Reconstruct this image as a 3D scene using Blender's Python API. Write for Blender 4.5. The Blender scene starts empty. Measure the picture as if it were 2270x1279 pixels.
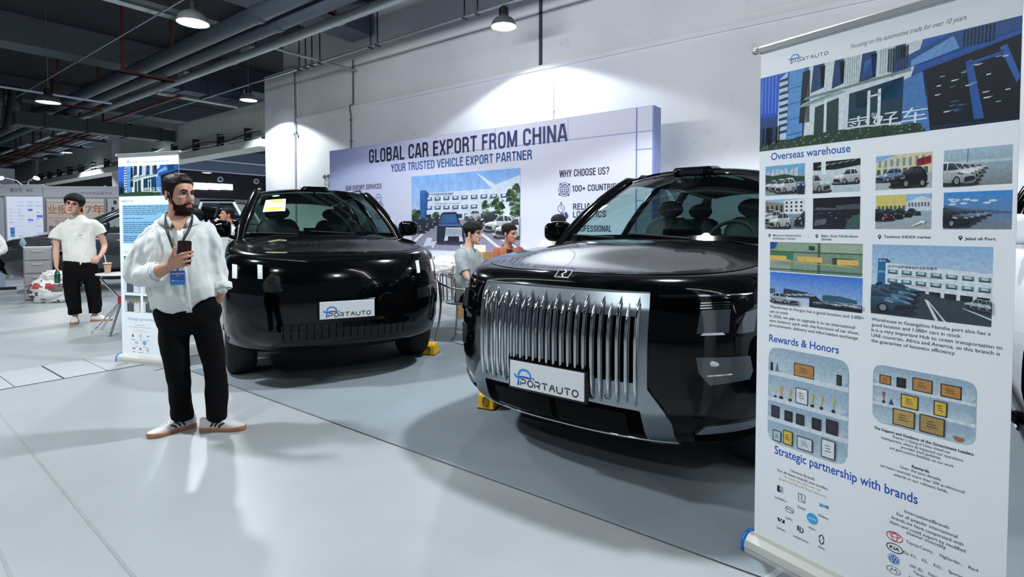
import bpy, bmesh, math, random
from mathutils import Vector, Matrix, noise, Euler

SC = bpy.context.scene
COL = SC.collection
PI = math.pi
rnd = random.Random(7)

# ------------------------------------------------------------------ camera, world, exposure, lamp and fill light
CAM_H = 1.36
cam_data = bpy.data.cameras.new('camera')
cam_data.sensor_width = 36.0
cam_data.lens = 36.0 * 1200.0 / 2270.0
cam_data.shift_y = -(639.5 - 541.7) / 2270.0
cam_data.clip_end = 300
cam = bpy.data.objects.new('camera', cam_data)
cam.location = (0, 0, CAM_H)
cam.rotation_euler = (math.radians(90 - 1.8), 0, 0)
COL.objects.link(cam)
SC.camera = cam

SC.view_settings.view_transform = 'Standard'
SC.view_settings.look = 'None'
SC.view_settings.gamma = 1.0
SC.view_settings.use_curve_mapping = False
SC.view_settings.exposure = 0.4

world = bpy.data.worlds.new('hall_world')
SC.world = world
world.use_nodes = True
wn = world.node_tree.nodes
wn['Background'].inputs[0].default_value = (0.55, 0.68, 0.85, 1)
wn['Background'].inputs[1].default_value = 0.10

# the hall's own axes: U runs along the back wall (towards the far end), N points from the camera to the back wall
WA = math.radians(37.0)
U = Vector((-math.cos(WA), math.sin(WA), 0))
N = Vector((math.sin(WA), math.cos(WA), 0))
def hall(s, n, z=0.0):
    return U * s + N * n + Vector((0, 0, z))
WALL_N = 9.6
LAMP_POWER = 620.0
LAMP_COLOR = (0.90, 0.96, 1.0)

def spot(name, loc, power, size_deg, blend=0.12, radius=0.16):
    l = bpy.data.lights.new(name, 'SPOT')
    l.energy = power
    l.color = LAMP_COLOR
    l.spot_size = math.radians(size_deg)
    l.spot_blend = blend
    l.shadow_soft_size = radius
    o = bpy.data.objects.new(name, l)
    o.location = loc
    COL.objects.link(o)
    return o

# lamps of the hall's regular grid that hang outside the picture, plus added fill spots
for k, (s, n, z, p) in enumerate([
        (-3.0, 8.4, 5.2, 0.3), (1.6, 4.3, 4.9, 1.25), (-8.0, 4.3, 4.9, 0.9),
        (6.0, 0.2, 4.9, 1.2), (-3.3, 0.2, 4.9, .15), (15.0, 0.2, 4.9, .6),
        (1.3, -4.2, 4.9, .28), (10.5, -4.2, 4.9, .7), (2.5, -1.8, 4.9, .32),  # last entry: fill added off the grid to brighten the tall banner
        (21.0, 14.0, 4.7, 2.0), (33.0, 14.0, 4.7, 3.0), (27.0, 24.0, 4.7, 3.0), (39.0, 24.0, 4.7, 4.0), (45.0, 18.0, 4.7, 4.0), (45.0, 27.0, 4.7, 4.0)]):  # fill spots added to light the far bay
    spot('hall_lamp_and_fill', hall(s, n, z), LAMP_POWER * p, 136)

# area lights added out of view to brighten the back wall and backdrop
for s, w in ((-3.0, 200.0), (6.5, 215.0), (-12.0, 150.0)):
    l = bpy.data.lights.new('wall_fill_light', 'AREA')
    l.shape = 'RECTANGLE'
    l.size, l.size_y = 6.0, .3
    l.energy = w
    l.color = (.95, .97, 1.0)
    o = bpy.data.objects.new('wall_fill_light', l)
    o.location = hall(s, 2.0, 4.5)
    o.rotation_euler = (math.radians(95), 0, -WA)
    COL.objects.link(o)

# ------------------------------------------------------------------ materials
def lin(c):
    c = c.lstrip('#')
    v = [int(c[i:i + 2], 16) / 255.0 for i in (0, 2, 4)]
    return tuple((x / 12.92 if x <= 0.04045 else ((x + 0.055) / 1.055) ** 2.4) for x in v)

MATS = {}
def mat(name, col, rough=0.5, metal=0.0, coat=0.0, spec=0.5, vary=None, bump=None, emit=0.0, sheen=0.0, sss=0.0, aniso=None):
    """a procedural principled material; vary=(scale, amount) mottles colour, bump=(scale, strength)"""
    if name in MATS:
        return MATS[name]
    m = bpy.data.materials.new(name)
    m.use_nodes = True
    nt = m.node_tree
    b = nt.nodes['Principled BSDF']
    c = lin(col) if isinstance(col, str) else col
    b.inputs['Base Color'].default_value = (*c, 1)
    b.inputs['Roughness'].default_value = rough
    b.inputs['Metallic'].default_value = metal
    b.inputs['Coat Weight'].default_value = coat
    b.inputs['Coat Roughness'].default_value = 0.03
    b.inputs['Specular IOR Level'].default_value = spec
    b.inputs['Sheen Weight'].default_value = sheen
    if sss:
        b.inputs['Subsurface Weight'].default_value = sss
        b.inputs['Subsurface Radius'].default_value = (0.012, 0.005, 0.003)
    if emit:
        b.inputs['Emission Color'].default_value = (*c, 1)
        b.inputs['Emission Strength'].default_value = emit
    tc = nt.nodes.new('ShaderNodeTexCoord')
    if vary:
        nz = nt.nodes.new('ShaderNodeTexNoise')
        nz.inputs['Scale'].default_value = vary[0]
        nz.inputs['Detail'].default_value = 5
        nt.links.new(tc.outputs['Object'], nz.inputs['Vector'])
        mx = nt.nodes.new('ShaderNodeMix')
        mx.data_type = 'RGBA'
        a = vary[1]
        mx.inputs['A'].default_value = (*[x * (1 - a) for x in c], 1)
        mx.inputs['B'].default_value = (*[min(1, x * (1 + a)) for x in c], 1)
        nt.links.new(nz.outputs['Fac'], mx.inputs['Factor'])
        nt.links.new(mx.outputs['Result'], b.inputs['Base Color'])
    if bump:
        nb = nt.nodes.new('ShaderNodeTexNoise')
        nb.inputs['Scale'].default_value = bump[0]
        nb.inputs['Detail'].default_value = 4
        nt.links.new(tc.outputs['Object'], nb.inputs['Vector'])
        bp = nt.nodes.new('ShaderNodeBump')
        bp.inputs['Strength'].default_value = bump[1]
        bp.inputs['Distance'].default_value = 0.02
        nt.links.new(nb.outputs['Fac'], bp.inputs['Height'])
        nt.links.new(bp.outputs['Normal'], b.inputs['Normal'])
    MATS[name] = m
    return m

def glass_mat(name, tint, refl=0.06, rough=0.0):
    """thin coated pane: clear tint seen straight on, mirror reflection growing towards grazing angles"""
    if name in MATS:
        return MATS[name]
    m = bpy.data.materials.new(name)
    m.use_nodes = True
    nt = m.node_tree
    nt.nodes.clear()
    out = nt.nodes.new('ShaderNodeOutputMaterial')
    tr = nt.nodes.new('ShaderNodeBsdfTransparent')
    tr.inputs[0].default_value = (*tint, 1)
    gl = nt.nodes.new('ShaderNodeBsdfGlossy')
    gl.inputs['Roughness'].default_value = rough
    lw = nt.nodes.new('ShaderNodeLayerWeight')      # same on both faces of the pane
    lw.inputs['Blend'].default_value = .5
    pw = nt.nodes.new('ShaderNodeMath'); pw.operation = 'POWER'; pw.inputs[1].default_value = 4.0
    nt.links.new(lw.outputs['Facing'], pw.inputs[0])
    fr = nt.nodes.new('ShaderNodeMapRange')
    fr.inputs['To Min'].default_value = refl
    nt.links.new(pw.outputs[0], fr.inputs['Value'])
    mx = nt.nodes.new('ShaderNodeMixShader')
    nt.links.new(fr.outputs[0], mx.inputs[0])
    nt.links.new(tr.outputs[0], mx.inputs[1])
    nt.links.new(gl.outputs[0], mx.inputs[2])
    nt.links.new(mx.outputs[0], out.inputs[0])
    MATS[name] = m
    return m

def print_mat(name='printed_film', rough=0.38, emit=0.0, grain=0.0):
    """printed sheet: each printed patch carries its own ink colour"""
    if name in MATS:
        return MATS[name]
    m = bpy.data.materials.new(name)
    m.use_nodes = True
    nt = m.node_tree
    b = nt.nodes['Principled BSDF']
    a = nt.nodes.new('ShaderNodeAttribute')
    a.attribute_name = 'ink'
    if grain:      # the mottle of a photographic print
        tc = nt.nodes.new('ShaderNodeTexCoord')
        nz = nt.nodes.new('ShaderNodeTexNoise')
        nz.inputs['Scale'].default_value = grain
        nz.inputs['Detail'].default_value = 7
        nz.inputs['Roughness'].default_value = .7
        nt.links.new(tc.outputs['Object'], nz.inputs['Vector'])
        mr = nt.nodes.new('ShaderNodeMapRange')
        mr.inputs['From Min'].default_value = .3; mr.inputs['From Max'].default_value = .7
        mr.inputs['To Min'].default_value = .78; mr.inputs['To Max'].default_value = 1.20
        nt.links.new(nz.outputs['Fac'], mr.inputs['Value'])
        mx = nt.nodes.new('ShaderNodeVectorMath'); mx.operation = 'SCALE'
        nt.links.new(a.outputs['Color'], mx.inputs[0])
        nt.links.new(mr.outputs[0], mx.inputs['Scale'])
        nt.links.new(mx.outputs[0], b.inputs['Base Color'])
    else:
        nt.links.new(a.outputs['Color'], b.inputs['Base Color'])
    b.inputs['Roughness'].default_value = rough
    if emit:
        nt.links.new(a.outputs['Color'], b.inputs['Emission Color'])
        b.inputs['Emission Strength'].default_value = emit
    MATS[name] = m
    return m

# ------------------------------------------------------------------ mesh building
class MB:
    """collects faces for ONE mesh object"""
    def __init__(self):
        self.v, self.f, self.mi, self.sm = [], [], [], []
    def add(self, verts, faces, mi=0, M=None):
        o = len(self.v)
        for p in verts:
            p = Vector(p)
            if M is not None:
                p = M @ p
            self.v.append(p)
        for k, f in enumerate(faces):
            self.f.append(tuple(i + o for i in f))
            self.mi.append(mi if isinstance(mi, int) else mi[k])
        return self
    def box(self, c, s, M=None, mi=0):
        x, y, z = c
        a, b, d = s[0] / 2, s[1] / 2, s[2] / 2
        vs = [(x + i * a, y + j * b, z + k * d) for k in (-1, 1) for j in (-1, 1) for i in (-1, 1)]
        return self.add(vs, [(0, 2, 3, 1), (4, 5, 7, 6), (0, 1, 5, 4), (2, 6, 7, 3), (0, 4, 6, 2), (1, 3, 7, 5)], mi, M)
    def loft(self, rings, cap=True, closed=True, mi=0, M=None):
        n = len(rings[0])
        vs = [p for r in rings for p in r]
        fs = []
        for i in range(len(rings) - 1):
            for j in range(n if closed else n - 1):
                k = (j + 1) % n
                fs.append((i * n + j, i * n + k, (i + 1) * n + k, (i + 1) * n + j))
        if cap and closed:
            fs.append(tuple(range(n - 1, -1, -1)))
            fs.append(tuple((len(rings) - 1) * n + j for j in range(n)))
        return self.add(vs, fs, mi, M)
    def grid(self, rows, mi=0, M=None):
        return self.loft(rows, cap=False, closed=False, mi=mi, M=M)
    def tube(self, pts, r, seg=10, cap=True, mi=0, M=None, flat=None, loop=False):
        """round tube along pts; r a radius or one per point; flat=(a,b) scales the section"""
        pts = [Vector(p) for p in pts]
        n = len(pts)
        rs = r if isinstance(r, (list, tuple)) else [r] * n
        rings = []
        up = None
        for i, p in enumerate(pts):
            if loop:
                t = (pts[(i + 1) % n] - pts[i - 1])
            else:
                t = (pts[min(i + 1, n - 1)] - pts[max(i - 1, 0)])
            t.normalize()
            if up is None:
                up = Vector((0, 0, 1)) if abs(t.z) < 0.9 else Vector((0, 1, 0))
            side = t.cross(up)
            side.normalize()
            up = side.cross(t)
            up.normalize()
            a, b = flat if flat else (1, 1)
            rings.append([p + (side * math.cos(2 * PI * k / seg) * a + up * math.sin(2 * PI * k / seg) * b) * rs[i] for k in range(seg)])
        if loop:
            rings.append(rings[0])
            return self.loft(rings, cap=False, mi=mi, M=M)
        return self.loft(rings, cap=cap, mi=mi, M=M)
    def lathe(self, prof, seg=24, mi=0, M=None, cap=False):
        """profile [(r, z)] turned about z"""
        rings = [[(r * math.cos(2 * PI * k / seg), r * math.sin(2 * PI * k / seg), z) for k in range(seg)] for r, z in prof]
        return self.loft(rings, cap=cap, mi=mi, M=M)
    def sphere(self, c, r, seg=20, rings=12, mi=0, M=None):
        rx, ry, rz = (r, r, r) if not isinstance(r, (tuple, list)) else r
        rr = []
        for i in range(rings + 1):
            t = PI * i / rings
            s = max(math.sin(t), 1e-4)
            rr.append([(c[0] + rx * s * math.cos(2 * PI * k / seg), c[1] + ry * s * math.sin(2 * PI * k / seg), c[2] - rz * math.cos(t)) for k in range(seg)])
        return self.loft(rr, cap=True, mi=mi, M=M)
    def prism(self, poly, axis, a, b, mi=0, M=None):
        """polygon [(p,q)] extruded from a to b along axis ('x': p=y q=z, 'y': p=x q=z, 'z': p=x q=y)"""
        def P(p, q, t):
            return {'x': (t, p, q), 'y': (p, t, q), 'z': (p, q, t)}[axis]
        n = len(poly)
        vs = [P(p, q, a) for p, q in poly] + [P(p, q, b) for p, q in poly]
        fs = [tuple(range(n - 1, -1, -1)), tuple(range(n, 2 * n))]
        fs += [(i, (i + 1) % n, n + (i + 1) % n, n + i) for i in range(n)]
        return self.add(vs, fs, mi, M)
    def mesh(self, name):
        me = bpy.data.meshes.new(name)
        me.from_pydata([tuple(p) for p in self.v], [], self.f)
        me.polygons.foreach_set('material_index', self.mi)
        me.update()
        bm = bmesh.new()
        bm.from_mesh(me)
        bmesh.ops.recalc_face_normals(bm, faces=bm.faces)
        bm.to_mesh(me)
        bm.free()
        return me
    def build(self, name, mats, parent=None, smooth=40, bevel=0, bseg=2, sub=0, normals=True):
        me = self.mesh(name)
        return link_mesh(name, me, mats, parent, smooth, bevel, bseg, sub)

def link_mesh(name, me, mats, parent=None, smooth=40, bevel=0, bseg=2, sub=0):
    for m in (mats if isinstance(mats, (list, tuple)) else [mats]):
        me.materials.append(m)
    if smooth:
        me.polygons.foreach_set('use_smooth', [True] * len(me.polygons))
        if smooth < 180:
            me.set_sharp_from_angle(angle=math.radians(smooth))
    o = bpy.data.objects.new(name, me)
    COL.objects.link(o)
    if parent is not None:
        o.parent = parent
    if bevel:
        b = o.modifiers.new('bevel', 'BEVEL')
        b.width = bevel
        b.segments = bseg
        b.limit_method = 'ANGLE'
        b.angle_limit = math.radians(35)
    if sub:
        s = o.modifiers.new('subd', 'SUBSURF')
        s.levels = s.render_levels = sub
    return o

def thing(name, label, cat, loc=(0, 0, 0), rotz=0.0, group=None):
    o = bpy.data.objects.new(name, None)
    o.empty_display_size = 0.2
    COL.objects.link(o)
    o.location = loc
    o.rotation_euler = (0, 0, rotz)
    return tag(o, label, cat, group)

def tag(o, label, cat, group=None):
    o['label'] = label
    o['category'] = cat
    if group:
        o['group'] = group
    return o

def struct(o, label=None):
    o['kind'] = 'structure'
    if label:
        o['label'] = label
    return o

def dup(root, loc, rotz, label, group=None):
    r = root.copy()
    COL.objects.link(r)
    r.location = loc
    r.rotation_euler = (0, 0, rotz)
    r['label'] = label
    if group:
        r['group'] = group
    for ch in list(root.children):
        c = ch.copy()
        COL.objects.link(c)
        c.parent = r
        for g in list(ch.children):
            d = g.copy()
            COL.objects.link(d)
            d.parent = c
    return r

def evaluated_mesh(o):
    dg = bpy.context.evaluated_depsgraph_get()
    dg.update()
    return bpy.data.meshes.new_from_object(o.evaluated_get(dg))

# ------------------------------------------------------------------ flat prints (posters, plates, signs)
_TXT = {}
def text_shape(body, bold=0.0, res=3):
    key = (body, bold)
    if key not in _TXT:
        c = bpy.data.curves.new('lettering', 'FONT')
        c.body = body
        c.resolution_u = res
        c.offset = bold
        o = bpy.data.objects.new('lettering', c)
        COL.objects.link(o)
        me = evaluated_mesh(o)
        _TXT[key] = ([(v.co.x, v.co.y) for v in me.vertices], [tuple(p.vertices) for p in me.polygons])
        bpy.data.objects.remove(o)
        bpy.data.curves.remove(c)
        bpy.data.meshes.remove(me)
    return _TXT[key]

class Print:
    """a sheet's printed matter: coloured patches in sheet coordinates (u right, v up), each layer a hair above the last"""
    def __init__(self, eps=0.00009, lay=1):
        self.v, self.f, self.c, self.eps, self.lay = [], [], [], eps, lay
    def face(self, pts, col, step=True):
        o = len(self.v)
        z = self.lay * self.eps
        self.v += [(p[0], p[1], z) for p in pts]
        self.f.append(tuple(range(o, o + len(pts))))
        cs = col if isinstance(col, list) else [col] * len(pts)
        self.c += [(*lin(x), 1) for x in cs]
        if step:
            self.lay += 1
        return self
    def rect(self, x0, y0, x1, y1, c, c2=None, step=True):
        return self.face([(x0, y0), (x1, y0), (x1, y1), (x0, y1)], c if c2 is None else [c, c, c2, c2], step)
    def poly(self, pts, c, step=True):
        return self.face(pts, c, step)
    def disc(self, x, y, rx, c, ry=None, n=24, step=True):
        ry = rx if ry is None else ry
        return self.face([(x + rx * math.cos(2 * PI * k / n), y + ry * math.sin(2 * PI * k / n)) for k in range(n)], c, step)
    def line(self, pts, w, c, closed=False, step=True):
        P = [Vector((p[0], p[1])) for p in pts]
        n = len(P)
        L, R = [], []
        for i in range(n):
            if closed:
                d = P[(i + 1) % n] - P[i - 1]
            else:
                d = P[min(i + 1, n - 1)] - P[max(0, i - 1)]
            if d.length < 1e-9:
                d = Vector((1, 0))
            d.normalize()
            q = Vector((-d.y, d.x)) * w / 2
            L.append(P[i] + q)
            R.append(P[i] - q)
        for i in range(n if closed else n - 1):
            j = (i + 1) % n
            self.face([tuple(L[i]), tuple(R[i]), tuple(R[j]), tuple(L[j])], c, False)
        if step:
            self.lay += 1
        return self
    def ring(self, x, y, r, w, c, ry=None, n=28, step=True):
        ry = r if ry is None else ry
        return self.line([(x + r * math.cos(2 * PI * k / n), y + ry * math.sin(2 * PI * k / n)) for k in range(n)], w, c, True, step)
    def round_rect(self, x0, y0, x1, y1, r, c, c2=None, step=True):
        pts = []
        for cx, cy, a0 in ((x1 - r, y0 + r, -90), (x1 - r, y1 - r, 0), (x0 + r, y1 - r, 90), (x0 + r, y0 + r, 180)):
            for k in range(7):
                a = math.radians(a0 + 15 * k)
                pts.append((cx + r * math.cos(a), cy + r * math.sin(a)))
        return self.face(pts, c if c2 is None else [c if p[1] < (y0 + y1) / 2 else c2 for p in pts], step)
    def text(self, body, x, y, size, c, align='l', sx=1.0, bold=0.0, shear=0.0, width=None, c2=None, step=True):
        """baseline at y; size = capital height / 0.73; width overrides the natural width; c2: colour at the top"""
        vs, fs = text_shape(body, bold)
        if not vs:
            return self
        x0 = min(v[0] for v in vs)
        x1 = max(v[0] for v in vs)
        if width:
            sx = width / ((x1 - x0) * size)
        w = (x1 - x0) * size * sx
        ox = {'l': x, 'c': x - w / 2, 'r': x - w}[align]
        o = len(self.v)
        z = self.lay * self.eps
        for v in vs:
            self.v.append((ox + ((v[0] - x0) * sx + v[1] * shear) * size, y + v[1] * size, z))
        self.f += [tuple(i + o for i in f) for f in fs]
        if isinstance(c, list):   # colour runs from left to right
            for v in vs:
                t = (v[0] - x0) / max(1e-6, x1 - x0) * (len(c) - 1)
                i = min(int(t), len(c) - 2)
                a, b = lin(c[i]), lin(c[i + 1])
                self.c.append((*[a[k] + (b[k] - a[k]) * (t - i) for k in range(3)], 1))
        else:
            self.c += [(*lin(c), 1)] * len(vs)
        if step:
            self.lay += 1
        return self
    def build(self, name, parent=None, M=None, mat_=None):
        """M maps (u, v, height above sheet) to the parent's space"""
        me = bpy.data.meshes.new(name)
        vs = [tuple(M @ Vector(p)) if M is not None else p for p in self.v]
        me.from_pydata(vs, [], self.f)
        a = me.color_attributes.new('ink', 'FLOAT_COLOR', 'POINT')
        a.data.foreach_set('color', [x for c in self.c for x in c])
        me.materials.append(mat_ or print_mat())
        me.update()
        o = bpy.data.objects.new(name, me)
        COL.objects.link(o)
        if parent is not None:
            o.parent = parent
        return o

# sheet standing upright, facing -y: u -> x, v -> z
UPRIGHT = Matrix(((1, 0, 0, 0), (0, 0, -1, 0), (0, 1, 0, 0), (0, 0, 0, 1)))

def logo_portauto(p, x, y, h, dark='#26282c', blue=('#2f8fe0', '#1f4fb8')):
    """the exporter's mark: a blue car-shaped P over the spaced word; (x, y) lower left, h the height of the whole mark"""
    k = h
    b1, b2 = blue
    # stem of the P
    p.face([(x + .13 * k, y), (x + .29 * k, y), (x + .30 * k, y + .42 * k), (x + .20 * k, y + .45 * k)], [b2, b2, b1, b1], False)
    # roof line
    arc = [(-.02, .62), (.02, .52), (.10, .47), (.20, .50), (.26, .70), (.36, .88), (.56, .96), (.82, .94), (1.0, .84), (1.10, .66), (1.13, .50)]
    p.line([(x + a * k, y + b * k) for a, b in arc], .13 * k, b1, step=False)
    p.line([(x + a * k, y + b * k) for a, b in ((.18, .46), (.5, .53), (.8, .53), (1.13, .50))], .11 * k, b2, step=False)
    p.disc(x + 1.30 * k, y + .52 * k, .075 * k, b1, step=False)
    p.disc(x - .04 * k, y + .60 * k, .06 * k, b1)
    # word
    w = 0.365 * k
    lw = .072 * k
    x0 = x + .40 * k
    yb = y + .03 * k
    H = .36 * k
    step = .50 * k
    def L(i, pts, closed=False):
        p.line([(x0 + i * step + a * w, yb + b * H) for a, b in pts], lw, dark, closed, False)
    circ = [(.5 + .5 * math.cos(2 * PI * t / 16), .5 + .5 * math.sin(2 * PI * t / 16)) for t in range(16)]
    L(0, [(0, 0), (0, .62)]); L(0, [(0, 1), (.7, 1), (.95, .8), (.95, .55), (.7, .38), (.2, .38)])
    L(1, circ, True)
    L(2, [(0, 0), (0, .62)]); L(2, [(0, 1), (.7, 1), (.95, .8), (.95, .55), (.7, .38), (.25, .38)]); L(2, [(.55, .36), (.95, 0)])
    L(3, [(0, 1), (1, 1)]); L(3, [(.5, .8), (.5, 0)])
    L(4, [(.02, 0), (.42, 1), (.62, 1), (1.0, 0)]); L(4, [(.5, .62), (.5, .3)])
    L(5, [(0, 1), (0, .35), (.2, .05), (.5, 0), (.8, .05), (1, .35), (1, 1)])
    L(6, [(0, 1), (1, 1)]); L(6, [(.5, .8), (.5, 0)])
    L(7, circ, True)
    p.lay += 1
# ------------------------------------------------------------------ the setting
def floor_material():
    m = bpy.data.materials.new('epoxy_floor')
    m.use_nodes = True
    nt = m.node_tree
    b = nt.nodes['Principled BSDF']
    tc = nt.nodes.new('ShaderNodeTexCoord')
    n1 = nt.nodes.new('ShaderNodeTexNoise'); n1.inputs['Scale'].default_value = 0.55; n1.inputs['Detail'].default_value = 6
    n2 = nt.nodes.new('ShaderNodeTexNoise'); n2.inputs['Scale'].default_value = 7.0; n2.inputs['Detail'].default_value = 8
    vo = nt.nodes.new('ShaderNodeTexNoise'); vo.inputs['Scale'].default_value = 3.0; vo.inputs['Detail'].default_value = 12; vo.inputs['Roughness'].default_value = .75
    for x in (n1, n2, vo):
        nt.links.new(tc.outputs['Object'], x.inputs['Vector'])
    r = nt.nodes.new('ShaderNodeValToRGB')
    r.color_ramp.elements[0].position = .3; r.color_ramp.elements[0].color = (*lin('#989da0'), 1)
    r.color_ramp.elements[1].position = .7; r.color_ramp.elements[1].color = (*lin('#a5aaad'), 1)
    nt.links.new(n1.outputs['Fac'], r.inputs['Fac'])
    r2 = nt.nodes.new('ShaderNodeValToRGB')   # small dark scuffs
    r2.color_ramp.elements[0].position = .26; r2.color_ramp.elements[0].color = (.55, .55, .54, 1)
    r2.color_ramp.elements[1].position = .36; r2.color_ramp.elements[1].color = (1, 1, 1, 1)
    nt.links.new(vo.outputs['Fac'], r2.inputs['Fac'])
    mx = nt.nodes.new('ShaderNodeMix'); mx.data_type = 'RGBA'; mx.blend_type = 'MULTIPLY'
    mx.inputs['Factor'].default_value = .8
    nt.links.new(r.outputs['Color'], mx.inputs['A'])
    nt.links.new(r2.outputs['Color'], mx.inputs['B'])
    nt.links.new(mx.outputs['Result'], b.inputs['Base Color'])
    rr = nt.nodes.new('ShaderNodeMapRange')
    rr.inputs['To Min'].default_value = .28; rr.inputs['To Max'].default_value = .45
    nt.links.new(n2.outputs['Fac'], rr.inputs['Value'])
    nt.links.new(rr.outputs[0], b.inputs['Roughness'])
    return m

def wall_material():
    """white painted concrete: patchy paint, form marks and scrapes"""
    m = bpy.data.materials.new('painted_concrete')
    m.use_nodes = True
    nt = m.node_tree
    b = nt.nodes['Principled BSDF']
    tc = nt.nodes.new('ShaderNodeTexCoord')
    n1 = nt.nodes.new('ShaderNodeTexNoise'); n1.inputs['Scale'].default_value = .5; n1.inputs['Detail'].default_value = 7
    n2 = nt.nodes.new('ShaderNodeTexNoise'); n2.inputs['Scale'].default_value = 2.2; n2.inputs['Detail'].default_value = 10; n2.inputs['Roughness'].default_value = .7
    nt.links.new(tc.outputs['Object'], n1.inputs['Vector'])
    nt.links.new(tc.outputs['Object'], n2.inputs['Vector'])
    r = nt.nodes.new('ShaderNodeValToRGB')
    r.color_ramp.elements[0].position = .3; r.color_ramp.elements[0].color = (*lin('#d3d6da'), 1)
    r.color_ramp.elements[1].position = .65; r.color_ramp.elements[1].color = (*lin('#e2e5e9'), 1)
    nt.links.new(n1.outputs['Fac'], r.inputs['Fac'])
    r2 = nt.nodes.new('ShaderNodeValToRGB')
    r2.color_ramp.elements[0].position = .28; r2.color_ramp.elements[0].color = (.78, .80, .84, 1)
    r2.color_ramp.elements[1].position = .40; r2.color_ramp.elements[1].color = (1, 1, 1, 1)
    nt.links.new(n2.outputs['Fac'], r2.inputs['Fac'])
    mx = nt.nodes.new('ShaderNodeMix'); mx.data_type = 'RGBA'; mx.blend_type = 'MULTIPLY'
    mx.inputs['Factor'].default_value = .8
    nt.links.new(r.outputs['Color'], mx.inputs['A']); nt.links.new(r2.outputs['Color'], mx.inputs['B'])
    nt.links.new(mx.outputs['Result'], b.inputs['Base Color'])
    b.inputs['Roughness'].default_value = .75
    bp = nt.nodes.new('ShaderNodeBump'); bp.inputs['Strength'].default_value = .25; bp.inputs['Distance'].default_value = .03
    nt.links.new(n2.outputs['Fac'], bp.inputs['Height'])
    nt.links.new(bp.outputs['Normal'], b.inputs['Normal'])
    return m

# matrix whose x runs along U, y along N
HALL = Matrix(((U.x, N.x, 0, 0), (U.y, N.y, 0, 0), (0, 0, 1, 0), (0, 0, 0, 1)))
def hbox(mb, s0, s1, n0, n1, z0, z1, mi=0):
    return mb.box(((s0 + s1) / 2, (n0 + n1) / 2, (z0 + z1) / 2), (abs(s1 - s0), abs(n1 - n0), abs(z1 - z0)), HALL, mi)

M_FLOOR = floor_material()
M_WALL = wall_material()
mb = MB(); hbox(mb, -14, 75, -14, 45, -.2, 0)
struct(mb.build('floor', M_FLOOR, smooth=0))

# back wall: ledge at 4.6 m, thinner concrete above it
S_END = 17.5
LEDGE = 4.76
mb = MB()
hbox(mb, -14, S_END, WALL_N, WALL_N + .4, 0, LEDGE)
hbox(mb, -14, S_END - .9, WALL_N + .10, WALL_N + .4, LEDGE, 7.4)
hbox(mb, S_END - 1.75, S_END, WALL_N - .06, WALL_N + .4, 0, 6.35)          # pier at the wall's end
struct(mb.build('wall_back', M_WALL, smooth=0, bevel=.012))
mb = MB()
for z in (LEDGE - .03,):
    hbox(mb, -14, S_END - 1.75, WALL_N - .035, WALL_N, z - .05, z + .05)
struct(mb.build('trim_1', M_WALL, smooth=0, bevel=.01))
# slightly proud panels high on the wall: shuttering boards cast in the concrete
mb = MB()
for (s0, s1, z0, z1) in ((-6, 3.4, 4.95, 5.0), (-4, 2.8, 5.42, 5.45), (1.5, 3.3, 5.85, 5.88), (8.2, 10.8, 5.9, 5.92), (8.6, 10.2, 5.6, 5.62)):
    hbox(mb, s0, s1, WALL_N + .09, WALL_N + .10, z0, z1)
struct(mb.build('trim_2', M_WALL, smooth=0))

# ceiling slab with beams
M_CEIL = mat('dark_ceiling_paint', '#2b3036', .9, vary=(1.5, .25))
M_BEAM = mat('grey_beam_paint', '#5b626c', .85, vary=(1.2, .15))
mb = MB(); hbox(mb, -14, 75, -14, 45, 7.4, 7.6)
struct(mb.build('ceiling', M_CEIL, smooth=0))
k = 3
for s in (3.9, 12.4, 20.9, 29.4, 38, 47):
    mb = MB(); hbox(mb, s - .45, s + .45, -14, WALL_N + .0 if s < 15 else 40, 6.55, 7.4)
    struct(mb.build('trim_%d' % k, M_BEAM, smooth=0, bevel=.02)); k += 1
for n in (-1.2, 2.6, 7.9):
    mb = MB(); hbox(mb, -14, 70, n - .22, n + .22, 6.85, 7.4)
    struct(mb.build('trim_%d' % k, M_BEAM, smooth=0, bevel=.02)); k += 1
# open bays beyond the end of the wall: fascia beam on columns
M_FASCIA = mat('off_white_beam', '#c3c8c2', .8, vary=(.8, .1))
mb = MB()
hbox(mb, S_END, 51.9, WALL_N + .05, WALL_N + .45, 4.55, 5.6)
hbox(mb, S_END, 51.9, WALL_N - .25, WALL_N + .45, 4.05, 4.30)
for s in [S_END + .22 * i for i in range(1, 40)]:
    hbox(mb, s, s + .10, WALL_N + .03, WALL_N + .05, 4.95, 5.55)
struct(mb.build('trim_%d' % k, M_FASCIA, smooth=0)); k += 1
for s in (31.4, 46.0):
    mb = MB(); hbox(mb, s - .42, s + .42, WALL_N - .1, WALL_N + .5, 0, 5.9)
    struct(mb.build('column', mat('column_paint', '#d9dce4', .7), smooth=0, bevel=.02))
# far end of the hall behind the open bays
M_CLAD = mat('blue_grey_cladding', '#8b93a3', .7, vary=(.3, .1))
mb = MB(); hbox(mb, 52, 52.4, WALL_N + .45, 40, 0, 4.0); hbox(mb, 51.95, 52.4, WALL_N + .45, 40, 0, 2.0, 1)
struct(mb.build('wall_far', [M_CLAD, mat('pale_dado', '#a9b3c6', .7)], smooth=0))
mb = MB(); hbox(mb, 51.9, 52.4, WALL_N + .45, 40, 4.0, 7.4)
struct(mb.build('trim_%d' % k, mat('dark_upper_band', '#20242c', .8), smooth=0)); k += 1
mb = MB(); hbox(mb, -14, 52, 40, 40.4, 0, 7.4)
struct(mb.build('wall_side', M_CLAD, smooth=0))
mb = MB(); hbox(mb, 74, 74.4, -14, WALL_N + .5, 0, 7.4)
struct(mb.build('wall_left', mat('dark_far_wall', '#4a505a', .8, vary=(.3, .1)), smooth=0))
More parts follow.
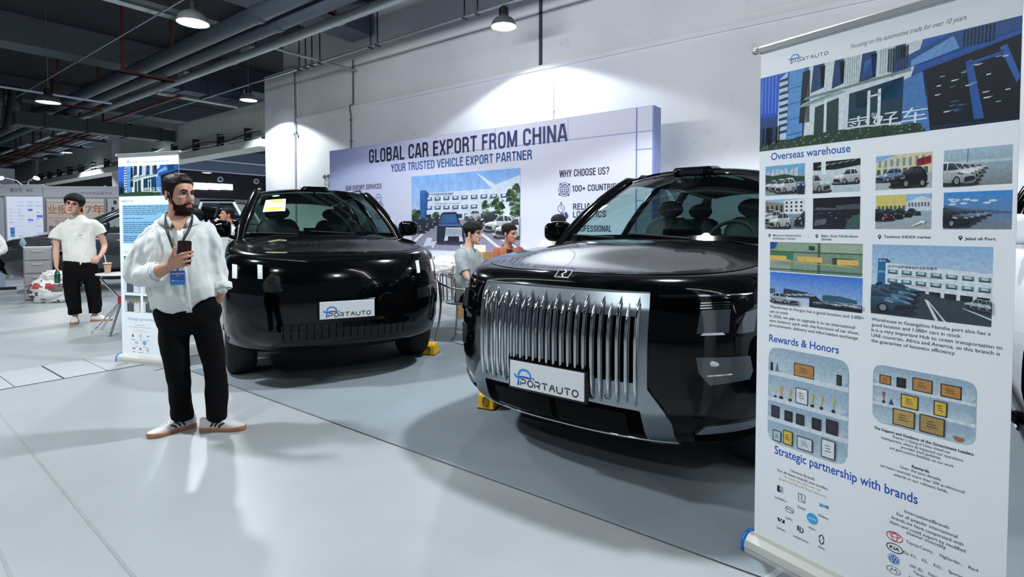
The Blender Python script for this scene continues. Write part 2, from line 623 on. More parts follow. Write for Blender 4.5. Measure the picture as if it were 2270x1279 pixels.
M_FB = mat('blue_grey_beam', '#7a86a0', .7)
for s in (24, 30, 36, 42, 48):
    mb = MB(); z_ = 4.9 if s < 40 else 6.4
    hbox(mb, s - .3, s + .3, WALL_N + .45, 40, z_, z_ + .6)
    struct(mb.build('trim_%d' % k, M_FB, smooth=0, bevel=.02)); k += 1
# ------------------------------------------------------------------ carpet, floor trench, tape
M_CARPET = mat('grey_needle_felt', '#848e95', .95, spec=.2, vary=(2.0, .08), bump=(160, .25))
mb = MB()
hbox(mb, -6, 5.50, 2.24, 8.5, 0.0, .006)
tag(mb.build('carpet', M_CARPET, smooth=0), 'blue-grey exhibition carpet laid under the two black cars', 'carpet')
mb = MB()
hbox(mb, -6, 5.50, 2.225, 2.250, .006, .0066)
tag(mb.build('carpet_tape', mat('clear_tape', '#8f989e', .2), smooth=0), 'clear adhesive tape along the front edge of the grey carpet', 'tape')
M_GROOVE = mat('dark_groove', '#33373a', .9)
M_COVER = mat('trench_cover', '#a8adaf', .45, vary=(3, .06))
mb = MB(); hbox(mb, 6.12, 6.84, -6, 4.0, 0, .003)
for n in [1.1 + .33 * i for i in range(-16, 9)]:
    hbox(mb, 6.12, 6.84, n - (.008 if i_ else .003), n + (.008 if i_ else .003), .003, .0034, 1) if (i_ := (abs(n - 1.43) < .05)) or True else None
hbox(mb, 6.115, 6.125, -6, 4.0, .003, .0036, 1)
struct(mb.build('floor_trench_cover', [M_COVER, M_GROOVE], smooth=0))
mb = MB()
def strip(a, b, w, z0, z1, mi=0):
    a, b = Vector((*a, 0)), Vector((*b, 0))
    d = (b - a); L = d.length; ang = math.atan2(d.y, d.x)
    mb.box((0, 0, (z0 + z1) / 2), (L, w, z1 - z0), Matrix.Translation((a + b) / 2) @ Matrix.Rotation(ang, 4, 'Z'), mi)
strip((-5.2, 5.1), (-0.9, 1.6), .014, 0, .0015)
strip((-5.4, 4.9), (-1.2, 1.45), .012, 0, .0012)
struct(mb.build('floor_seam_marking', mat('worn_seam', '#8c9090', .6, vary=(9, .2)), smooth=0))

# ------------------------------------------------------------------ hanging bell lamps
M_BELL = mat('brushed_aluminium_reflector', '#9fa6a6', .35, .75)
M_BLACK = mat('black_plastic', '#0c0d0f', .45)
M_GLOW = mat('glowing_lamp_glass', '#ffffff', .4, emit=9.0)
M_STEEL = mat('galvanised_steel', '#aab0b2', .38, .85, vary=(6, .1))
M_ROD = mat('dark_rod', '#24282b', .6)
def bell_lamp(loc, label, R=.25, top=7.4, power=1.0, light=True):
    t = thing('pendant_lamp', label, 'lamp', loc, 0, 'bell shaped hall lamps')
    k = R / .25
    mb = MB()
    prof = [(.250, 0), (.246, .02), (.232, .07), (.205, .12), (.160, .165), (.115, .19), (.075, .20), (.075, .215), (0.001, .215)]
    inner = [(.244, 0.0), (.238, .02), (.222, .07), (.195, .115), (.15, .157), (.07, .185), (.001, .187)]
    mb.lathe([(r * k, z * k) for r, z in reversed(inner)] + [(r * k, z * k) for r, z in prof], 36)
    mb.build('lamp_shade', M_BELL, t, 50)
    mb = MB(); mb.lathe([(.07, .213), (.085, .22), (.085, .36), (.07, .375), (.03, .385), (.03, .40), (.001, .40)], 20)
    for i in range(8):
        a = i * PI / 4
        mb.box((.087 * math.cos(a), .087 * math.sin(a), .29), (.012, .012, .13), None)
    mb.build('ballast_housing', M_BLACK, t, 40)
    mb = MB(); mb.lathe([(.001, .012), (.12 * k, .014), (.20 * k, .018), (.236 * k, .026)], 32)
    mb.build('lamp_glass', M_GLOW, t, 60)
    mb = MB(); mb.tube([(0, 0, .40), (0, 0, top - loc[2])], .008, 8); mb.lathe([(.001, .398), (.022, .40), (.022, .43), (.001, .44)], 12)
    mb.build('suspension_rod', M_STEEL, t, 50)
    if light:
        l = spot('lamp_beam', (0, 0, -.01), LAMP_POWER * power, 136)
        l.parent = t
    return t
bell_lamp(hall(6.53, 8.4, 5.25), 'white bell lamp hanging above the global car export backdrop', power=.8)
bell_lamp(hall(16.33, 8.4, 5.20), 'bell lamp hanging in front of the pier at the white wall end', power=1.2)
bell_lamp(hall(25.84, 8.4, 5.19), 'small bell lamp against the pale fascia, above the far roll-up banner', power=.9)
bell_lamp(hall(34.46, 8.4, 5.12), 'tiny far bell lamp left of the pale fascia end', power=1.4)
bell_lamp(hall(10.23, 4.3, 4.93), 'large bell lamp near the top edge, above the bearded man', R=.26, power=1.1)
bell_lamp(hall(19.18, 4.3, 4.78), 'bell lamp under the dark beams above the young man in a T-shirt', R=.28, power=.75)
bell_lamp(hall(28.3, 4.3, 4.75), 'bell lamp cut by the left picture edge beside the flexible ducts', power=.8)
bell_lamp(hall(45.6, 20, 5.7), 'farthest bell lamp glowing in the dark bay behind the black cars', R=.36, power=1.5, light=False)

# ------------------------------------------------------------------ pipes and conduits
M_DPIPE = mat('slate_pipe_paint', '#38434d', .5, vary=(2, .15))
M_LPIPE = mat('light_grey_pipe', '#9aa4a6', .42, .25, vary=(3, .12))
M_RED = mat('red_oxide_steel', '#5e231d', .6, vary=(4, .2))
M_WHITEPIPE = mat('pale_pipe', '#b9c2d2', .5)
M_DUCT = mat('dark_green_duct', '#3a4544', .6, .2, vary=(2, .2))
def pipe(name, label, n, z, s0, s1, r, m, cat='pipe', couplings=0, seg=16):
    mb = MB()
    mb.tube([hall(s0, n, z), hall(s1, n, z)], r, seg)
    o = tag(mb.build(name, m, smooth=50), label, cat)
    if couplings:
        s = s0 + couplings
        while s < s1:
            mb = MB(); mb.tube([hall(s - .09, n, z), hall(s + .09, n, z)], r * 1.12, seg)
            mb.build('pipe_coupling', m, o, 50)
            s += couplings
    return o
def cross(name, label, s, n0, n1, z, r, m, cat='pipe'):
    mb = MB(); mb.tube([hall(s, n0, z), hall(s, n1, z)], r, 14)
    return tag(mb.build(name, m, smooth=50), label, cat)
pipe('ceiling_pipe', 'thick slate-grey ceiling pipe, outer one of the close pair crossing the hall', 5.70, 5.62, -8, 60, .17, M_DPIPE, couplings=6.2)
pipe('ceiling_pipe', 'thick slate-grey ceiling pipe, inner one of the close pair, nearer the white wall', 6.10, 5.55, -8, 60, .16, M_DPIPE, couplings=6.2)
pipe('ceiling_pipe', 'light grey mid-size ceiling pipe running between the dark pair and the wall', 6.86, 5.62, -8, 30, .10, M_LPIPE, couplings=4.4)
pipe('conduit', 'thin galvanised conduit that the bell lamps beside the white wall hang from', 8.40, 5.68, -8, 50, .028, M_STEEL, 'conduit', seg=8)
pipe('cable', 'thin cable strung diagonally under the dark ceiling at the left', 4.9, 6.0, 12, 30, .018, M_STEEL, 'cable', seg=8)
pipe('ceiling_pipe', 'pale violet-grey pipe left of the red pipe bundle', 6.62, 5.2, 26, 66, .06, M_WHITEPIPE)
for i, n in enumerate((7.0, 7.28, 7.56)):
    pipe('sprinkler_pipe', ('first', 'second', 'third')[i] + ' red pipe from the left in the far ceiling bundle', n, 5.2, 27, 66, .055, M_RED)
for i, n in enumerate((7.82, 8.05)):
    pipe('ceiling_pipe', ('left', 'right')[i] + ' one of two pale pipes right of the red pipe bundle', n, 5.2, 27, 60, .05, M_WHITEPIPE)
pipe('sprinkler_pipe', 'single dark red pipe beside the pale grey pipe above the man', 7.0, 5.25, 17.5, 24, .05, M_RED)
cross('sprinkler_pipe', 'grey branch pipe sloping from the light pipe to the white wall', 12.75, 6.97, 9.62, 5.76, .035, M_LPIPE)
cross('sprinkler_pipe', 'thick rust-red pipe crossing above the far lamps', 27.0, 6.3, 9.0, 5.37, .11, M_RED)
cross('sprinkler_pipe', 'pale green pipe crossing behind the pier lamp', 18.2, 6.6, 9.0, 5.35, .045, M_LPIPE)
mb = MB(); hbox(mb, 24.4, 25.0, 4.6, 9.5, 4.85, 5.3)
for n in (5.4, 6.6, 7.8, 9.0):
    hbox(mb, 24.36, 25.04, n - .03, n + .03, 4.81, 5.34)
tag(mb.build('air_duct', M_DUCT, smooth=0), 'dark green rectangular air duct crossing the ceiling at the left', 'duct')
mb = MB(); hbox(mb, 18.9, 19.5, 7.2, 9.55, 5.75, 6.2)
for n in (7.6, 8.4, 9.2):
    hbox(mb, 18.86, 19.54, n - .03, n + .03, 5.71, 6.24)
tag(mb.build('air_duct', mat('blue_duct', '#3c4a5e', .55, .2, vary=(2, .2)), smooth=0), 'dark blue boxy duct near the pier at the wall end', 'duct')
# red steel brackets under the pair of thick pipes
for s, n0, n1, zb_, lab in ((16.3, 5.1, 6.35, 5.30, 'red steel bracket carrying the thick pipes, nearer the wall lamp'),
                       (22.3, 5.2, 6.4, 5.30, 'red steel bracket carrying the thick pipes, above the duct'),
                       (10.2, 5.2, 7.2, 5.95, 'red steel bracket above the thick pipes at the top edge of the picture')):
    mb = MB()
    hbox(mb, s - .05, s + .05, n0, n1, zb_, zb_ + .07)
    hbox(mb, s - .05, s + .05, n0, n1, zb_, zb_ + .01)
    for n in (n0 + .06, n1 - .06):
        hbox(mb, s - .035, s + .035, n - .03, n + .03, zb_ + .07, 7.39)
    tag(mb.build('pipe_bracket', M_RED, smooth=0), lab, 'bracket')
for i, s in enumerate((28.4, 31.5, 34.6, 38.2, 42.5)):
    mb = MB()
    hbox(mb, s - .06, s + .06, 6.4, 8.3, 5.04, 5.13)
    for n in (6.5, 8.2):
        hbox(mb, s - .03, s + .03, n - .03, n + .03, 5.1, 7.4)
    tag(mb.build('pipe_hanger', M_ROD, smooth=0), ('first', 'second', 'third', 'fourth', 'fifth')[i] + ' dark cross hanger under the red pipe bundle counted from the lamp side', 'hanger', 'cross hangers under the pipe bundle')
# threaded rods down to the lamp conduit, in pairs
for i, (s, dz) in enumerate(((13.58, 0), (13.28, 0), (12.98, 0), (12.62, .0), (10.55, 0), (10.30, 0), (7.55, 0), (7.20, 0), (3.6, 0))):
    mb = MB()
    mb.tube([hall(s, 8.40, 5.64), hall(s, 8.40, 7.4)], .017, 8)
    mb.tube([hall(s, 8.33, 5.64), hall(s, 8.47, 5.64)], .02, 8)
    tag(mb.build('hanger_rod', M_ROD, smooth=50), ['dark hanger rod, leftmost of the close group by the grey branch pipe', 'dark hanger rod, second of the close group by the grey branch pipe', 'dark hanger rod, third of the close group by the grey branch pipe', 'dark hanger rod, last of the close group by the grey branch pipe', 'left rod of the pair midway along the lamp conduit', 'right rod of the pair midway along the lamp conduit', 'left rod just beside the lamp over the backdrop', 'right rod just beside the lamp over the backdrop', 'lone hanger rod on the conduit right of the backdrop lamp'][i], 'hanger rod', 'rods holding the lamp conduit')
# luminous trough high at the left and its dark tray
mb = MB(); hbox(mb, 13.45, 13.75, -2, 6.3, 6.1, 6.16); hbox(mb, 13.45, 13.47, -2, 6.3, 6.1, 6.26); hbox(mb, 13.73, 13.75, -2, 6.3, 6.1, 6.26)
tag(mb.build('cable_tray', M_STEEL, smooth=0), 'bright galvanised cable tray crossing the dark ceiling at the top left', 'cable tray')
mb = MB(); hbox(mb, 20.6, 20.7, -2, 6.2, 5.28, 5.32)
tag(mb.build('cable_tray', M_WHITEPIPE, smooth=0), 'thin pale trunking crossing behind the left bell lamp', 'cable tray')
# flexible black ducts
for i in range(4):
    s, n = 24.2 + .0 * i, 3.2 - .42 * i + .9
    mb = MB()
    rings = []
    for k in range(25):
        t = k / 24
        c = hall(26.0 + .9 * t * t, 4.9 - .45 * i, 6.4 - 1.35 * t)
        rings.append((c, .19 + .018 * (k % 2)))
    mb.tube([r[0] for r in rings], [r[1] for r in rings], 14)
    tag(mb.build('flexible_duct', mat('black_flexible_duct', '#22262b', .5), smooth=60), ('rightmost', 'second', 'third', 'leftmost')[i] + ' of the four black flexible ducts hanging by the left edge', 'duct', 'flexible ducts by the left edge')
# wall-mounted conduits
def wall_conduit(label, s, z0, z1, r, m):
    mb = MB()
    n = WALL_N - r + (.0 if z1 <= LEDGE else .0)
    pts = [hall(s, n, z0), hall(s, n, min(z1, LEDGE - .2))]
    if z1 > LEDGE:
        pts += [hall(s, n - .035, LEDGE - .1), hall(s, n - .035, LEDGE + .03), hall(s, n + .08, LEDGE + .12), hall(s, n + .09, z1)]
    mb.tube(pts, r, 8)
    for z in [z0 + .6 * i for i in range(1, int((z1 - z0) / .6))]:
        hbox(mb, s - r * 2, s + r * 2, n - r * 1.1, WALL_N, z - .02, z + .02) if z < LEDGE - .25 else None
    tag(mb.build('wall_conduit', m, smooth=50), label, 'conduit')
wall_conduit('dark conduit running down the white wall left of the backdrop title', 12.93, 2.0, 6.1, .022, mat('grey_conduit', '#5d666c', .5))
wall_conduit('thin pale conduit in the bright lamp pool on the white wall', 6.15, 2.0, 4.72, .014, mat('white_conduit', '#cfd4d6', .5))
mb = MB(); hbox(mb, 6.50, 6.56, WALL_N + .06, WALL_N + .1, LEDGE + .02, 7.4)
tag(mb.build('joint_strip', mat('dark_joint', '#3a4046', .8), smooth=0), 'dark vertical joint strip on the upper wall right of the lamp', 'joint strip')
mb = MB(); hbox(mb, 15.70, 15.745, WALL_N - .05, WALL_N, 4.3, 6.2); mb.sphere(hall(15.68, WALL_N - .09, 4.28), .05)
mb.tube([hall(15.7, WALL_N - .03, 4.4), hall(15.68, WALL_N - .09, 4.3)], .02, 8)
tag(mb.build('wall_sensor', M_STEEL, smooth=40), 'small metal sensor fixed beside the pier on the white wall', 'sensor')
# floodlights near the ceiling over the pier
for (s, n, z, lab) in ((14.6, 7.6, 6.15, 'white floodlight box tucked between the light pipe and the wall'),
                       (17.6, 7.2, 5.9, 'white floodlight box hanging left of the light grey pipe')):
    t = thing('floodlight', lab, 'light', hall(s, n, z), math.radians(143), 'floodlight boxes under the ceiling')
    mb = MB(); mb.box((0, 0, 0), (.5, .34, .12)); mb.build('housing', mat('white_housing', '#c9d2d4', .5), t, 0, bevel=.02)
    mb = MB(); mb.box((0, 0, -.063), (.44, .28, .01)); mb.build('lens', mat('frosted_lens', '#e9f2f2', .4, emit=.25), t, 0)
    mb = MB(); mb.tube([(-.26, 0, 0), (-.26, 0, .3), (.26, 0, .3), (.26, 0, 0)], .014, 8); mb.tube([(0, 0, .3), (0, 0, 7.4 - z)], .014, 8)
    mb.build('bracket', M_ROD, t, 40)

# cables slung along the pale fascia beam
for i, z in enumerate((4.40, 4.52, 4.66)):
    mb = MB()
    pts = []
    s = 17.6
    while s < 46:
        pts.append(hall(s, WALL_N - .15, z + .05 * math.sin(s * 1.7 + i * 2)))
        s += .5
    mb.tube(pts, .022, 6)
    tag(mb.build('cable', M_ROD if i == 1 else mat('pale_cable', '#9aa09a', .6), smooth=60), ('lowest', 'middle', 'topmost')[i] + ' of three slack cables running along the pale fascia beam', 'cable', 'cables along the fascia beam')
for i in range(14):
    s = 18.6 + 2.0 * i
    mb = MB(); hbox(mb, s - .03, s + .03, WALL_N - .19, WALL_N + .045, 4.305, 4.78)
    tag(mb.build('cable_hook', M_ROD, smooth=0), 'small dark cable bracket on the pale fascia beam', 'bracket', 'cable brackets on the fascia beam')
# ------------------------------------------------------------------ printed pictures
def sub(p, x0, y0, x1, y1):
    """local drawing helpers inside a picture rectangle, coordinates 0..1, clipped by hand"""
    W, H = x1 - x0, y1 - y0
    def q(pts):
        return [(x0 + min(1, max(0, a)) * W, y0 + min(1, max(0, b)) * H) for a, b in pts]
    return W, H, q

def shade(c, k):
    """lighter (k>0) or darker (k<0) ink"""
    v = [int(c.lstrip('#')[i:i + 2], 16) for i in (0, 2, 4)]
    v = [int(min(255, x + (255 - x) * k)) if k > 0 else int(x * (1 + k)) for x in v]
    return '#%02x%02x%02x' % tuple(v)

def smooth_poly(pts, n=3):
    P = [Vector((a, b, 0)) for a, b in pts]
    out = []
    m = len(P)
    for i in range(m):
        p0, p1, p2, p3 = P[i - 1], P[i], P[(i + 1) % m], P[(i + 2) % m]
        for k in range(n):
            t = k / n
            q = .5 * ((2 * p1) + (p2 - p0) * t * .8 + (2 * p0 - 5 * p1 + 4 * p2 - p3) * t * t + (3 * p1 - p0 - 3 * p2 + p3) * t ** 3)
            out.append((q.x, q.y))
    return out

def car_pic(p, q, x, y, w, h, body, top='#1c2733', lamp='#e8f0f4', grille='#20262c', flip=False, W=1, H=1):
    """a parked car photographed three-quarters from the front"""
    def T(pts, sm=False):
        pts = smooth_poly(pts) if sm else pts
        return q([((x + (1 - a if flip else a) * w), y + b * h) for a, b in pts])
    def G(pts, lo, hi, sm=True):
        pp = smooth_poly(pts) if sm else pts
        z0, z1 = min(b for _, b in pp), max(b for _, b in pp)
        cols = []
        for a, b in pp:
            t = (b - z0) / (z1 - z0)
            cols.append(shade(body, lo + (hi - lo) * t))
        p.face(T(pp), cols, False)
    def wheel(cx, rx, ry, col):
        p.poly(T([(cx + rx * math.cos(2 * PI * k / 16), .19 + ry * math.sin(2 * PI * k / 16)) for k in range(16)]), col, False)
    p.poly(T([(-.04, .10), (.05, -.02), (.92, -.03), (1.05, .16), (.9, .2), (.1, .2)], True), '#2a2f35', True)
    for cx in (.44, .88):
        c = T([(cx, .19)])[0]
        wheel(cx, .095, .23, '#0e1013')
    p.lay += 1
    G([(.0, .18), (.01, .36), (.03, .50), (.14, .58), (.36, .645), (.47, .86), (.54, .97), (.68, 1.0), (.84, .97), (.92, .80), (.97, .64), (1.0, .52), (1.0, .30), (.965, .20), (.93, .26), (.88, .38), (.82, .26), (.80, .16), (.56, .11), (.53, .24), (.45, .36), (.37, .24), (.34, .10), (.08, .07)], -.42, .05); p.lay += 1
    G([(.03, .50), (.14, .575), (.36, .64), (.44, .60), (.36, .53), (.20, .47), (.05, .44)], .0, .28); p.lay += 1
    p.face(T([(.395, .655), (.50, .92), (.635, .945), (.655, .64)]), [shade(top, .05), shade(top, .30), shade(top, .18), top], False)
    p.face(T([(.685, .64), (.665, .94), (.78, .925), (.80, .65)]), [top, shade(top, .12), shade(top, .12), top], False)
    p.face(T([(.815, .65), (.795, .92), (.84, .90), (.92, .68)]), [top, shade(top, .12), shade(top, .1), top], False); p.lay += 1
    p.line(T([(.36, .50), (.70, .50), (1.0, .53)]), .012 * h * H, shade(body, -.38), step=False)
    p.line(T([(.665, .62), (.655, .20)]), .010 * h * H, shade(body, -.45), step=False)
    p.line(T([(.80, .62), (.80, .30)]), .010 * h * H, shade(body, -.45), step=False)
    p.poly(T([(.03, .20), (.035, .36), (.24, .33), (.26, .14)], True), grille, False)
    p.poly(T([(.05, .12), (.06, .15), (.30, .13), (.30, .10)]), shade(body, -.6), False)
    p.poly(T([(.015, .46), (.10, .525), (.13, .47), (.035, .42)]), lamp, False)
    p.poly(T([(.27, .47), (.40, .55), (.43, .48), (.30, .42)]), lamp, False)
    p.poly(T([(.38, .66), (.40, .72), (.345, .73), (.335, .66)], True), shade(body, -.2), False); p.lay += 1
    for cx in (.44, .88):
        c = T([(cx, .19)])[0]
        wheel(cx, .082, .195, '#14171a')
    p.lay += 1
    for cx in (.44, .88):
        c = T([(cx, .19)])[0]
        wheel(cx, .055, .135, '#7d868d')
    p.lay += 1

# upright bold condensed capitals, drawn as strokes in a box one cap-height tall
def _arc(cx, cy, rx, ry, a0, a1, n=10, e=2.6):
    out = []
    for i in range(n + 1):
        a = math.radians(a0 + (a1 - a0) * i / n)
        c_, s_ = math.cos(a), math.sin(a)
        out.append((cx + rx * math.copysign(abs(c_) ** (2 / e), c_), cy + ry * math.copysign(abs(s_) ** (2 / e), s_)))
    return out
_SW = .155
def _glyphs():
    s = _SW / 2
    L, R_, T_, B_ = s, .50 - s, 1 - s * .9, s * .9
    m = .25
    g = {}
    g['A'] = (.54, [[(.045, 0), (.225, 1), ], [(.495, 0), (.315, 1)], [(.13, .27), (.41, .27)], [(.20, .93), (.34, .93)]])
    g['B'] = (.52, [[(L, 0), (L, 1)], [(L, T_), (.26, T_)] + _arc(.26, .755, R_ - .26, T_ - .755, 90, -90)[1:-1] + [(.26, .53), (L, .53)], [(.26, .53)] + _arc(.27, .295, R_ - .26, .235, 90, -90)[1:-1] + [(.26, B_), (L, B_)]])
    g['C'] = (.50, [[(R_, .68)] + _arc(m, .74, R_ - m, T_ - .74, 0, 180)[0:] + [(L, .5)] + _arc(m, .26, R_ - m, .26 - B_, 180, 360) + [(R_, .34)]])
    g['D'] = (.52, [[(L, 0), (L, 1)], [(L, T_), (.24, T_)] + _arc(.22, .70, R_ - .21, T_ - .70, 90, 0)[1:] + _arc(.22, .30, R_ - .21, .30 - B_, 0, -90) + [(L, B_)]])
    g['E'] = (.44, [[(L, 0), (L, 1)], [(L, T_), (.43, T_)], [(L, .53), (.40, .53)], [(L, B_), (.43, B_)]])
    g['F'] = (.42, [[(L, 0), (L, 1)], [(L, T_), (.42, T_)], [(L, .52), (.38, .52)]])
    g['G'] = (.52, [[(R_, .68)] + _arc(m, .74, R_ - m, T_ - .74, 0, 180) + [(L, .5)] + _arc(m, .26, R_ - m, .26 - B_, 180, 360) + [(R_, .48)], [(.27, .48), (R_ + s, .48)]])
    g['H'] = (.54, [[(L, 0), (L, 1)], [(.54 - s, 0), (.54 - s, 1)], [(L, .52), (.54 - s, .52)]])
    g['I'] = (.17, [[(.085, 0), (.085, 1)]])
    g['L'] = (.42, [[(L, 0), (L, 1)], [(L, B_), (.42, B_)]])
    g['M'] = (.66, [[(L, 0), (L, 1)], [(.66 - s, 0), (.66 - s, 1)], [(L + .02, .97), (.33, .06)], [(.64 - s, .97), (.33, .06)]])
    g['N'] = (.54, [[(L, 0), (L, 1)], [(.54 - s, 0), (.54 - s, 1)], [(L + .01, .96), (.53 - s, .04)]])
    g['O'] = (.52, [[(L, .5)] + _arc(.26, .72, .26 - s, T_ - .72, 180, 0) + _arc(.26, .28, .26 - s, .28 - B_, 0, -180) + [(L, .5)]])
    g['P'] = (.50, [[(L, 0), (L, 1)], [(L, T_), (.26, T_)] + _arc(.26, .70, R_ - .27, T_ - .70, 90, -90)[1:-1] + [(.26, .46), (L, .46)]])
    g['R'] = (.52, [[(L, 0), (L, 1)], [(L, T_), (.26, T_)] + _arc(.26, .73, R_ - .27, T_ - .73, 90, -90)[1:-1] + [(.26, .50), (L, .50)], [(.27, .50), (.40, .40), (.42, .12), (.46, 0)]])
    g['S'] = (.50, [[(R_, .72)] + _arc(m, .765, R_ - m, T_ - .765, 0, 180) + [(L + .01, .66), (.16, .56), (.34, .46), (R_ - .01, .34)] + _arc(m, .25, R_ - m, .25 - B_, 0, -180) + [(L, .30)]])
    g['T'] = (.46, [[(.23, 0), (.23, 1)], [(0, T_), (.46, T_)]])
    g['U'] = (.52, [[(L, 1), (L, .3)] + _arc(.26, .28, .26 - s, .28 - B_, 180, 360) + [(.52 - s, 1)]])
    g['V'] = (.52, [[(.05, 1), (.25, 0)], [(.47, 1), (.27, 0)]])
    g['W'] = (.78, [[(.05, 1), (.20, 0)], [(.20, 0.02), (.38, .98)], [(.40, .98), (.58, .02)], [(.73, 1), (.58, 0)]])
    g['X'] = (.50, [[(.05, 0), (.45, 1)], [(.05, 1), (.45, 0)]])
    g['Y'] = (.50, [[(.05, 1), (.25, .42)], [(.45, 1), (.25, .42)], [(.25, .46), (.25, 0)]])
    g['1'] = (.34, [[(.22, 0), (.22, 1)], [(.02, .80), (.20, .93)]])
    g['0'] = g['O']
    g['+'] = (.48, [[(.24, .18), (.24, .70)], [(0, .44), (.48, .44)]])
    g['?'] = (.46, [_arc(.23, .76, .23 - s, T_ - .76, 180, 0) + [(.46 - s, .68), (.25, .48), (.23, .26)], [(.23, 0), (.23, .15)]])
    g[' '] = (.20, [])
    return g
GLYPH = _glyphs()
def caps(p, body, x, y, h, c, width=None, align='l', step=True):
    """bold condensed capitals; h cap height; c one ink or a run of inks from left to right"""
    gap = .075
    adv = sum(GLYPH[ch][0] + gap for ch in body) - gap
    k = (width / (adv * h)) if width else 1.0
    x = x - (adv * h * k if align == 'r' else 0)
    pen = 0
    for ch in body:
        w, strokes = GLYPH[ch]
        if isinstance(c, list):
            t = (pen + w / 2) / adv * (len(c) - 1)
            i = min(int(t), len(c) - 2)
            u0, u1 = [[int(v.lstrip('#')[j:j + 2], 16) for j in (0, 2, 4)] for v in (c[i], c[i + 1])]
            col = '#%02x%02x%02x' % tuple(int(a + (b - a) * (t - i)) for a, b in zip(u0, u1))
        else:
            col = c
        for st in strokes:
            st = [st[0]] + [b for a, b in zip(st, st[1:]) if abs(a[0] - b[0]) + abs(a[1] - b[1]) > 1e-4]
            p.line([(x + (pen + a) * h * k, y + b * h) for a, b in st], _SW * h * (.5 + .5 * k), col, step=False)
        pen += w + gap
    if step:
        p.lay += 1

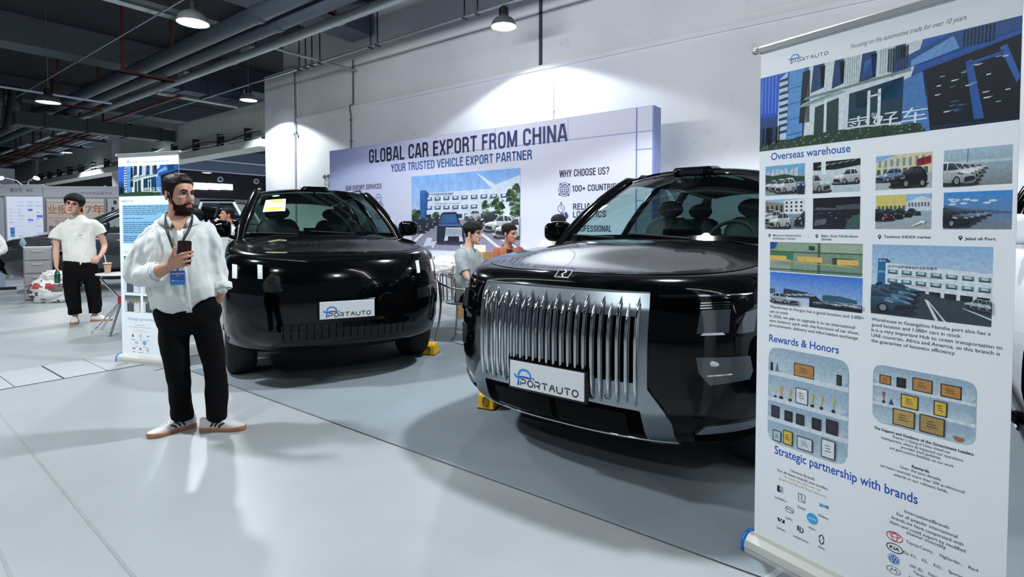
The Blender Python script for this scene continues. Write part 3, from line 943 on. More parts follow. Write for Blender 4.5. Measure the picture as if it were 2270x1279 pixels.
def header_picture(p, x0, y0, x1, y1):
    W, H, q = sub(p, x0, y0, x1, y1)
    R = random.Random(3)
    p.rect(x0, y0, x1, y1, '#16263a', '#2d62b8')
    p.poly(q([(0, .45), (0, 1), (.1, 1), (.12, .45)]), '#2450c0', False); p.lay += 1
    for i in range(5):
        p.poly(q([(.006 + .018 * i, .5), (.008 + .018 * i, 1), (.014 + .018 * i, 1), (.012 + .018 * i, .5)]), '#4e86e2', False)
    p.poly(q([(.09, .12), (.10, .92), (.14, 1), (.155, .12)]), '#b9cfe2', False); p.lay += 1
    for i in range(9):
        p.poly(q([(.10, .2 + .085 * i), (.10, .235 + .085 * i), (.145, .25 + .085 * i), (.145, .21 + .085 * i)]), '#223a58', False)
    p.poly(q([(.135, .02), (.15, 1), (.225, 1), (.215, .02)]), '#5a93cc', False); p.lay += 1
    for i in range(4):
        p.poly(q([(.142, .16 + .2 * i), (.142, .172 + .2 * i), (.221, .192 + .2 * i), (.221, .18 + .2 * i)]), '#2d5f98', False)
    p.poly(q([(.20, .3), (.215, .95), (.25, .96), (.25, .3)]), '#0f1c2c', False)
    # white facade
    p.poly(q([(.22, .0), (.245, 1), (.70, 1), (.66, .62), (.65, 0)]), '#cfdadd', False); p.lay += 1
    for (a, b) in ((.265, .315), (.36, .40), (.475, .53), (.60, .64)):
        p.poly(q([(a - .012, .66), (a, 1.0), (b, 1.0), (b, .70)]), '#22426c', False)
        p.poly(q([(b - .012, .70), (b - .02, .97), (b + .004, .97), (b, .72)]), '#101a26', False)
    p.poly(q([(.48, .72), (.485, .9), (.53, .95), (.53, .74)]), '#4f86d8', False); p.lay += 1
    for i in range(7):
        p.poly(q([(.405 + .009 * i, .68), (.407 + .009 * i, 1), (.410 + .009 * i, 1), (.408 + .009 * i, .68)]), '#8b9ba2', False)
        p.poly(q([(.545 + .009 * i, .72), (.547 + .009 * i, 1), (.550 + .009 * i, 1), (.548 + .009 * i, .72)]), '#8b9ba2', False)
    p.lay += 1
    p.poly(q([(.22, .585), (.23, .62), (.66, .72), (.66, .685)]), '#7d8d92', False)
    p.poly(q([(.20, .50), (.215, .545), (.36, .63), (.42, .60), (.30, .53)]), '#9db0b4', False); p.lay += 1
    for i in range(4):
        p.poly(q([(.21 + .03 * i, .51 + .018 * i), (.24 + .03 * i, .535 + .018 * i), (.36, .60), (.35, .592)]), '#4e6268', False)
    p.lay += 1
    # dark shop windows with white frames
    p.poly(q([(.27, .08), (.275, .47), (.38, .54), (.38, .10)]), '#27403f', False)
    p.poly(q([(.42, .16), (.425, .56), (.635, .64), (.64, .14)]), '#1b3a4c', False)
    p.poly(q([(.45, .38), (.452, .55), (.50, .56), (.505, .36)]), '#2f6f86', False)
    p.poly(q([(.545, .40), (.545, .60), (.63, .635), (.632, .42)]), '#2a6ea0', False); p.lay += 1
    for a in (.315, .497, .538):
        p.poly(q([(a, .1), (a + .002, .55), (a + .014, .555), (a + .012, .1)]), '#d7e2e4', False)
    p.poly(q([(.497, .47), (.497, .49), (.55, .505), (.55, .485)]), '#d7e2e4', False); p.lay += 1
    # blue pier and dark right-hand glazing
    p.poly(q([(.63, 0), (.635, .60), (.71, .66), (.73, 0)]), '#4a7cb8', False)
    p.poly(q([(.73, .06), (.70, .66), (1, .83), (1, .02)]), '#0c1622', False)
    p.poly(q([(.60, .70), (.60, .82), (.80, 1), (1, 1), (1, .88)]), '#2b5490', False); p.lay += 1
    p.poly(q([(.66, .73), (.66, .80), (.80, .96), (.82, .82)]), '#6c9cd2', False)
    for i in range(9):
        p.poly(q([(.575 + .0085 * i, .72), (.577 + .0085 * i, .98), (.582 + .0085 * i, .98), (.580 + .0085 * i, .72)]), '#1d2c3c', False)
        p.poly(q([(.83 + .011 * i, .82), (.832 + .011 * i, .99), (.838 + .011 * i, .99), (.836 + .011 * i, .82)]), '#12202e', False)
    p.poly(q([(.84, .66), (.86, .68), (.90, .06), (.87, .06)]), '#2a5aa0', False)
    p.poly(q([(.94, .74), (.96, .76), (1, .42), (.99, .36)]), '#2f63b0', False)
    p.poly(q([(.85, .62), (.85, .65), (.95, .70), (.95, .67)]), '#2a5aa0', False); p.lay += 1
    for i in range(26):
        a, b = .74 + .22 * R.random(), .15 + .5 * R.random()
        p.poly(q([(a, b), (a, b + .012), (a + .012 + .02 * R.random(), b + .014), (a + .014, b + .002)]), R.choice(['#c8d8dc', '#7fa3b8', '#dfe9ea', '#3c6a88']), False)
    p.lay += 1
    # big white sign letters standing on the hedge
    p.text('卖好车', x0 + .415 * W, y0 + .11 * H, .20 * H, '#dbe6ea', sx=1.42, shear=.06)
    p.text('车', x0 + .515 * W, y0 + .24 * H, .06 * H, '#e5eef0', step=True)
    pts = [(0, 0), (0, .07)] + [(i / 40, .07 + .02 * R.random() + .06 * math.sin(min(1, i / 30) * PI)) for i in range(1, 29)] + [(.70, .06), (.72, 0)]
    p.poly(q(pts), '#26402f', False); p.lay += 1
    for i in range(150):
        a = R.random() * .7
        b = R.random() * (.07 + .06 * math.sin(min(1, a * 1.3) * PI)) 
        p.poly(q([(a, b), (a + .005, b + .02), (a + .009, b + .002)]), R.choice(['#5f7f66', '#16261c', '#8aa58c', '#3c5a44']), False)
    for i in range(14):
        a = .01 + .09 * R.random()
        p.poly(q([(a, .07), (a + .002, .30), (a + .008, .31), (a + .006, .07)]), '#0d131a', False)
    p.lay += 1

def centre_building(p, x0, y0, x1, y1, far=False):
    """the exporter's white three-storey centre with its blue tower, cars in front"""
    W, H, q = sub(p, x0, y0, x1, y1)
    p.rect(x0, y0, x1, y1, '#dfe6ea', '#8fb9dc')
    p.poly(q([(0, 0), (0, .42), (1, .34), (1, 0)]), '#4a535c', False); p.lay += 1
    p.poly(q([(.02, .3), (.04, .44), (.10, .47), (.12, .3)]), '#22352c', False)
    p.poly(q([(.13, .28), (.13, .80), (.145, .80), (.06 + .06, .80), (.06, .80), (.05, .32)]), '#2f6e9e', False)
    p.poly(q([(.06, .80), (.15, .80), (.18, .75), (.13, .74)]), '#1f5480', False)
    p.poly(q([(.125, .28), (.13, .745), (1, .66), (1, .30)]), '#dbe4ea', False); p.lay += 1
    p.text('ZHL', x0 + .068 * W, y0 + .755 * H, .045 * H, '#dfeaf0', step=False, sx=1.1)
    p.text('卖好车', x0 + .066 * W, y0 + .60 * H, .035 * H, '#d5e4ee', step=False, sx=.8)
    p.text('粤港汽车跨境贸易综合服务基地', x0 + .15 * W, y0 + .675 * H, .042 * H, '#20456e', width=.43 * W, step=False, bold=.02)
    p.text('Automobile Export & Trade Center', x0 + .27 * W, y0 + .555 * H, .030 * H, '#2a3c50', width=.36 * W, step=True, bold=.02)
    for r, (ya, yb) in enumerate(((.60, .66), (.47, .53))):
        for i in range(7):
            a = .15 + .125 * i
            sl = -.05 * a
            p.poly(q([(a, ya + sl), (a, yb + sl), (a + .092, yb + sl - .006), (a + .092, ya + sl - .006)]), '#5f8694', False)
    p.lay += 1
    for r, (ya, yb) in enumerate(((.60, .66), (.47, .53))):
        for i in range(7):
            a = .15 + .125 * i
            sl = -.05 * a
            p.poly(q([(a + .02, ya + sl + .022), (a + .02, yb + sl - .006), (a + .072, yb + sl - .010), (a + .072, ya + sl + .018)]), '#bcd2d8', False)
            p.poly(q([(a + .006, ya + sl + .003), (a + .006, ya + sl + .016), (a + .086, ya + sl + .012), (a + .086, ya + sl - .001)]), '#24343c', False)
    for i in range(7):
        a = .14 + .125 * i
        p.poly(q([(a, .29), (a, .405 - .05 * a), (a + .095, .40 - .05 * a), (a + .095, .29)]), '#1d2a2e', False)
    p.poly(q([(.36, .43), (.36, .455), (.52, .44), (.52, .415)]), '#c9b9bd', False); p.lay += 1

def lot_cars(p, x0, y0, x1, y1):
    """rows of parked cars, one big dark car with a tall chrome grille: the backdrop's picture"""
    W, H, q = sub(p, x0, y0, x1, y1)
    p.rect(x0, y0, x1, y1, '#c4d6f0', '#7fb0ee')
    p.poly(q([(.62, 1), (.8, .82), (1, .92), (1, .70), (.84, .68)]), '#cfe0f2', False)
    p.poly(q([(0, 0), (0, .42), (1, .42), (1, 0)]), '#8d8ba0', False); p.lay += 1
    # building
    p.poly(q([(.09, .40), (.09, .80), (.15, .80), (.18, .76), (.15, .40)]), '#2e62a8', False)
    p.poly(q([(.14, .40), (.14, .76), (.92, .78), (.92, .40)]), '#d4e0f2', False); p.lay += 1
    p.text('粤港汽车跨境贸易综合服务基地', x0 + .155 * W, y0 + .725 * H, .035 * H, '#1e3f78', width=.27 * W, step=False, bold=.02)
    p.text('ZHL', x0 + .10 * W, y0 + .76 * H, .03 * H, '#7ea6da', step=False)
    p.text('Automobile Export & Trade Center', x0 + .24 * W, y0 + .605 * H, .026 * H, '#4a5a78', width=.25 * W, step=True, bold=.01)
    for ya, yb in ((.655, .705), (.535, .585)):
        for i in range(9):
            a = .155 + .086 * i
            if ya < .6 and a > .66:
                continue
            p.poly(q([(a, ya), (a, yb), (a + .058, yb + .002), (a + .058, ya + .002)]), '#3e5878', False)
    p.lay += 1
    for ya, yb in ((.655, .705), (.535, .585)):
        for i in range(9):
            a = .155 + .086 * i
            if ya < .6 and a > .66:
                continue
            p.poly(q([(a + .012, ya + .02), (a + .012, yb - .006), (a + .046, yb - .004), (a + .046, ya + .022)]), '#c7daee', False)
    for i in range(8):
        a = .15 + .075 * i
        p.poly(q([(a, .42), (a, .475), (a + .055, .475), (a + .055, .42)]), '#26384e', False)
    p.lay += 1
    R = random.Random(11)
    def tree(cx, cy, rx, ry, n=60):
        for i in range(n):
            a, r = R.random() * 2 * PI, math.sqrt(R.random())
            x, y = cx + rx * r * math.cos(a), cy + ry * r * math.sin(a)
            s = .012 + .014 * R.random()
            p.poly(q([(x - s, y - s), (x + s, y - s * .6), (x + s * .5, y + s), (x - s * .6, y + s)]), R.choice(['#4d6f52', '#35533d', '#668a5e', '#22392c', '#7d9c6a']), False)
        p.lay += 1
    tree(.78, .55, .10, .12); tree(.96, .66, .06, .14); tree(.04, .48, .05, .07, 40); tree(.26, .44, .04, .05, 24); tree(.98, .50, .05, .07, 30)
    # lane markings
    for a, b, c, d in (((.0, .10), (.26, .40), (.275, .40), (.04, .10)), ((.64, .36), (.98, .02), (1.0, .05), (.66, .37)), ((.60, .30), (.86, .0), (.90, .0), (.62, .31))):
        p.poly(q([a, b, c, d]), '#d9dcea', False)
    p.poly(q([(.12, .04), (.16, .17), (.22, .16), (.20, .11), (.27, .12), (.22, .02), (.20, .06)]), '#c9cbdc', False)
    p.lay += 1
    # left row: dark cars, right row: white cars
    for i in range(5):
        k = 1 - .16 * i
        car_pic(p, q, -.10 + .085 * i, .22 + .035 * i, .24 * k, .21 * k, '#243650', top='#131c2a', lamp='#9fb4d0', flip=True, W=W, H=H)
    for i in (3, 2, 1, 0):
        k = 1 - .17 * i
        car_pic(p, q, .80 - .09 * i, .17 + .075 * i, .30 * k, .25 * k, '#e6eaf2' if i != 2 else '#1f2a3a', W=W, H=H)
    # the big dark car
    def T(pts):
        return q([(.27 + a * .26, .10 + b * .40) for a, b in pts])
    p.poly(T([(-.04, .0), (-.06, -.04), (1.2, -.06), (1.3, .06), (.9, .1)]), '#2b3448', True)
    p.poly(T([(0, .06), (0, .52), (.08, .60), (.14, .93), (.24, 1), (.72, 1), (.84, .62), (.97, .55), (1, .12), (.9, .02), (.12, .0)]), '#152338', True)
    p.poly(T([(.12, .64), (.19, .93), (.70, .93), (.78, .64)]), '#2f5d94', False)
    p.poly(T([(.06, .55), (.1, .62), (.82, .62), (.92, .54)]), '#41618e', False)
    p.poly(T([(.30, .16), (.34, .50), (.92, .50), (.92, .14)]), '#b7c2d2', False); p.lay += 1
    for i in range(12):
        p.poly(T([(.36 + .046 * i, .24), (.37 + .046 * i, .46), (.385 + .046 * i, .46), (.376 + .046 * i, .24)]), '#3a4658', False)
    p.poly(T([(.26, .06), (.30, .20), (.40, .2), (.42, .08)]), '#c2ccd8', False)
    p.poly(T([(.82, .06), (.84, .2), (.94, .2), (.97, .06)]), '#c2ccd8', False)
    p.poly(T([(.42, .08), (.42, .22), (.82, .22), (.82, .06)]), '#0e1622', False); p.lay += 1
    p.poly(T([(.0, .0), (.0, .2), (.05, .22), (.07, .0)]), '#0a0d12', False); p.lay += 1

def small_scene(p, kind, x0, y0, x1, y1):
    W, H, q = sub(p, x0, y0, x1, y1)
    R = random.Random(hash(kind) % 97 if False else sum(map(ord, kind)))
    if kind == 'tower_lot':
        p.rect(x0, y0, x1, y1, '#8d979c', '#6fb0dc')
        for i in range(7):
            a = .02 + .12 * i
            p.poly(q([(a, .5), (a, .72 + .2 * R.random()), (a + .09, .74 + .2 * R.random()), (a + .09, .5)]), '#c4ccd0', False)
        p.lay += 1
        p.poly(q([(0, .42), (0, .72), (.2, .66), (.5, .70), (.8, .60), (1, .58), (1, .42)]), '#2c4638', True)
        for i, c in ((2, '#dfe4e6'), (1, '#dfe4e6'), (0, '#edf1f2')):
            car_pic(p, q, .28 - .14 * i, .06 + .06 * i, .52 - .10 * i, .50 - .08 * i, c, W=W, H=H)
        car_pic(p, q, .82, .02, .5, .6, '#2c4e7c', W=W, H=H)
    elif kind == 'garage_white':
        p.rect(x0, y0, x1, y1, '#b9ccd0', '#d0dde0')
        p.poly(q([(0, .74), (0, 1), (1, 1), (1, .80), (.5, .72)]), '#141c22', True)
        for i in range(6):
            a = .1 + .14 * i
            p.poly(q([(a, .84 + .02 * i), (a + .1, .90 + .015 * i), (a + .13, .90 + .015 * i), (a + .03, .84 + .02 * i)]), '#eef5f5', False)
        p.poly(q([(.18, .6), (.18, 1), (.28, 1), (.28, .6)]), '#e6eef0', True)
        car_pic(p, q, .44, .24, .56, .48, '#edf1f2', W=W, H=H)
        car_pic(p, q, -.16, .02, .55, .60, '#c9d6da', flip=True, W=W, H=H)
    elif kind == 'yellow_row_day':
        p.rect(x0, y0, x1, y1, '#b6b9b4', '#86b6e2')
        p.poly(q([(0, .40), (0, .80), (.4, 1), (1, 1), (1, .42)]), '#d8cfa8', True)
        for i in range(8):
            p.poly(q([(.05 + .11 * i, .66), (.05 + .11 * i, .84 + .012 * i), (.10 + .11 * i, .85 + .012 * i), (.10 + .11 * i, .67)]), '#7f96a8', False)
            p.poly(q([(.02 + .12 * i, .42), (.02 + .12 * i, .6), (.09 + .12 * i, .6), (.09 + .12 * i, .42)]), '#4f5c62', False)
        p.poly(q([(.74, .62), (.74, .82), (.98, .9), (.98, .68)]), '#8e2430', False); p.lay += 1
        car_pic(p, q, .0, .22, .52, .40, '#8fb0dc', W=W, H=H)
        car_pic(p, q, .28, .04, .64, .58, '#111820', lamp='#7d8e98', W=W, H=H)
    elif kind == 'port_white':
        p.rect(x0, y0, x1, y1, '#7d858a', '#a9c3d2')
        p.poly(q([(0, .60), (0, .70), (1, .66), (1, .60)]), '#b9ccd2', True)
        p.line(q([(.36, .64), (.37, .98)]), .002, '#5c666c')
        for i in (4, 3, 2, 1, 0):
            car_pic(p, q, -.16 + .15 * i, .02 + .10 * i, .66 - .11 * i, .66 - .13 * i, '#dfe8ea', lamp='#56616a', flip=True, W=W, H=H)
    elif kind == 'white_house_lot':
        p.rect(x0, y0, x1, y1, '#6c757a', '#9ec0d8')
        p.poly(q([(0, .5), (0, .95), (.5, .84), (.5, .5)]), '#8b8478', False)
        p.poly(q([(.48, .5), (.48, .94), (1, 1), (1, .5)]), '#e2e8ea', False); p.lay += 1
        for i in range(4):
            for j in range(3):
                a, b = .53 + .12 * i, .58 + .13 * j
                p.poly(q([(a, b), (a, b + .07), (a + .05, b + .07), (a + .05, b)]), '#2b3a44', False)
            p.poly(q([(.04 + .12 * i, .55), (.04 + .12 * i, .8), (.09 + .12 * i, .78), (.09 + .12 * i, .55)]), '#2e2a26', False)
        p.lay += 1
        for i, c in ((2, '#c8d0d4'), (1, '#dfe5e8'), (0, '#eef2f3')):
            car_pic(p, q, .10 - .1 * i, .02 + .16 * i, .56 - .1 * i, .54 - .1 * i, c, W=W, H=H)
        car_pic(p, q, .76, .1, .4, .5, '#2b333a', W=W, H=H)
    elif kind == 'night_garage':
        p.rect(x0, y0, x1, y1, '#1c242c', '#10141c')
        p.poly(q([(.5, .62), (.5, .74), (1, .78), (1, .62)]), '#4a525a', False)
        p.poly(q([(0, .62), (.1, .70), (.5, .66), (.5, .6)]), '#5c5a6c', False); p.lay += 1
        for i in range(34):
            a, b = R.random(), .05 + .6 * R.random()
            p.poly(q([(a, b), (a + .02, b + .025), (a + .07, b + .01), (a + .03, b - .012)]), R.choice(['#39444e', '#566370', '#2a333c', '#7c8894']), False)
        p.poly(q([(.02, .1), (.05, .3), (.3, .34), (.28, .16)]), '#5d6a72', True)
        p.poly(q([(.7, 0), (.75, .3), (1, .5), (1, 0)]), '#3f5c58', True)
    elif kind == 'yellow_row_dark':
        p.rect(x0, y0, x1, y1, '#a5aaa6', '#8fbce6')
        p.poly(q([(0, .5), (0, 1), (.56, 1), (.56, .58)]), '#d9c873', False)
        p.poly(q([(.54, .52), (.56, .78), (.82, .94), (1, .84), (1, .52)]), '#cfd8dc', False); p.lay += 1
        for i in range(7):
            p.poly(q([(.04 + .075 * i, .52), (.04 + .075 * i, .68), (.09 + .075 * i, .68), (.09 + .075 * i, .52)]), '#56646a', False)
            p.poly(q([(.6 + .055 * i, .64), (.6 + .055 * i, .76), (.63 + .055 * i, .76), (.63 + .055 * i, .64)]), '#586a78', False)
        p.lay += 1
        for i in (3, 2, 1, 0):
            car_pic(p, q, -.08 + .22 * i, .24 + .05 * i, .42 - .06 * i, .36 - .05 * i, '#1e242a' if i != 3 else '#33394a', lamp='#7c868c', flip=True, W=W, H=H)
        p.poly(q([(.66, .10), (.82, .22), (.80, .25), (.9, .24), (.88, .14), (.85, .18), (.69, .08)]), '#e4e6e2', True)
        p.poly(q([(.14, .33), (.14, .37), (.25, .37), (.25, .33)]), '#c03038', True)
    elif kind == 'port_dark':
        p.rect(x0, y0, x1, y1, '#7b8288', '#3f8fd8')
        for i in range(9):
            a, b = .1 + .75 * R.random(), .66 + .22 * R.random()
            p.disc(x0 + a * W, y0 + b * H, .06 * W, '#c9dcec', .03 * H, 12, False)
        p.poly(q([(0, .42), (0, .66), (.3, .56), (1, .46), (1, .40)]), '#4e6a86', True)
        for i in (4, 3, 2, 1, 0):
            car_pic(p, q, -.2 + .17 * i, .06 + .07 * i, .6 - .09 * i, .52 - .09 * i, ('#23313e', '#46637e', '#5c7c98', '#6f8ca6', '#86a0b6')[i], lamp='#b8c6d2', flip=True, W=W, H=H)
    elif kind == 'aerial':
        p.rect(x0, y0, x1, y1, '#6a8f72', '#7fa084')
        p.poly(q([(0, .75), (0, 1), (.09, 1), (.06, .78)]), '#2d4c9c', False)
        for (a, b, c, d, k) in ((.1, .7, .54, .98, '#93ab92'), (.58, .7, 1, .98, '#a2b59c'), (.0, .44, .28, .66, '#3f7f58'), (.28, .12, .54, .62, '#8ba08c'), (.58, .14, .98, .6, '#7d9684'), (0, .04, .25, .40, '#9aa99a'), (.70, .34, .92, .54, '#36505c'), (.05, .24, .24, .44, '#c4cdc6'), (.45, .76, .52, .9, '#3c5244')):
            p.poly(q([(a, b), (a, d), (c, d - .02), (c, b - .02)]), k, False)
        p.lay += 1
        for (a, b, c, d) in ((0, .66, 1, .70), (.55, 0, .575, 1), (0, .06, 1, .1)):
            p.poly(q([(a, b), (a, d), (c, d), (c, b)]), '#4d5f54', False)
        p.lay += 1
        for (a, b, c, d) in ((0, .40, .20, .54), (.33, .37, .60, .54), (.75, .33, .96, .50)):
            p.poly(q([(a, b), (a, d), (c, d), (c, b)]), '#e3bd62', False)
        p.poly(q([(.0, .37), (.0, .39), (.9, .29), (.9, .27)]), '#d8c14e', True)
    elif kind == 'blue_lot':
        p.rect(x0, y0, x1, y1, '#9fc4e6', '#3d78d8')
        p.poly(q([(.16, .30), (.17, .50), (.44, .44), (.44, .30)]), '#2a3f52', False)
        p.poly(q([(0, .30), (0, .46), (.06, .47), (.07, .30)]), '#3c6286', False)
        p.poly(q([(.46, .22), (.46, .38), (.5, .4), (.6, .22)]), '#22384a', False)
        p.poly(q([(.60, .24), (.60, .40), (.78, .42), (.95, .34), (.95, .24)]), '#36607a', False); p.lay += 1
        p.poly(q([(0, 0), (0, .26), (.46, .22), (.46, 0)]), '#c3d2e8', False)
        p.poly(q([(.46, 0), (.46, .24), (1, .20), (1, 0)]), '#1c2a36', False); p.lay += 1
        for i in range(5):
            car_pic(p, q, .12 + .07 * i, .24 + .02 * i, .13, .1, '#e3ecf6', W=W, H=H)
            car_pic(p, q, .50 + .1 * i, .10 + .02 * (i % 2), .14, .13, R.choice(['#e3ecf6', '#8fa0ae', '#d8e2ee']), W=W, H=H)
        car_pic(p, q, .02, .02, .32, .34, '#cfdced', flip=True, W=W, H=H)
        p.text('汽车贸易城', x0 + .63 * W, y0 + .40 * H, .05 * H, '#1d3650', sx=.9)
    elif kind == 'crowd':
        p.rect(x0, y0, x1, y1, '#b8c4c2', '#39513f')
        for i in range(13):
            a = .04 + .07 * i + .01 * R.random()
            h = .66 + .14 * R.random()
            p.poly(q([(a - .03, .04), (a - .025, h - .14), (a + .025, h - .14), (a + .03, .04)]), R.choice(['#1c2548', '#e3e7ec', '#10131c', '#25325c', '#cfd6e2', '#2b3040']), False)
            p.disc(x0 + a * W, y0 + (h - .08) * H, .016 * W, '#c79f86', .05 * H, 10, False)
        p.lay += 1

def shelves(p, x0, y0, x1, y1, rows, items):
    """niche with rounded corners, shelves and awards; rows: shelf heights as fractions from the bottom"""
    W, H, q = sub(p, x0, y0, x1, y1)
    p.round_rect(x0, y0, x1, y1, min(W, H) * .16, '#a9bfcb', '#93aec0')
    r = min(W, H) * .10
    hs = [0] + rows + [1]
    for i in range(len(hs) - 1):
        ya, yb = y0 + hs[i] * H, y0 + hs[i + 1] * H - (.035 * H if i < len(hs) - 2 else 0)
        p.round_rect(x0 + .01 * W, ya + .004, x1 - .01 * W, yb - .002, r, '#bccfd9', '#9db6c8')
    for i in rows:
        p.rect(x0 + .005 * W, y0 + i * H - .035 * H, x1 - .005 * W, y0 + i * H + .004, '#d5e0e8', step=False)
    p.lay += 1
    for it in items:
        kind, row, fx, w, h = it[:5]
        c = it[5] if len(it) > 5 else '#b88a4c'
        yb = y0 + ([.02] + rows)[row] * H + .004
        x = x0 + fx * W
        if kind == 'plaque':
            p.rect(x, yb, x + w, yb + h, '#1d1a18', step=False); p.lay += 1
            p.rect(x + .003, yb + .003, x + w - .003, yb + h - .003, c, step=False); p.lay += 1
            for j in range(3):
                p.rect(x + w * .28, yb + h * (.35 + .15 * j), x + w * (.72 - .06 * j), yb + h * (.40 + .15 * j), '#5a4426' if c not in ('#dfe6ea', '#cfd9e0') else '#5a6068', step=False)
            p.lay += 1
        elif kind == 'cup':
            p.rect(x - w * .3, yb, x + w * .3, yb + h * .2, '#191614', step=False)
            p.poly([(x - w * .12, yb + h * .2), (x - w * .08, yb + h * .5), (x - w * .32, yb + h * .8), (x - w * .3, yb + h), (x + w * .3, yb + h), (x + w * .32, yb + h * .8), (x + w * .08, yb + h * .5), (x + w * .12, yb + h * .2)], c, False)
            p.lay += 1
        elif kind == 'cone':
            p.poly([(x - w / 2, yb), (x, yb + h), (x + w / 2, yb)], c)
        elif kind == 'bowl':
            p.poly([(x, yb + h), (x + w * .2, yb), (x + w * .8, yb), (x + w, yb + h)], c)

def pin(p, x, y, s, c='#20242c'):
    p.disc(x, y, s * .5, c, s * .5, 16, False)
    p.poly([(x - s * .42, y - s * .2), (x, y - s * 1.05), (x + s * .42, y - s * .2)], c, True)
    p.disc(x, y, s * .22, '#e3e8ee', step=True)

def brand_marks(p, left):
    D = '#1b1d22'
    if left:
        # lyn: black and grey wedge
        p.rect(.096, .292, .122, .318, '#a9b7c4', step=False); p.lay += 1
        p.poly([(.096, .292), (.096, .318), (.108, .318), (.106, .305), (.112, .292)], D)
        p.line([(.183, .290), (.183, .320), (.208, .320), (.208, .290)], .003, D, True, False)
        p.line([(.190, .320), (.197, .311), (.193, .300), (.203, .290)], .003, D)
        p.rect(.262, .303, .296, .315, '#7fb6dc', step=False); p.lay += 1
        p.rect(.262, .303, .272, .309, '#3f86b0', step=False); p.rect(.284, .309, .296, .315, '#2f6f98', step=False); p.lay += 1
        p.ring(.148, .238, .0165, .0028, '#5c646c', .011); p.line([(.136, .240), (.152, .240), (.160, .234)], .003, D)
        p.disc(.237, .242, .021, '#3aa9e4'); p.text('AION', .237, .238, .012, '#e8f4fa', 'c')
        p.poly([(.098, .187), (.106, .187), (.114, .173), (.104, .173)], D, False); p.poly([(.110, .187), (.118, .187), (.120, .180), (.116, .180)], D, False); p.poly([(.118, .173), (.128, .173), (.130, .187), (.124, .187)], D)
        p.poly([(.180, .170), (.180, .190), (.186, .192), (.186, .172)], D, False); p.line([(.191, .166), (.191, .190), (.202, .185), (.202, .172), (.195, .168)], .004, D)
        p.ring(.272, .178, .008, .0035, D, .017); p.rect(.262, .176, .282, .180, '#e6eaf0')
        for t, x, y in (('Lynk&Co', .112, .262), ('Zeekr', .196, .262), ('Galaxy', .277, .264), ('GAC', .146, .197), ('Aion', .236, .200), ('LiAuto', .116, .141), ('Leapmotor', .196, .139), ('Aito', .272, .143)):
            p.text(t, x, y, .0135, '#2c3038', 'c', step=False)
        p.lay += 1
    else:
        p.ring(.511, .303, .024, .003, '#b8283c', .0155); p.ring(.511, .303, .009, .0026, '#b8283c', .0135); p.ring(.511, .308, .016, .0026, '#b8283c', .006)
        p.ring(.512, .264, .024, .003, '#20242a', .0145); p.text('KIA', .512, .2585, .016, '#20242a', 'c', bold=.03, sx=1.2)
        p.disc(.510, .225, .018, '#3d6cb4'); p.ring(.510, .225, .0155, .0022, '#dfe8f4'); p.line([(.499, .236), (.505, .214), (.510, .224), (.515, .214), (.521, .236)], .0026, '#dfe8f4', step=False); p.line([(.504, .237), (.510, .226), (.516, .237)], .0026, '#dfe8f4')
        p.ring(.510, .187, .020, .0024, '#7d868e', .0125); p.line([(.501, .180), (.505, .194), (.508, .187), (.513, .188), (.516, .194), (.520, .181)], .003, '#7d868e')

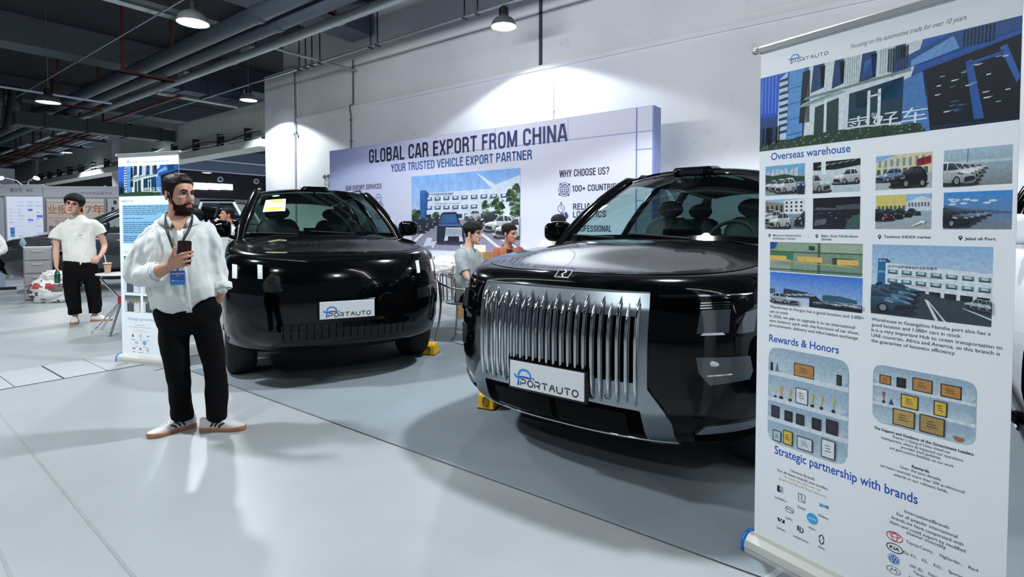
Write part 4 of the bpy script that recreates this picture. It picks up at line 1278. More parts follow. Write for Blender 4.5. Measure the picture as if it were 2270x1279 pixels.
# ------------------------------------------------------------------ roll-up banners
M_SHEET = mat('banner_film', '#f0f4f9', .32, vary=(1.5, .02))
M_ALU = mat('anodised_aluminium', '#c2c6c6', .32, .7)
M_BLUECAP = mat('blue_plastic_cap', '#1f6fd0', .35)
def rollup(name, label, loc, rotz, full=True):
    t = thing(name, label, 'banner', loc, rotz, 'roll-up banners of the exporter')
    mb = MB(); mb.box((.40, .0015, 1.075), (.80, .003, 2.01)); mb.build('graphic_panel', M_SHEET, t, 0)
    mb = MB()
    prof = [(-.050, .0), (-.054, .02), (-.048, .055), (-.025, .075), (.0, .078), (.035, .07), (.06, .04), (.06, .0)]
    mb.prism(prof, 'x', -.012, .812)
    mb.prism([(-.057, .028), (-.057, .034), (-.048, .058), (-.046, .05)], 'x', -.012, .812)
    mb.build('cassette_base', mat('pale_aluminium', '#cfcfc8', .42, .25), t, 30, bevel=.003)
    for x0, x1 in ((-.030, -.012), (.812, .832)):
        mb = MB(); mb.prism([(a * 1.06, b * 1.06) for a, b in prof], 'x', x0, x1); mb.build('end_cap', M_BLUECAP, t, 30, bevel=.006)
    for x in (.14, .66):
        mb = MB(); mb.box((x, .0, .004), (.03, .34, .008)); mb.build('foot', M_ALU, t, 0, bevel=.003)
    mb = MB(); mb.prism([(-.010, 2.072), (-.012, 2.092), (.0, 2.10), (.012, 2.092), (.010, 2.072)], 'x', -.006, .806); mb.sphere((-.022, 0, 2.086), (.018, .013, .014), 12, 8); mb.sphere((.822, 0, 2.086), (.018, .013, .014), 12, 8)
    mb.build('top_rail', M_ALU, t, 40)
    mb = MB(); mb.tube([(.40, .05, .06), (.40, .03, 1.0), (.40, .012, 2.08)], .009, 10); mb.build('support_pole', M_ALU, t)
    def part(nm, fn, **kw):
        p = Print()
        fn(p)
        p.build(nm, t, UPRIGHT, mat_=print_mat('printed_photo', .38, grain=75.0) if nm in ('photograph_print', 'header_photograph') else None)
    part('header_photograph', lambda p: header_picture(p, 0.0, 1.672, .80, 1.970))
    BL, TX = '#1c53b4', '#3a4048'
    part('company_mark', lambda p: logo_portauto(p, .118, 1.998, .034, dark='#4a525c'))
    def heading(p):
        p.text('Focusing on the automotive trade for over 10 years', .340, 1.999, .0235, '#4a525c', width=.33, shear=.22)
    part('heading_lettering', heading)
    if full:
        part('section_heading', lambda p: p.text('Overseas warehouse', .049, 1.631, .042, '#2a62ae', width=.298, bold=.014))
        part('section_heading', lambda p: p.text('Rewards & Honors', .053, .896, .041, BL, width=.268, bold=.016))
        part('section_heading', lambda p: p.text('Strategic partnership with brands', .083, .443, .048, BL, width=.492, bold=.016))
        kinds = [('tower_lot', .027, 1.488, .186, 1.607), ('garage_white', .217, 1.488, .381, 1.605), ('yellow_row_day', .430, 1.488, .593, 1.605), ('port_white', .623, 1.488, .788, 1.603),
                 ('white_house_lot', .028, 1.353, .188, 1.472), ('night_garage', .219, 1.353, .383, 1.470), ('yellow_row_dark', .432, 1.354, .594, 1.470), ('port_dark', .625, 1.354, .790, 1.470),
                 ('aerial', .051, 1.184, .394, 1.301), ('blue_lot', .053, 1.055, .396, 1.180)]
        for kd, a, b, c, d in kinds:
            part('photograph_print', lambda p: small_scene(p, kd, a, b, c, d))
        def big(p):
            x0, y0, x1, y1 = .424, 1.060, .750, 1.301
            centre_building(p, x0, y0, x1, y1)
            W, H, q = sub(p, x0, y0, x1, y1)
            p.poly(q([(0, 0), (0, .3), (.45, .36), (1, .2), (1, 0)]), '#3b4650', True)
            for a, b, c, d in (((.48, .27), (.50, .27), (.60, .0), (.57, 0)), ((.5, .26), (.51, .26), (.66, 0), (.64, 0)), ((.78, .2), (.80, .2), (1, .1), (1, .08))):
                p.poly(q([a, b, c, d]), '#d8e0e4', False)
            p.lay += 1
            for i in (3, 2, 1, 0):
                car_pic(p, q, -.22 + .12 * i, .04 + .09 * i, .60 - .10 * i, .34 - .06 * i, '#3e6484', top='#1b3040', lamp='#86a4b8', flip=True, W=W, H=H)
            for i in range(4):
                car_pic(p, q, .80 + .06 * i, .20 - .01 * i, .16, .14, '#aebcc6', W=W, H=H)
        part('photograph_print', big)
        def caps(p):
            for t1, x, y, w, pn in ((('Moscow Automotive', 'Exhibition Center'), .063, 1.324, (.112, .092), .048), (('Baku Zaur Nudiraliyev', 'Street'), .252, 1.324, (.126, .036), .235), (('Tashkent INDEX market',), .459, 1.324, (.135,), .446), (('Jebal ali Port',), .681, 1.321, (.073,), .670)):
                pin(p, pn, 1.329, .0105)
                for k, s_ in enumerate(t1):
                    p.text(s_, x, y - .0125 * k, .0125, TX, width=w[k], bold=.012, step=False)
            p.lay += 1
            for k, (s_, w) in enumerate((('Warehouse in Horgos has a good location and 3,000+', .349), ('cars in stock.', .078), ('In 2026, we plan to upgrade it to an international', .320), ('auto business park with the functions of car show,', .334), ('procurement, delivery and information exchange', .330))):
                p.text(s_, .0535, 1.033 - .0187 * k, .0165, TX, width=w, step=False)
            for k, (s_, w) in enumerate((('Warehouse in Guangzhou Nansha port also has a', .322), ('good location and 1,000+ cars in stock.', .252), ('It is a very important Hub to ocean transportation to', .350), ('UAE countries, Africa and America. so this branch is', .345), ('the guarantee of business efficiency', .236))):
                p.text(s_, .427, 1.034 - .0187 * k, .0165, TX, width=w, step=False)
            p.lay += 1
            for s_, y, w, b in (('The Support and Guidance of the Government Leaders', .656, .275, .02), ('Premier Li Qiang of China visited our', .642, .160, 0), ('headquarters, where he inspected our operations.', .628, .228, 0), ('provided work guidance,', .615, .110, 0), ('and gave positive feedback on our work', .601, .178, 0)):
                p.text(s_, .579, y, .0135, TX, 'c', width=w, bold=b, step=False)
            for s_, y, w, b in (('Rewards', .560, .048, .025), ('Over the past decade,', .546, .115, 0), ('we have received more than 200 professional', .530, .234, 0), ('awards in our relevant fields.', .514, .150, 0)):
                p.text(s_, .580, y, .0135, TX, 'c', width=w, bold=b, step=False)
            for s_, y, w, c in (('Chinese Brands', .393, .094, TX), ('For all these brands and modles,', .375, .196, TX), ('we have got the new car', .360, .145, '#cdb98f'), ('imported bound from factory.', .344, .184, '#cdb98f')):
                p.text(s_, .195, y, .0145, c, 'c', width=w, step=False)
            for s_, y, w in (('InternationalBrands', .400, .122), ('For all popular international', .381, .166), ('brands,we have cooperated with', .363, .196), ('them and could export by modified', .345, .208), ('channel smoothly', .331, .108)):
                p.text(s_, .599, y, .0155, TX, 'c', width=w, step=False)
            for s_, x, y, w in (('Toyota:Camry、  Highlander、  Rav4', .545, .300, .190), ('Kia: K3、  K5、  KX1、  Sportage', .538, .260, .165), ('VW: ID、  Passat', .556, .224, .08), ('Tavendor', .568, .207, .05), ('Hyundai: Elantra', .556, .184, .09)):
                p.text(s_, x, y, .0145, TX, width=w, step=False)
            p.lay += 1
        part('caption_lettering', caps)
        WD, GO, DK, WH = '#b98448', '#d9b648', '#1a2228', '#dfe6ea'
        part('photograph_print', lambda p: shelves(p, .052, .485, .358, .876, [.26, .47, .74], [
            ('plaque', 3, .34, .078, .052, WD), ('cone', 3, .12, .016, .040, '#5c7c8c'), ('plaque', 3, .86, .018, .040, '#2a3040'), ('plaque', 3, .03, .010, .034, DK),
            ('cup', 2, .10, .018, .038, '#c9c9b4'), ('cup', 2, .18, .024, .052, '#c9a066'), ('cup', 2, .30, .02, .048, '#cbb878'), ('plaque', 2, .37, .048, .062, WH), ('cup', 2, .58, .02, .05, '#c9b06a'), ('cup', 2, .69, .018, .05, '#c9b888'), ('cup', 2, .83, .018, .055, '#c0b884'),
            ('plaque', 1, .05, .034, .048, '#3a2f56'), ('plaque', 1, .23, .032, .042, DK), ('plaque', 1, .38, .032, .042, '#23303c'), ('plaque', 1, .58, .034, .044, DK), ('plaque', 1, .75, .042, .054, '#35283e'),
            ('plaque', 0, .08, .034, .044, '#b9cbd0'), ('plaque', 0, .22, .038, .056, GO), ('plaque', 0, .40, .060, .050, '#cfd9e0'), ('plaque', 0, .70, .050, .070, WH)]))
        part('photograph_print', lambda p: shelves(p, .435, .682, .721, .884, [.34, .66], [
            ('plaque', 2, .07, .036, .032, WD), ('plaque', 2, .25, .028, .034, DK), ('plaque', 2, .41, .056, .044, WD), ('plaque', 2, .68, .054, .042, WD),
            ('cup', 1, .12, .014, .038, '#a4544c'), ('cone', 1, .20, .014, .022, '#28488c'), ('plaque', 1, .30, .050, .046, GO), ('plaque', 1, .62, .036, .048, GO),
            ('plaque', 0, .22, .064, .056, '#b79a5c'), ('plaque', 0, .49, .068, .058, '#a88c54'), ('bowl', 0, .80, .030, .012, '#b0603c')]))
        part('brand_marks', lambda p: brand_marks(p, True))
        part('brand_marks', lambda p: brand_marks(p, False))
    else:
        def about(p):
            p.text('ABOUT US', .035, 1.612, .034, '#7f96c0', width=.15, bold=.01)
            p.rect(.045, 1.20, .74, 1.585, '#7fb8dc', '#9accea')
            R = random.Random(5)
            y = 1.565
            for para in (5, 1, 6, 3, 2):
                for i in range(para):
                    if y < 1.22: break
                    w = .62 if i < para - 1 else .25 + .3 * R.random()
                    x = .055
                    while x < .055 + w:
                        l = .02 + .05 * R.random()
                        p.rect(x, y, min(x + l, .68), y + .008, '#3c6a94', step=False)
                        x += l + .008
                    y -= .0195
                y -= .022
            p.lay += 1
        part('photograph_print', about)
        part('section_heading', lambda p: p.text('CULTURE', .045, 1.100, .032, '#7f96c0', width=.15))
        part('section_heading', lambda p: p.text('Strategic partnership with brands', .083, .425, .046, '#6f86b6', width=.60))
        for a, b, c, d in ((.05, .90, .24, 1.07), (.05, .70, .265, .875), (.05, .505, .265, .675), (.30, .70, .515, .875), (.30, .505, .515, .675), (.545, .505, .76, .675), (.30, .90, .515, 1.07)):
            part('photograph_print', lambda p: small_scene(p, 'crowd', a, b, c, d))
        def caps2(p):
            for y, w, c in ((.375, .13, TX), (.352, .30, TX), (.330, .18, '#cdb98f'), (.308, .22, '#cdb98f')):
                p.text({.375: 'Chinese Brands', .352: 'For all these brands and modles,', .330: 'we have got the new car', .308: 'imported bound from factory.'}[y], .25, y, .015, c, 'c', width=w, step=False)
        part('caption_lettering', caps2)
        def marks2(p):
            q = Print(p.eps, p.lay)
            brand_marks(q, True)
            p.v += [((a[0] - .08) * 1.18 + .12, (a[1] - .14) * 1.02 + .10, a[2]) for a in q.v]; p.f += q.f; p.c += q.c
        part('brand_marks', marks2)
    return t
rollup('rollup_banner', 'tall white roll-up banner at the right edge with warehouse photographs and award shelves', (1.02, 2.24, 0), math.radians(-55.8))
rollup('rollup_banner', 'white roll-up banner behind the bearded man with an ABOUT US panel', (-3.97, 5.48, 0), math.radians(-18), full=False)

# ------------------------------------------------------------------ the big backdrop
BS, BN = 12.47, 8.55       # its left end along the wall, its front face
BW, BH, BD = 8.95, 3.37, .30
bt = thing('exhibition_backdrop', 'long pale blue backdrop wall with GLOBAL CAR EXPORT FROM CHINA title', 'backdrop', hall(BS, BN), -WA)
mb = MB()
mb.box((BW / 2, BD / 2, BH / 2), (BW, BD, BH))
mb.build('frame_box', mat('fabric_box_blue', '#8f9ed0', .7, vary=(.8, .08)), bt, 0, bevel=.012)
_lay = [1]
def bp(fn, nm, m_=None):
    p = Print(eps=.0003, lay=_lay[0])
    fn(p)
    if p.lay < 60:
        _lay[0] = p.lay + 1
    p.build(nm, bt, UPRIGHT, mat_=m_ or print_mat('backdrop_fabric', .6))  # fabric shows only its printed ink, with no emission
def bx(s):   # along-wall position measured in the hall -> sheet coordinate
    return BS - s * .966
def bz(z):
    return 1.36 + (z - 1.36) * .966
def ground(p):
    z1 = BH - .01
    n = 12
    for i in range(n):       # printed tint: deeper blue at the left end
        a, b = .01 + (BW - .02) * i / n, .01 + (BW - .02) * (i + 1) / n
        def c(t, top):
            L = (140, 150, 206) if top else (188, 196, 228)
            R_ = (216, 217, 236) if top else (218, 220, 238)
            k = min(1, t * 2.0)
            return '#%02x%02x%02x' % tuple(int(L[j] + (R_[j] - L[j]) * k) for j in range(3))
        p.face([(a, .01), (b, .01), (b, 1.9), (a, 1.9)], [c(i / n, 0), c((i + 1) / n, 0), c((i + 1) / n, 0), c(i / n, 0)], False)
        p.face([(a, 1.9), (b, 1.9), (b, z1), (a, z1)], [c(i / n, 0), c((i + 1) / n, 0), c((i + 1) / n, 1), c(i / n, 1)], False)
    p.lay += 1
    F = '#9fa9d8'
    for x in (BW - .32, BW - .03):
        p.rect(x, .01, x + .028, z1, '#7f8cc8', step=False)
    for z in (bz(3.0), ):
        p.rect(.6, z, BW - .02, z + .02, F, step=False)
    for x in (2.2, 3.9, 5.6, 7.3):
        p.rect(x, bz(3.0), x + .014, z1, F, step=False)
    for z in (1.0, 1.8, 2.65):
        p.rect(BW - .32, z, BW - .02, z + .02, '#8c98ce', step=False)
    p.lay += 1
bp(ground, 'printed_fabric')
def titles(p):
    caps(p, 'GLOBAL CAR EXPORT FROM CHINA', bx(11.22), bz(2.99), .325, ['#20263c', '#252c48', '#38407a', '#3c4474'], width=bx(5.36) - bx(11.22))
    caps(p, 'YOUR TRUSTED VEHICLE EXPORT PARTNER', bx(10.38), bz(2.71), .185, ['#27407c', '#2f66b0', '#2c5a9c', '#2e4c86'], width=bx(6.17) - bx(10.38))
bp(titles, 'title_lettering')
DKB = '#2a3048'
def services(p):
    caps(p, 'OUR EXPORT SERVICES', bx(12.2), bz(2.33), .118, DKB, width=bx(10.74) - bx(12.2))
    for k, (s_, w) in enumerate((('VEHICLE SOURCING', 1.02), ('CUSTOMS CLEARANCE', 1.06), ('GLOBAL SHIPPING', .96), ('AFTER SALES', .78))):
        caps(p, s_, bx(11.15), bz(2.04 - .42 * k), .095, '#4d5878', width=w, align='r', step=False)
        cx, cy = bx(10.86), bz(2.09 - .42 * k)
        p.ring(cx, cy, .10, .016, '#3f5fa8', step=False)
        if k == 0:
            p.line([(cx + .07, cy - .07), (cx + .17, cy - .19)], .03, '#3f5fa8', step=False)
            p.line([(cx - .05, cy - .03), (cx - .05, cy + .02), (cx + .05, cy + .02), (cx + .05, cy - .03)], .018, '#3f5fa8', step=False)
        else:
            p.ring(cx, cy, .05, .012, '#3f5fa8', .10, step=False); p.line([(cx - .1, cy), (cx + .1, cy)], .012, '#3f5fa8', step=False)
    p.lay += 1
bp(services, 'services_lettering')
def why(p):
    caps(p, 'WHY CHOOSE US?', bx(5.53), bz(2.315), .130, DKB, width=bx(4.48) - bx(5.53))
    caps(p, '100+ COUNTRIES', bx(5.25), bz(2.03), .112, DKB, width=.95, step=False)
    caps(p, 'RELIABLE', bx(5.23), bz(1.69), .112, DKB, width=.60, step=False)
    caps(p, 'LOGISTICS', bx(5.23), bz(1.545), .112, DKB, width=.67, step=False)
    caps(p, 'PROFESSIONAL', bx(5.19), bz(1.28), .112, DKB, width=.735, step=False)
    p.lay += 1
    B_ = '#3c4a78'
    cx, cy = bx(5.42), bz(2.08)
    p.ring(cx, cy, .125, .010, B_, step=False); p.ring(cx, cy, .092, .014, B_, step=False); p.ring(cx, cy, .045, .010, B_, .092, step=False)
    for dy in (-.04, .04): p.line([(cx - .085, cy + dy), (cx + .085, cy + dy)], .010, B_, step=False)
    p.line([(cx - .09, cy), (cx + .09, cy)], .010, B_, step=False); p.line([(cx, cy - .09), (cx, cy + .09)], .010, B_, step=False)
    for a in (40, 130, 220, 310): p.disc(cx + .135 * math.cos(math.radians(a)), cy + .135 * math.sin(math.radians(a)), .02, B_, step=False)
    p.lay += 1
    cx, cy = bx(5.46), bz(1.72)
    p.ring(cx - .03, cy, .07, .012, B_, step=False); p.line([(cx - .03, cy + .05), (cx - .03, cy), (cx + .01, cy - .02)], .012, B_, step=False); p.rect(cx - .05, cy + .09, cx - .01, cy + .115, B_, step=False)
    p.rect(cx - .05, cy - .17, cx + .04, cy - .08, '#4a62b0', step=False); p.poly([(cx + .05, cy - .17), (cx + .05, cy - .06), (cx + .09, cy - .07), (cx + .125, cy - .12), (cx + .125, cy - .17)], B_, step=True)
    for d in (-.02, .08): p.disc(cx + d, cy - .175, .022, DKB, step=False)
    p.lay += 1
    cx, cy = bx(5.42), bz(1.32)
    p.disc(cx, cy + .07, .045, B_, step=False); p.poly([(cx - .09, cy - .10), (cx - .07, cy), (cx, cy + .02), (cx + .07, cy), (cx + .09, cy - .10)], B_)
bp(why, 'reasons_lettering')
bp(lambda p: lot_cars(p, bx(9.645), bz(.84), bx(6.46), bz(2.56)), 'photograph_print', print_mat('backdrop_photo', .6, grain=5.0))
def lower(p):
    p.rect(bx(9.645) - .2, .05, bx(6.46) + .2, bz(.80), '#d4d8ec', '#dfe2f2')
    for s_, x in (('NY', 8.92), (':', 8.62)):
        p.text(s_, bx(x), bz(.56), .19, '#2e344c', bold=.01, step=False)
    cx, cy = bx(8.17), bz(.40)
    p.lay += 1
    p.ring(cx, cy, .135, .02, '#3a4f8c'); p.line([(cx - .10, cy + .08), (cx - .04, cy - .11), (cx, cy - .01), (cx + .04, cy - .11), (cx + .10, cy + .08)], .022, '#3a4f8c', step=False); p.line([(cx - .05, cy + .11), (cx, cy), (cx + .05, cy + .11)], .022, '#3a4f8c')
bp(lower, 'partner_marks')
# ------------------------------------------------------------------ cars
M_PAINT = mat('black_car_paint', '#040506', .12, .0, coat=.4, spec=.2)
M_GLOSS = mat('gloss_black_panel', '#020304', .06, .0, spec=.35)
M_CHROME = mat('polished_chrome', '#d9dee2', .09, 1.0)
M_SATIN = mat('satin_silver', '#98a1a8', .30, 1.0)
M_RUBBER = mat('tyre_rubber', '#121314', .75, bump=(60, .2))
M_RIM = mat('dark_alloy', '#3d4247', .3, .9)
M_CABIN = mat('dark_cabin', '#111416', .85)
M_SEAT = mat('cabin_leather', '#1d2022', .6)
M_VOID = mat('deep_black_mesh', '#020203', .8, spec=.05)
M_LENS = mat('clear_lamp_lens', '#4a5156', .12, .3, coat=.8)
M_DRL = mat('white_light_guide', '#dfe6ec', .3)
M_PLATE = mat('white_plate', '#dfe3e6', .4)
G_SCREEN = glass_mat('windscreen_glass', (.54, .73, .69))
G_SIDE = glass_mat('side_glass', (.84, .93, .92))
G_DARK = glass_mat('privacy_glass', (.13, .18, .19))

def interp(tab, z, k):
    z = min(max(z, tab[0][0]), tab[-1][0])
    for p, q in zip(tab, tab[1:]):
        if z <= q[0]:
            t = (z - p[0]) / (q[0] - p[0])
            return p[k] + (q[k] - p[k]) * t
def sstep(a, b, x):
    t = min(1, max(0, (x - a) / (b - a)))
    return t * t * (3 - 2 * t)

class Car:
    """one car body in its own space: x to its left hand seen from ahead reads rightwards, y runs from the nose to the tail"""
    def __init__(s, **k):
        s.rear_glass, s.screen_glass = G_DARK, G_SCREEN
        s.__dict__.update(k)
    def fy(s, x, z):
        w, yf = interp(s.rings, z, 1), interp(s.rings, z, 2)
        t = min(abs(x) / w, .9999)
        return yf + s.B * (1 - (1 - t ** s.n) ** (1 / s.n))
    def P(s, x, z, off=0.0):
        """point on the nose, lifted OFF outwards"""
        e = .004
        dx = (s.fy(x + e, z) - s.fy(x - e, z)) / (2 * e)
        dz = (s.fy(x, z + e) - s.fy(x, z - e)) / (2 * e)
        n = Vector((dx, -1, dz)); n.normalize()
        return Vector((x, s.fy(x, z), z)) + n * off
    def rise(s, y):
        return s.hood_rise * sstep(0, s.cowl, y) - s.tail_drop * sstep(s.L - 1.0, s.L, y)
    def patch(s, mb, rows, off=.004, thick=.02, mi=0, fine=4):
        """rows of (x, z) from bottom to top; a plate lying on the nose with its own edge"""
        R = []
        for r in rows:
            rr = []
            for (a, b) in zip(r, r[1:]):
                for i in range(fine):
                    t = i / fine
                    rr.append((a[0] + (b[0] - a[0]) * t, a[1] + (b[1] - a[1]) * t))
            rr.append(r[-1])
            R.append(rr)
        R2 = []
        for a, b in zip(R, R[1:]):
            for i in range(fine):
                t = i / fine
                R2.append([(p[0] + (q[0] - p[0]) * t, p[1] + (q[1] - p[1]) * t) for p, q in zip(a, b)])
        R2.append(R[-1])
        top = [[s.P(x, z, off) for x, z in r] for r in R2]
        mb.grid(top, mi)
        edge = [R2[0][j] for j in range(len(R2[0]))] + [R2[i][-1] for i in range(1, len(R2))] + [R2[-1][j] for j in range(len(R2[0]) - 2, -1, -1)] + [R2[i][0] for i in range(len(R2) - 2, 0, -1)]
        ring1 = [s.P(x, z, off) for x, z in edge]
        ring2 = [s.P(x, z, off - thick) for x, z in edge]
        mb.loft([ring1, ring2], cap=False, mi=mi)
    def mpatch(s, mb, rows, **k):
        s.patch(mb, rows, **k)
        s.patch(mb, [[(-x, z) for x, z in r] for r in rows], **k)
    def body(s, root):
        paint = s.paint
        nF, nS, nR = 16, 22, 12
        def half(w, yf, yr):
            pts = []
            for i in range(nF + 1):
                a = PI / 2 * i / nF
                t = math.sin(a) ** (2 / s.n)
                pts.append((w * t, yf + s.B * (1 - math.cos(a) ** (2 / s.n))))
            y0, y1 = yf + s.B, yr - s.BR
            for i in range(1, nS):
                t = i / nS
                pts.append((w * (1 - s.tumble * (2 * t - 1) ** 2 * (1 if t > .5 else .0)), y0 + (y1 - y0) * t))
            for i in range(nR + 1):
                a = PI / 2 * (1 - i / nR)
                pts.append((w * (1 - s.tumble) * math.sin(a) ** (2 / 3.2), yr - s.BR * (1 - math.cos(a) ** (2 / 3.2))))
            return pts
        ringdata = s.rings + s.shoulder
        H, rings = [], []
        for z, w, yf in ringdata:
            h = half(w, yf, s.L - yf * 1.2)
            wt = sstep(.55, s.rings[-1][0], z)
            hz = [(x, y, z + s.rise(y) * wt) for x, y in h]
            H.append(hz)
            rings.append(hz + [(-x, y, zz) for x, y, zz in reversed(hz[1:-1])])
        mb = MB()
        mb.loft(rings, cap=False)
        mb.add(rings[0], [tuple(range(len(rings[0])))])
        top = H[-1]
        M = 14
        rows, hood_rows = [], []
        for (x, y, z) in top:
            row = []
            for j in range(M + 1):
                m = -1 + 2 * j / M
                cr = s.crown * sstep(top[0][1] - .05, top[0][1] + s.crown_run, y) * (1 - abs(m) ** 2.6) ** 1.5
                if s.ridge:
                    cr += s.ridge * sstep(top[0][1] + .1, top[0][1] + .6, y) * math.exp(-((abs(m) - .62) / .09) ** 2)
                row.append((x * m, y, z + cr))
            rows.append(row)
        k = max(i for i, r in enumerate(rows) if r[0][1] < s.cowl + .1)
        # open top for the cutter: close with the same cap so the solid stays closed
        mb.grid(rows)
        me = mb.mesh('body_shell')
        bm = bmesh.new(); bm.from_mesh(me); bmesh.ops.remove_doubles(bm, verts=bm.verts, dist=.0005); bmesh.ops.recalc_face_normals(bm, faces=bm.faces); bm.to_mesh(me); bm.free()
        b = link_mesh('body_shell', me, [paint, M_VOID], None, 0)
        for y in s.axles:
            cm = MB(); cm.tube([(-1.3, y, s.wr + .01), (1.3, y, s.wr + .01)], s.wr + .07, 40)
            co = cm.build('arch', M_VOID, None, 0)
            mod = b.modifiers.new('arch', 'BOOLEAN'); mod.operation = 'DIFFERENCE'; mod.solver = 'EXACT'; mod.object = co
            me2 = evaluated_mesh(b)
            b.modifiers.clear()
            b.data = me2
            bpy.data.objects.remove(co)
        me = b.data
        for p in me.polygons:
            c = p.center
            if any((c.y - y) ** 2 + (c.z - s.wr - .01) ** 2 < (s.wr + .072) ** 2 for y in s.axles) and abs(p.normal.x) < .6:
                p.material_index = 1
        me.polygons.foreach_set('use_smooth', [True] * len(me.polygons))
        me.set_sharp_from_angle(angle=math.radians(42))
        b.parent = root
        # bonnet: its own panel lying a hair above the shell, with a shut line around it
        hood = []
        for r in rows[1:k + 1]:
            hood.append([Vector(p) + Vector((0, 0, .003)) for p in r])
        hm = MB(); hm.grid(hood)
        hm.build('bonnet', paint, root, 60)
        s.hoodrows = rows
        mb = MB()
        mb.grid([[Vector(p) + Vector((0, 0, .012)) for p in r[1:-1]] for r in rows[k:-3]])
        mb.build('cabin_floor', M_CABIN, root, 60)
        return b
    def hood_z(s, x, y):
        best = min(s.hoodrows, key=lambda r: abs(r[7][1] - y))
        w = abs(best[0][0]) or 1
        m = min(1, abs(x) / w)
        return best[0][2] + (best[7][2] - best[0][2]) * (1 - m ** 2.6) ** 1.5
    def cabin(s, root, rails=True):
        paint = s.paint
        wb, wt, ya, yt, zt, yb_t, yd, zb = s.wb, s.wt, s.ya, s.yt, s.zt, s.yrt, s.yd, s.zb
        def bot(m):      # windscreen foot
            return Vector((m * wb, ya - s.bow * (1 - m * m), zb + .02 * (1 - m * m)))
        def top(m):
            return Vector((m * wt, yt - s.bow * .5 * (1 - m * m), zt + s.rc * (1 - m * m)))
        def wind(a, b, nx=16, ny=10, c0=.97):
            rows = []
            for j in range(ny + 1):
                t = a + (b - a) * j / ny
                row = []
                for i in range(nx + 1):
                    m = -c0 + 2 * c0 * i / nx
                    p = bot(m).lerp(top(m), t)
                    p += Vector((0, -1, .6)).normalized() * .05 * math.sin(PI * t)
                    row.append(p)
                rows.append(row)
            return rows
        mb = MB(); mb.grid(wind(.0, 1.0)); mb.build('windscreen', s.screen_glass, root, 180)
        # black ceramic band along the top of the screen and wiper cowl along its foot
        mb = MB(); mb.grid([[p + Vector((0, -.003, .003)) for p in r] for r in wind(.93, 1.0, ny=2)])
        mb.grid([[p + Vector((0, -.004, .004)) for p in r] for r in wind(-.02, .055, ny=2)])
        mb.build('screen_band', M_GLOSS, root, 180)
        mb = MB(); mb.grid([[bot(-1 + 2 * i / 12) + Vector((0, -.10, -.035)) for i in range(13)], [bot(-1 + 2 * i / 12) + Vector((0, .01, .004)) for i in range(13)]])
        mb.build('wiper_cowl', M_CABIN, root, 60)
        for x in (-.28, .30):
            a, b_ = bot(x / wb * .2 - .02), bot(x / wb + (.55 if x > 0 else .35))
            mb = MB(); mb.tube([bot(x / wb) + Vector((0, -.03, .02)), bot(max(-1, x / wb - .55)).lerp(top(max(-1, x / wb - .55)), .05) + Vector((0, -.02, .02))], .008, 6)
            mb.build('wiper', M_CABIN, root)
        # roof
        rows = []
        NR = 14
        for j in range(NR + 1):
            t = j / NR
            row = []
            for i in range(17):
                m = -1 + i / 8
                p = top(m)
                y = p.y + (yb_t - p.y) * t
                w = wt * (1 - .03 * t)
                z = zt + s.rc * (1 - abs(m) ** 2.6) + s.rb * math.sin(PI * min(1, t * .9 + .08)) - s.rdrop * t * t
                row.append((m * w, y, z))
            rows.append(row)
        mb = MB(); mb.grid(rows)
        mb.build('roof', paint, root, 180)
        mb = MB(); mb.grid([[Vector(p) - Vector((0, 0, .05)) for p in r[1:-1]] for r in rows])
        mb.build('headliner', mat('headliner_cloth', '#23282a', .95, spec=.1), root, 180)
        edge = {sd: [Vector(r[0 if sd < 0 else -1]) for r in rows] for sd in (-1, 1)}
        # sides
        def belt(sd, t):
            y = ya + (yd - ya) * t
            return Vector((sd * (wb + .015 * math.sin(PI * t)), y, s.zbelt(y)))
        def cant(sd, t):
            k = t * NR
            i = min(int(k), NR - 1)
            return edge[sd][i].lerp(edge[sd][i + 1], k - i)
        cuts = s.windows
        for sd in (-1, 1):
            for ci, (a0, a1) in enumerate(cuts):
                rr = []
                for j in range(7):
                    v = j / 6
                    row = []
                    for i in range(7):
                        u_ = a0 + (a1 - a0) * i / 6
                        p = belt(sd, u_).lerp(cant(sd, u_), v)
                        p.x += sd * .03 * math.sin(PI * v)
                        row.append(p)
                    rr.append(row)
                mb = MB(); mb.grid(rr); mb.build('side_window', G_SIDE if ci == 0 else G_DARK, root, 180)
            for u_ in [c[1] for c in cuts[:-1]]:
                mb = MB()
                mb.tube([belt(sd, u_ + .005).lerp(cant(sd, u_ + .005), v) + Vector((sd * .03 * math.sin(PI * v), 0, 0)) for v in (0, .25, .5, .75, 1)], .045, 10, flat=(1, .35))
                mb.build('pillar', M_GLOSS, root, 60)
            pts = [bot(sd * 1.0).lerp(top(sd * 1.0), t) + Vector((0, -1, .6)).normalized() * .05 * math.sin(PI * t) for t in [i / 8 for i in range(9)]]
            pts[0] = pts[0] + Vector((0, -.06, -.05))
            mb = MB(); mb.tube(pts + edge[sd][1:], [.050] * 9 + [.042] * NR, 12)
            mb.tube([edge[sd][-1].lerp(belt(sd, 1.0) + Vector((0, .0, 0)), t) for t in (0, .25, .5, .75, 1)], [.045, .07, .08, .085, .09], 12)
            mb.build('pillar', paint, root, 60)
            if rails:
                mb = MB()
                mb.tube([edge[sd][1] + Vector((-sd * .04, 0, .03)), edge[sd][1] + Vector((-sd * .04, .06, .06))] + [e + Vector((-sd * .04, 0, .065)) for e in edge[sd][3:-3]] + [edge[sd][-2] + Vector((-sd * .04, 0, .03))], .016, 8)
                mb.build('roof_rail', M_CHROME if s.chrome_rail else M_GLOSS, root, 60)
        # rear screen
        rr = []
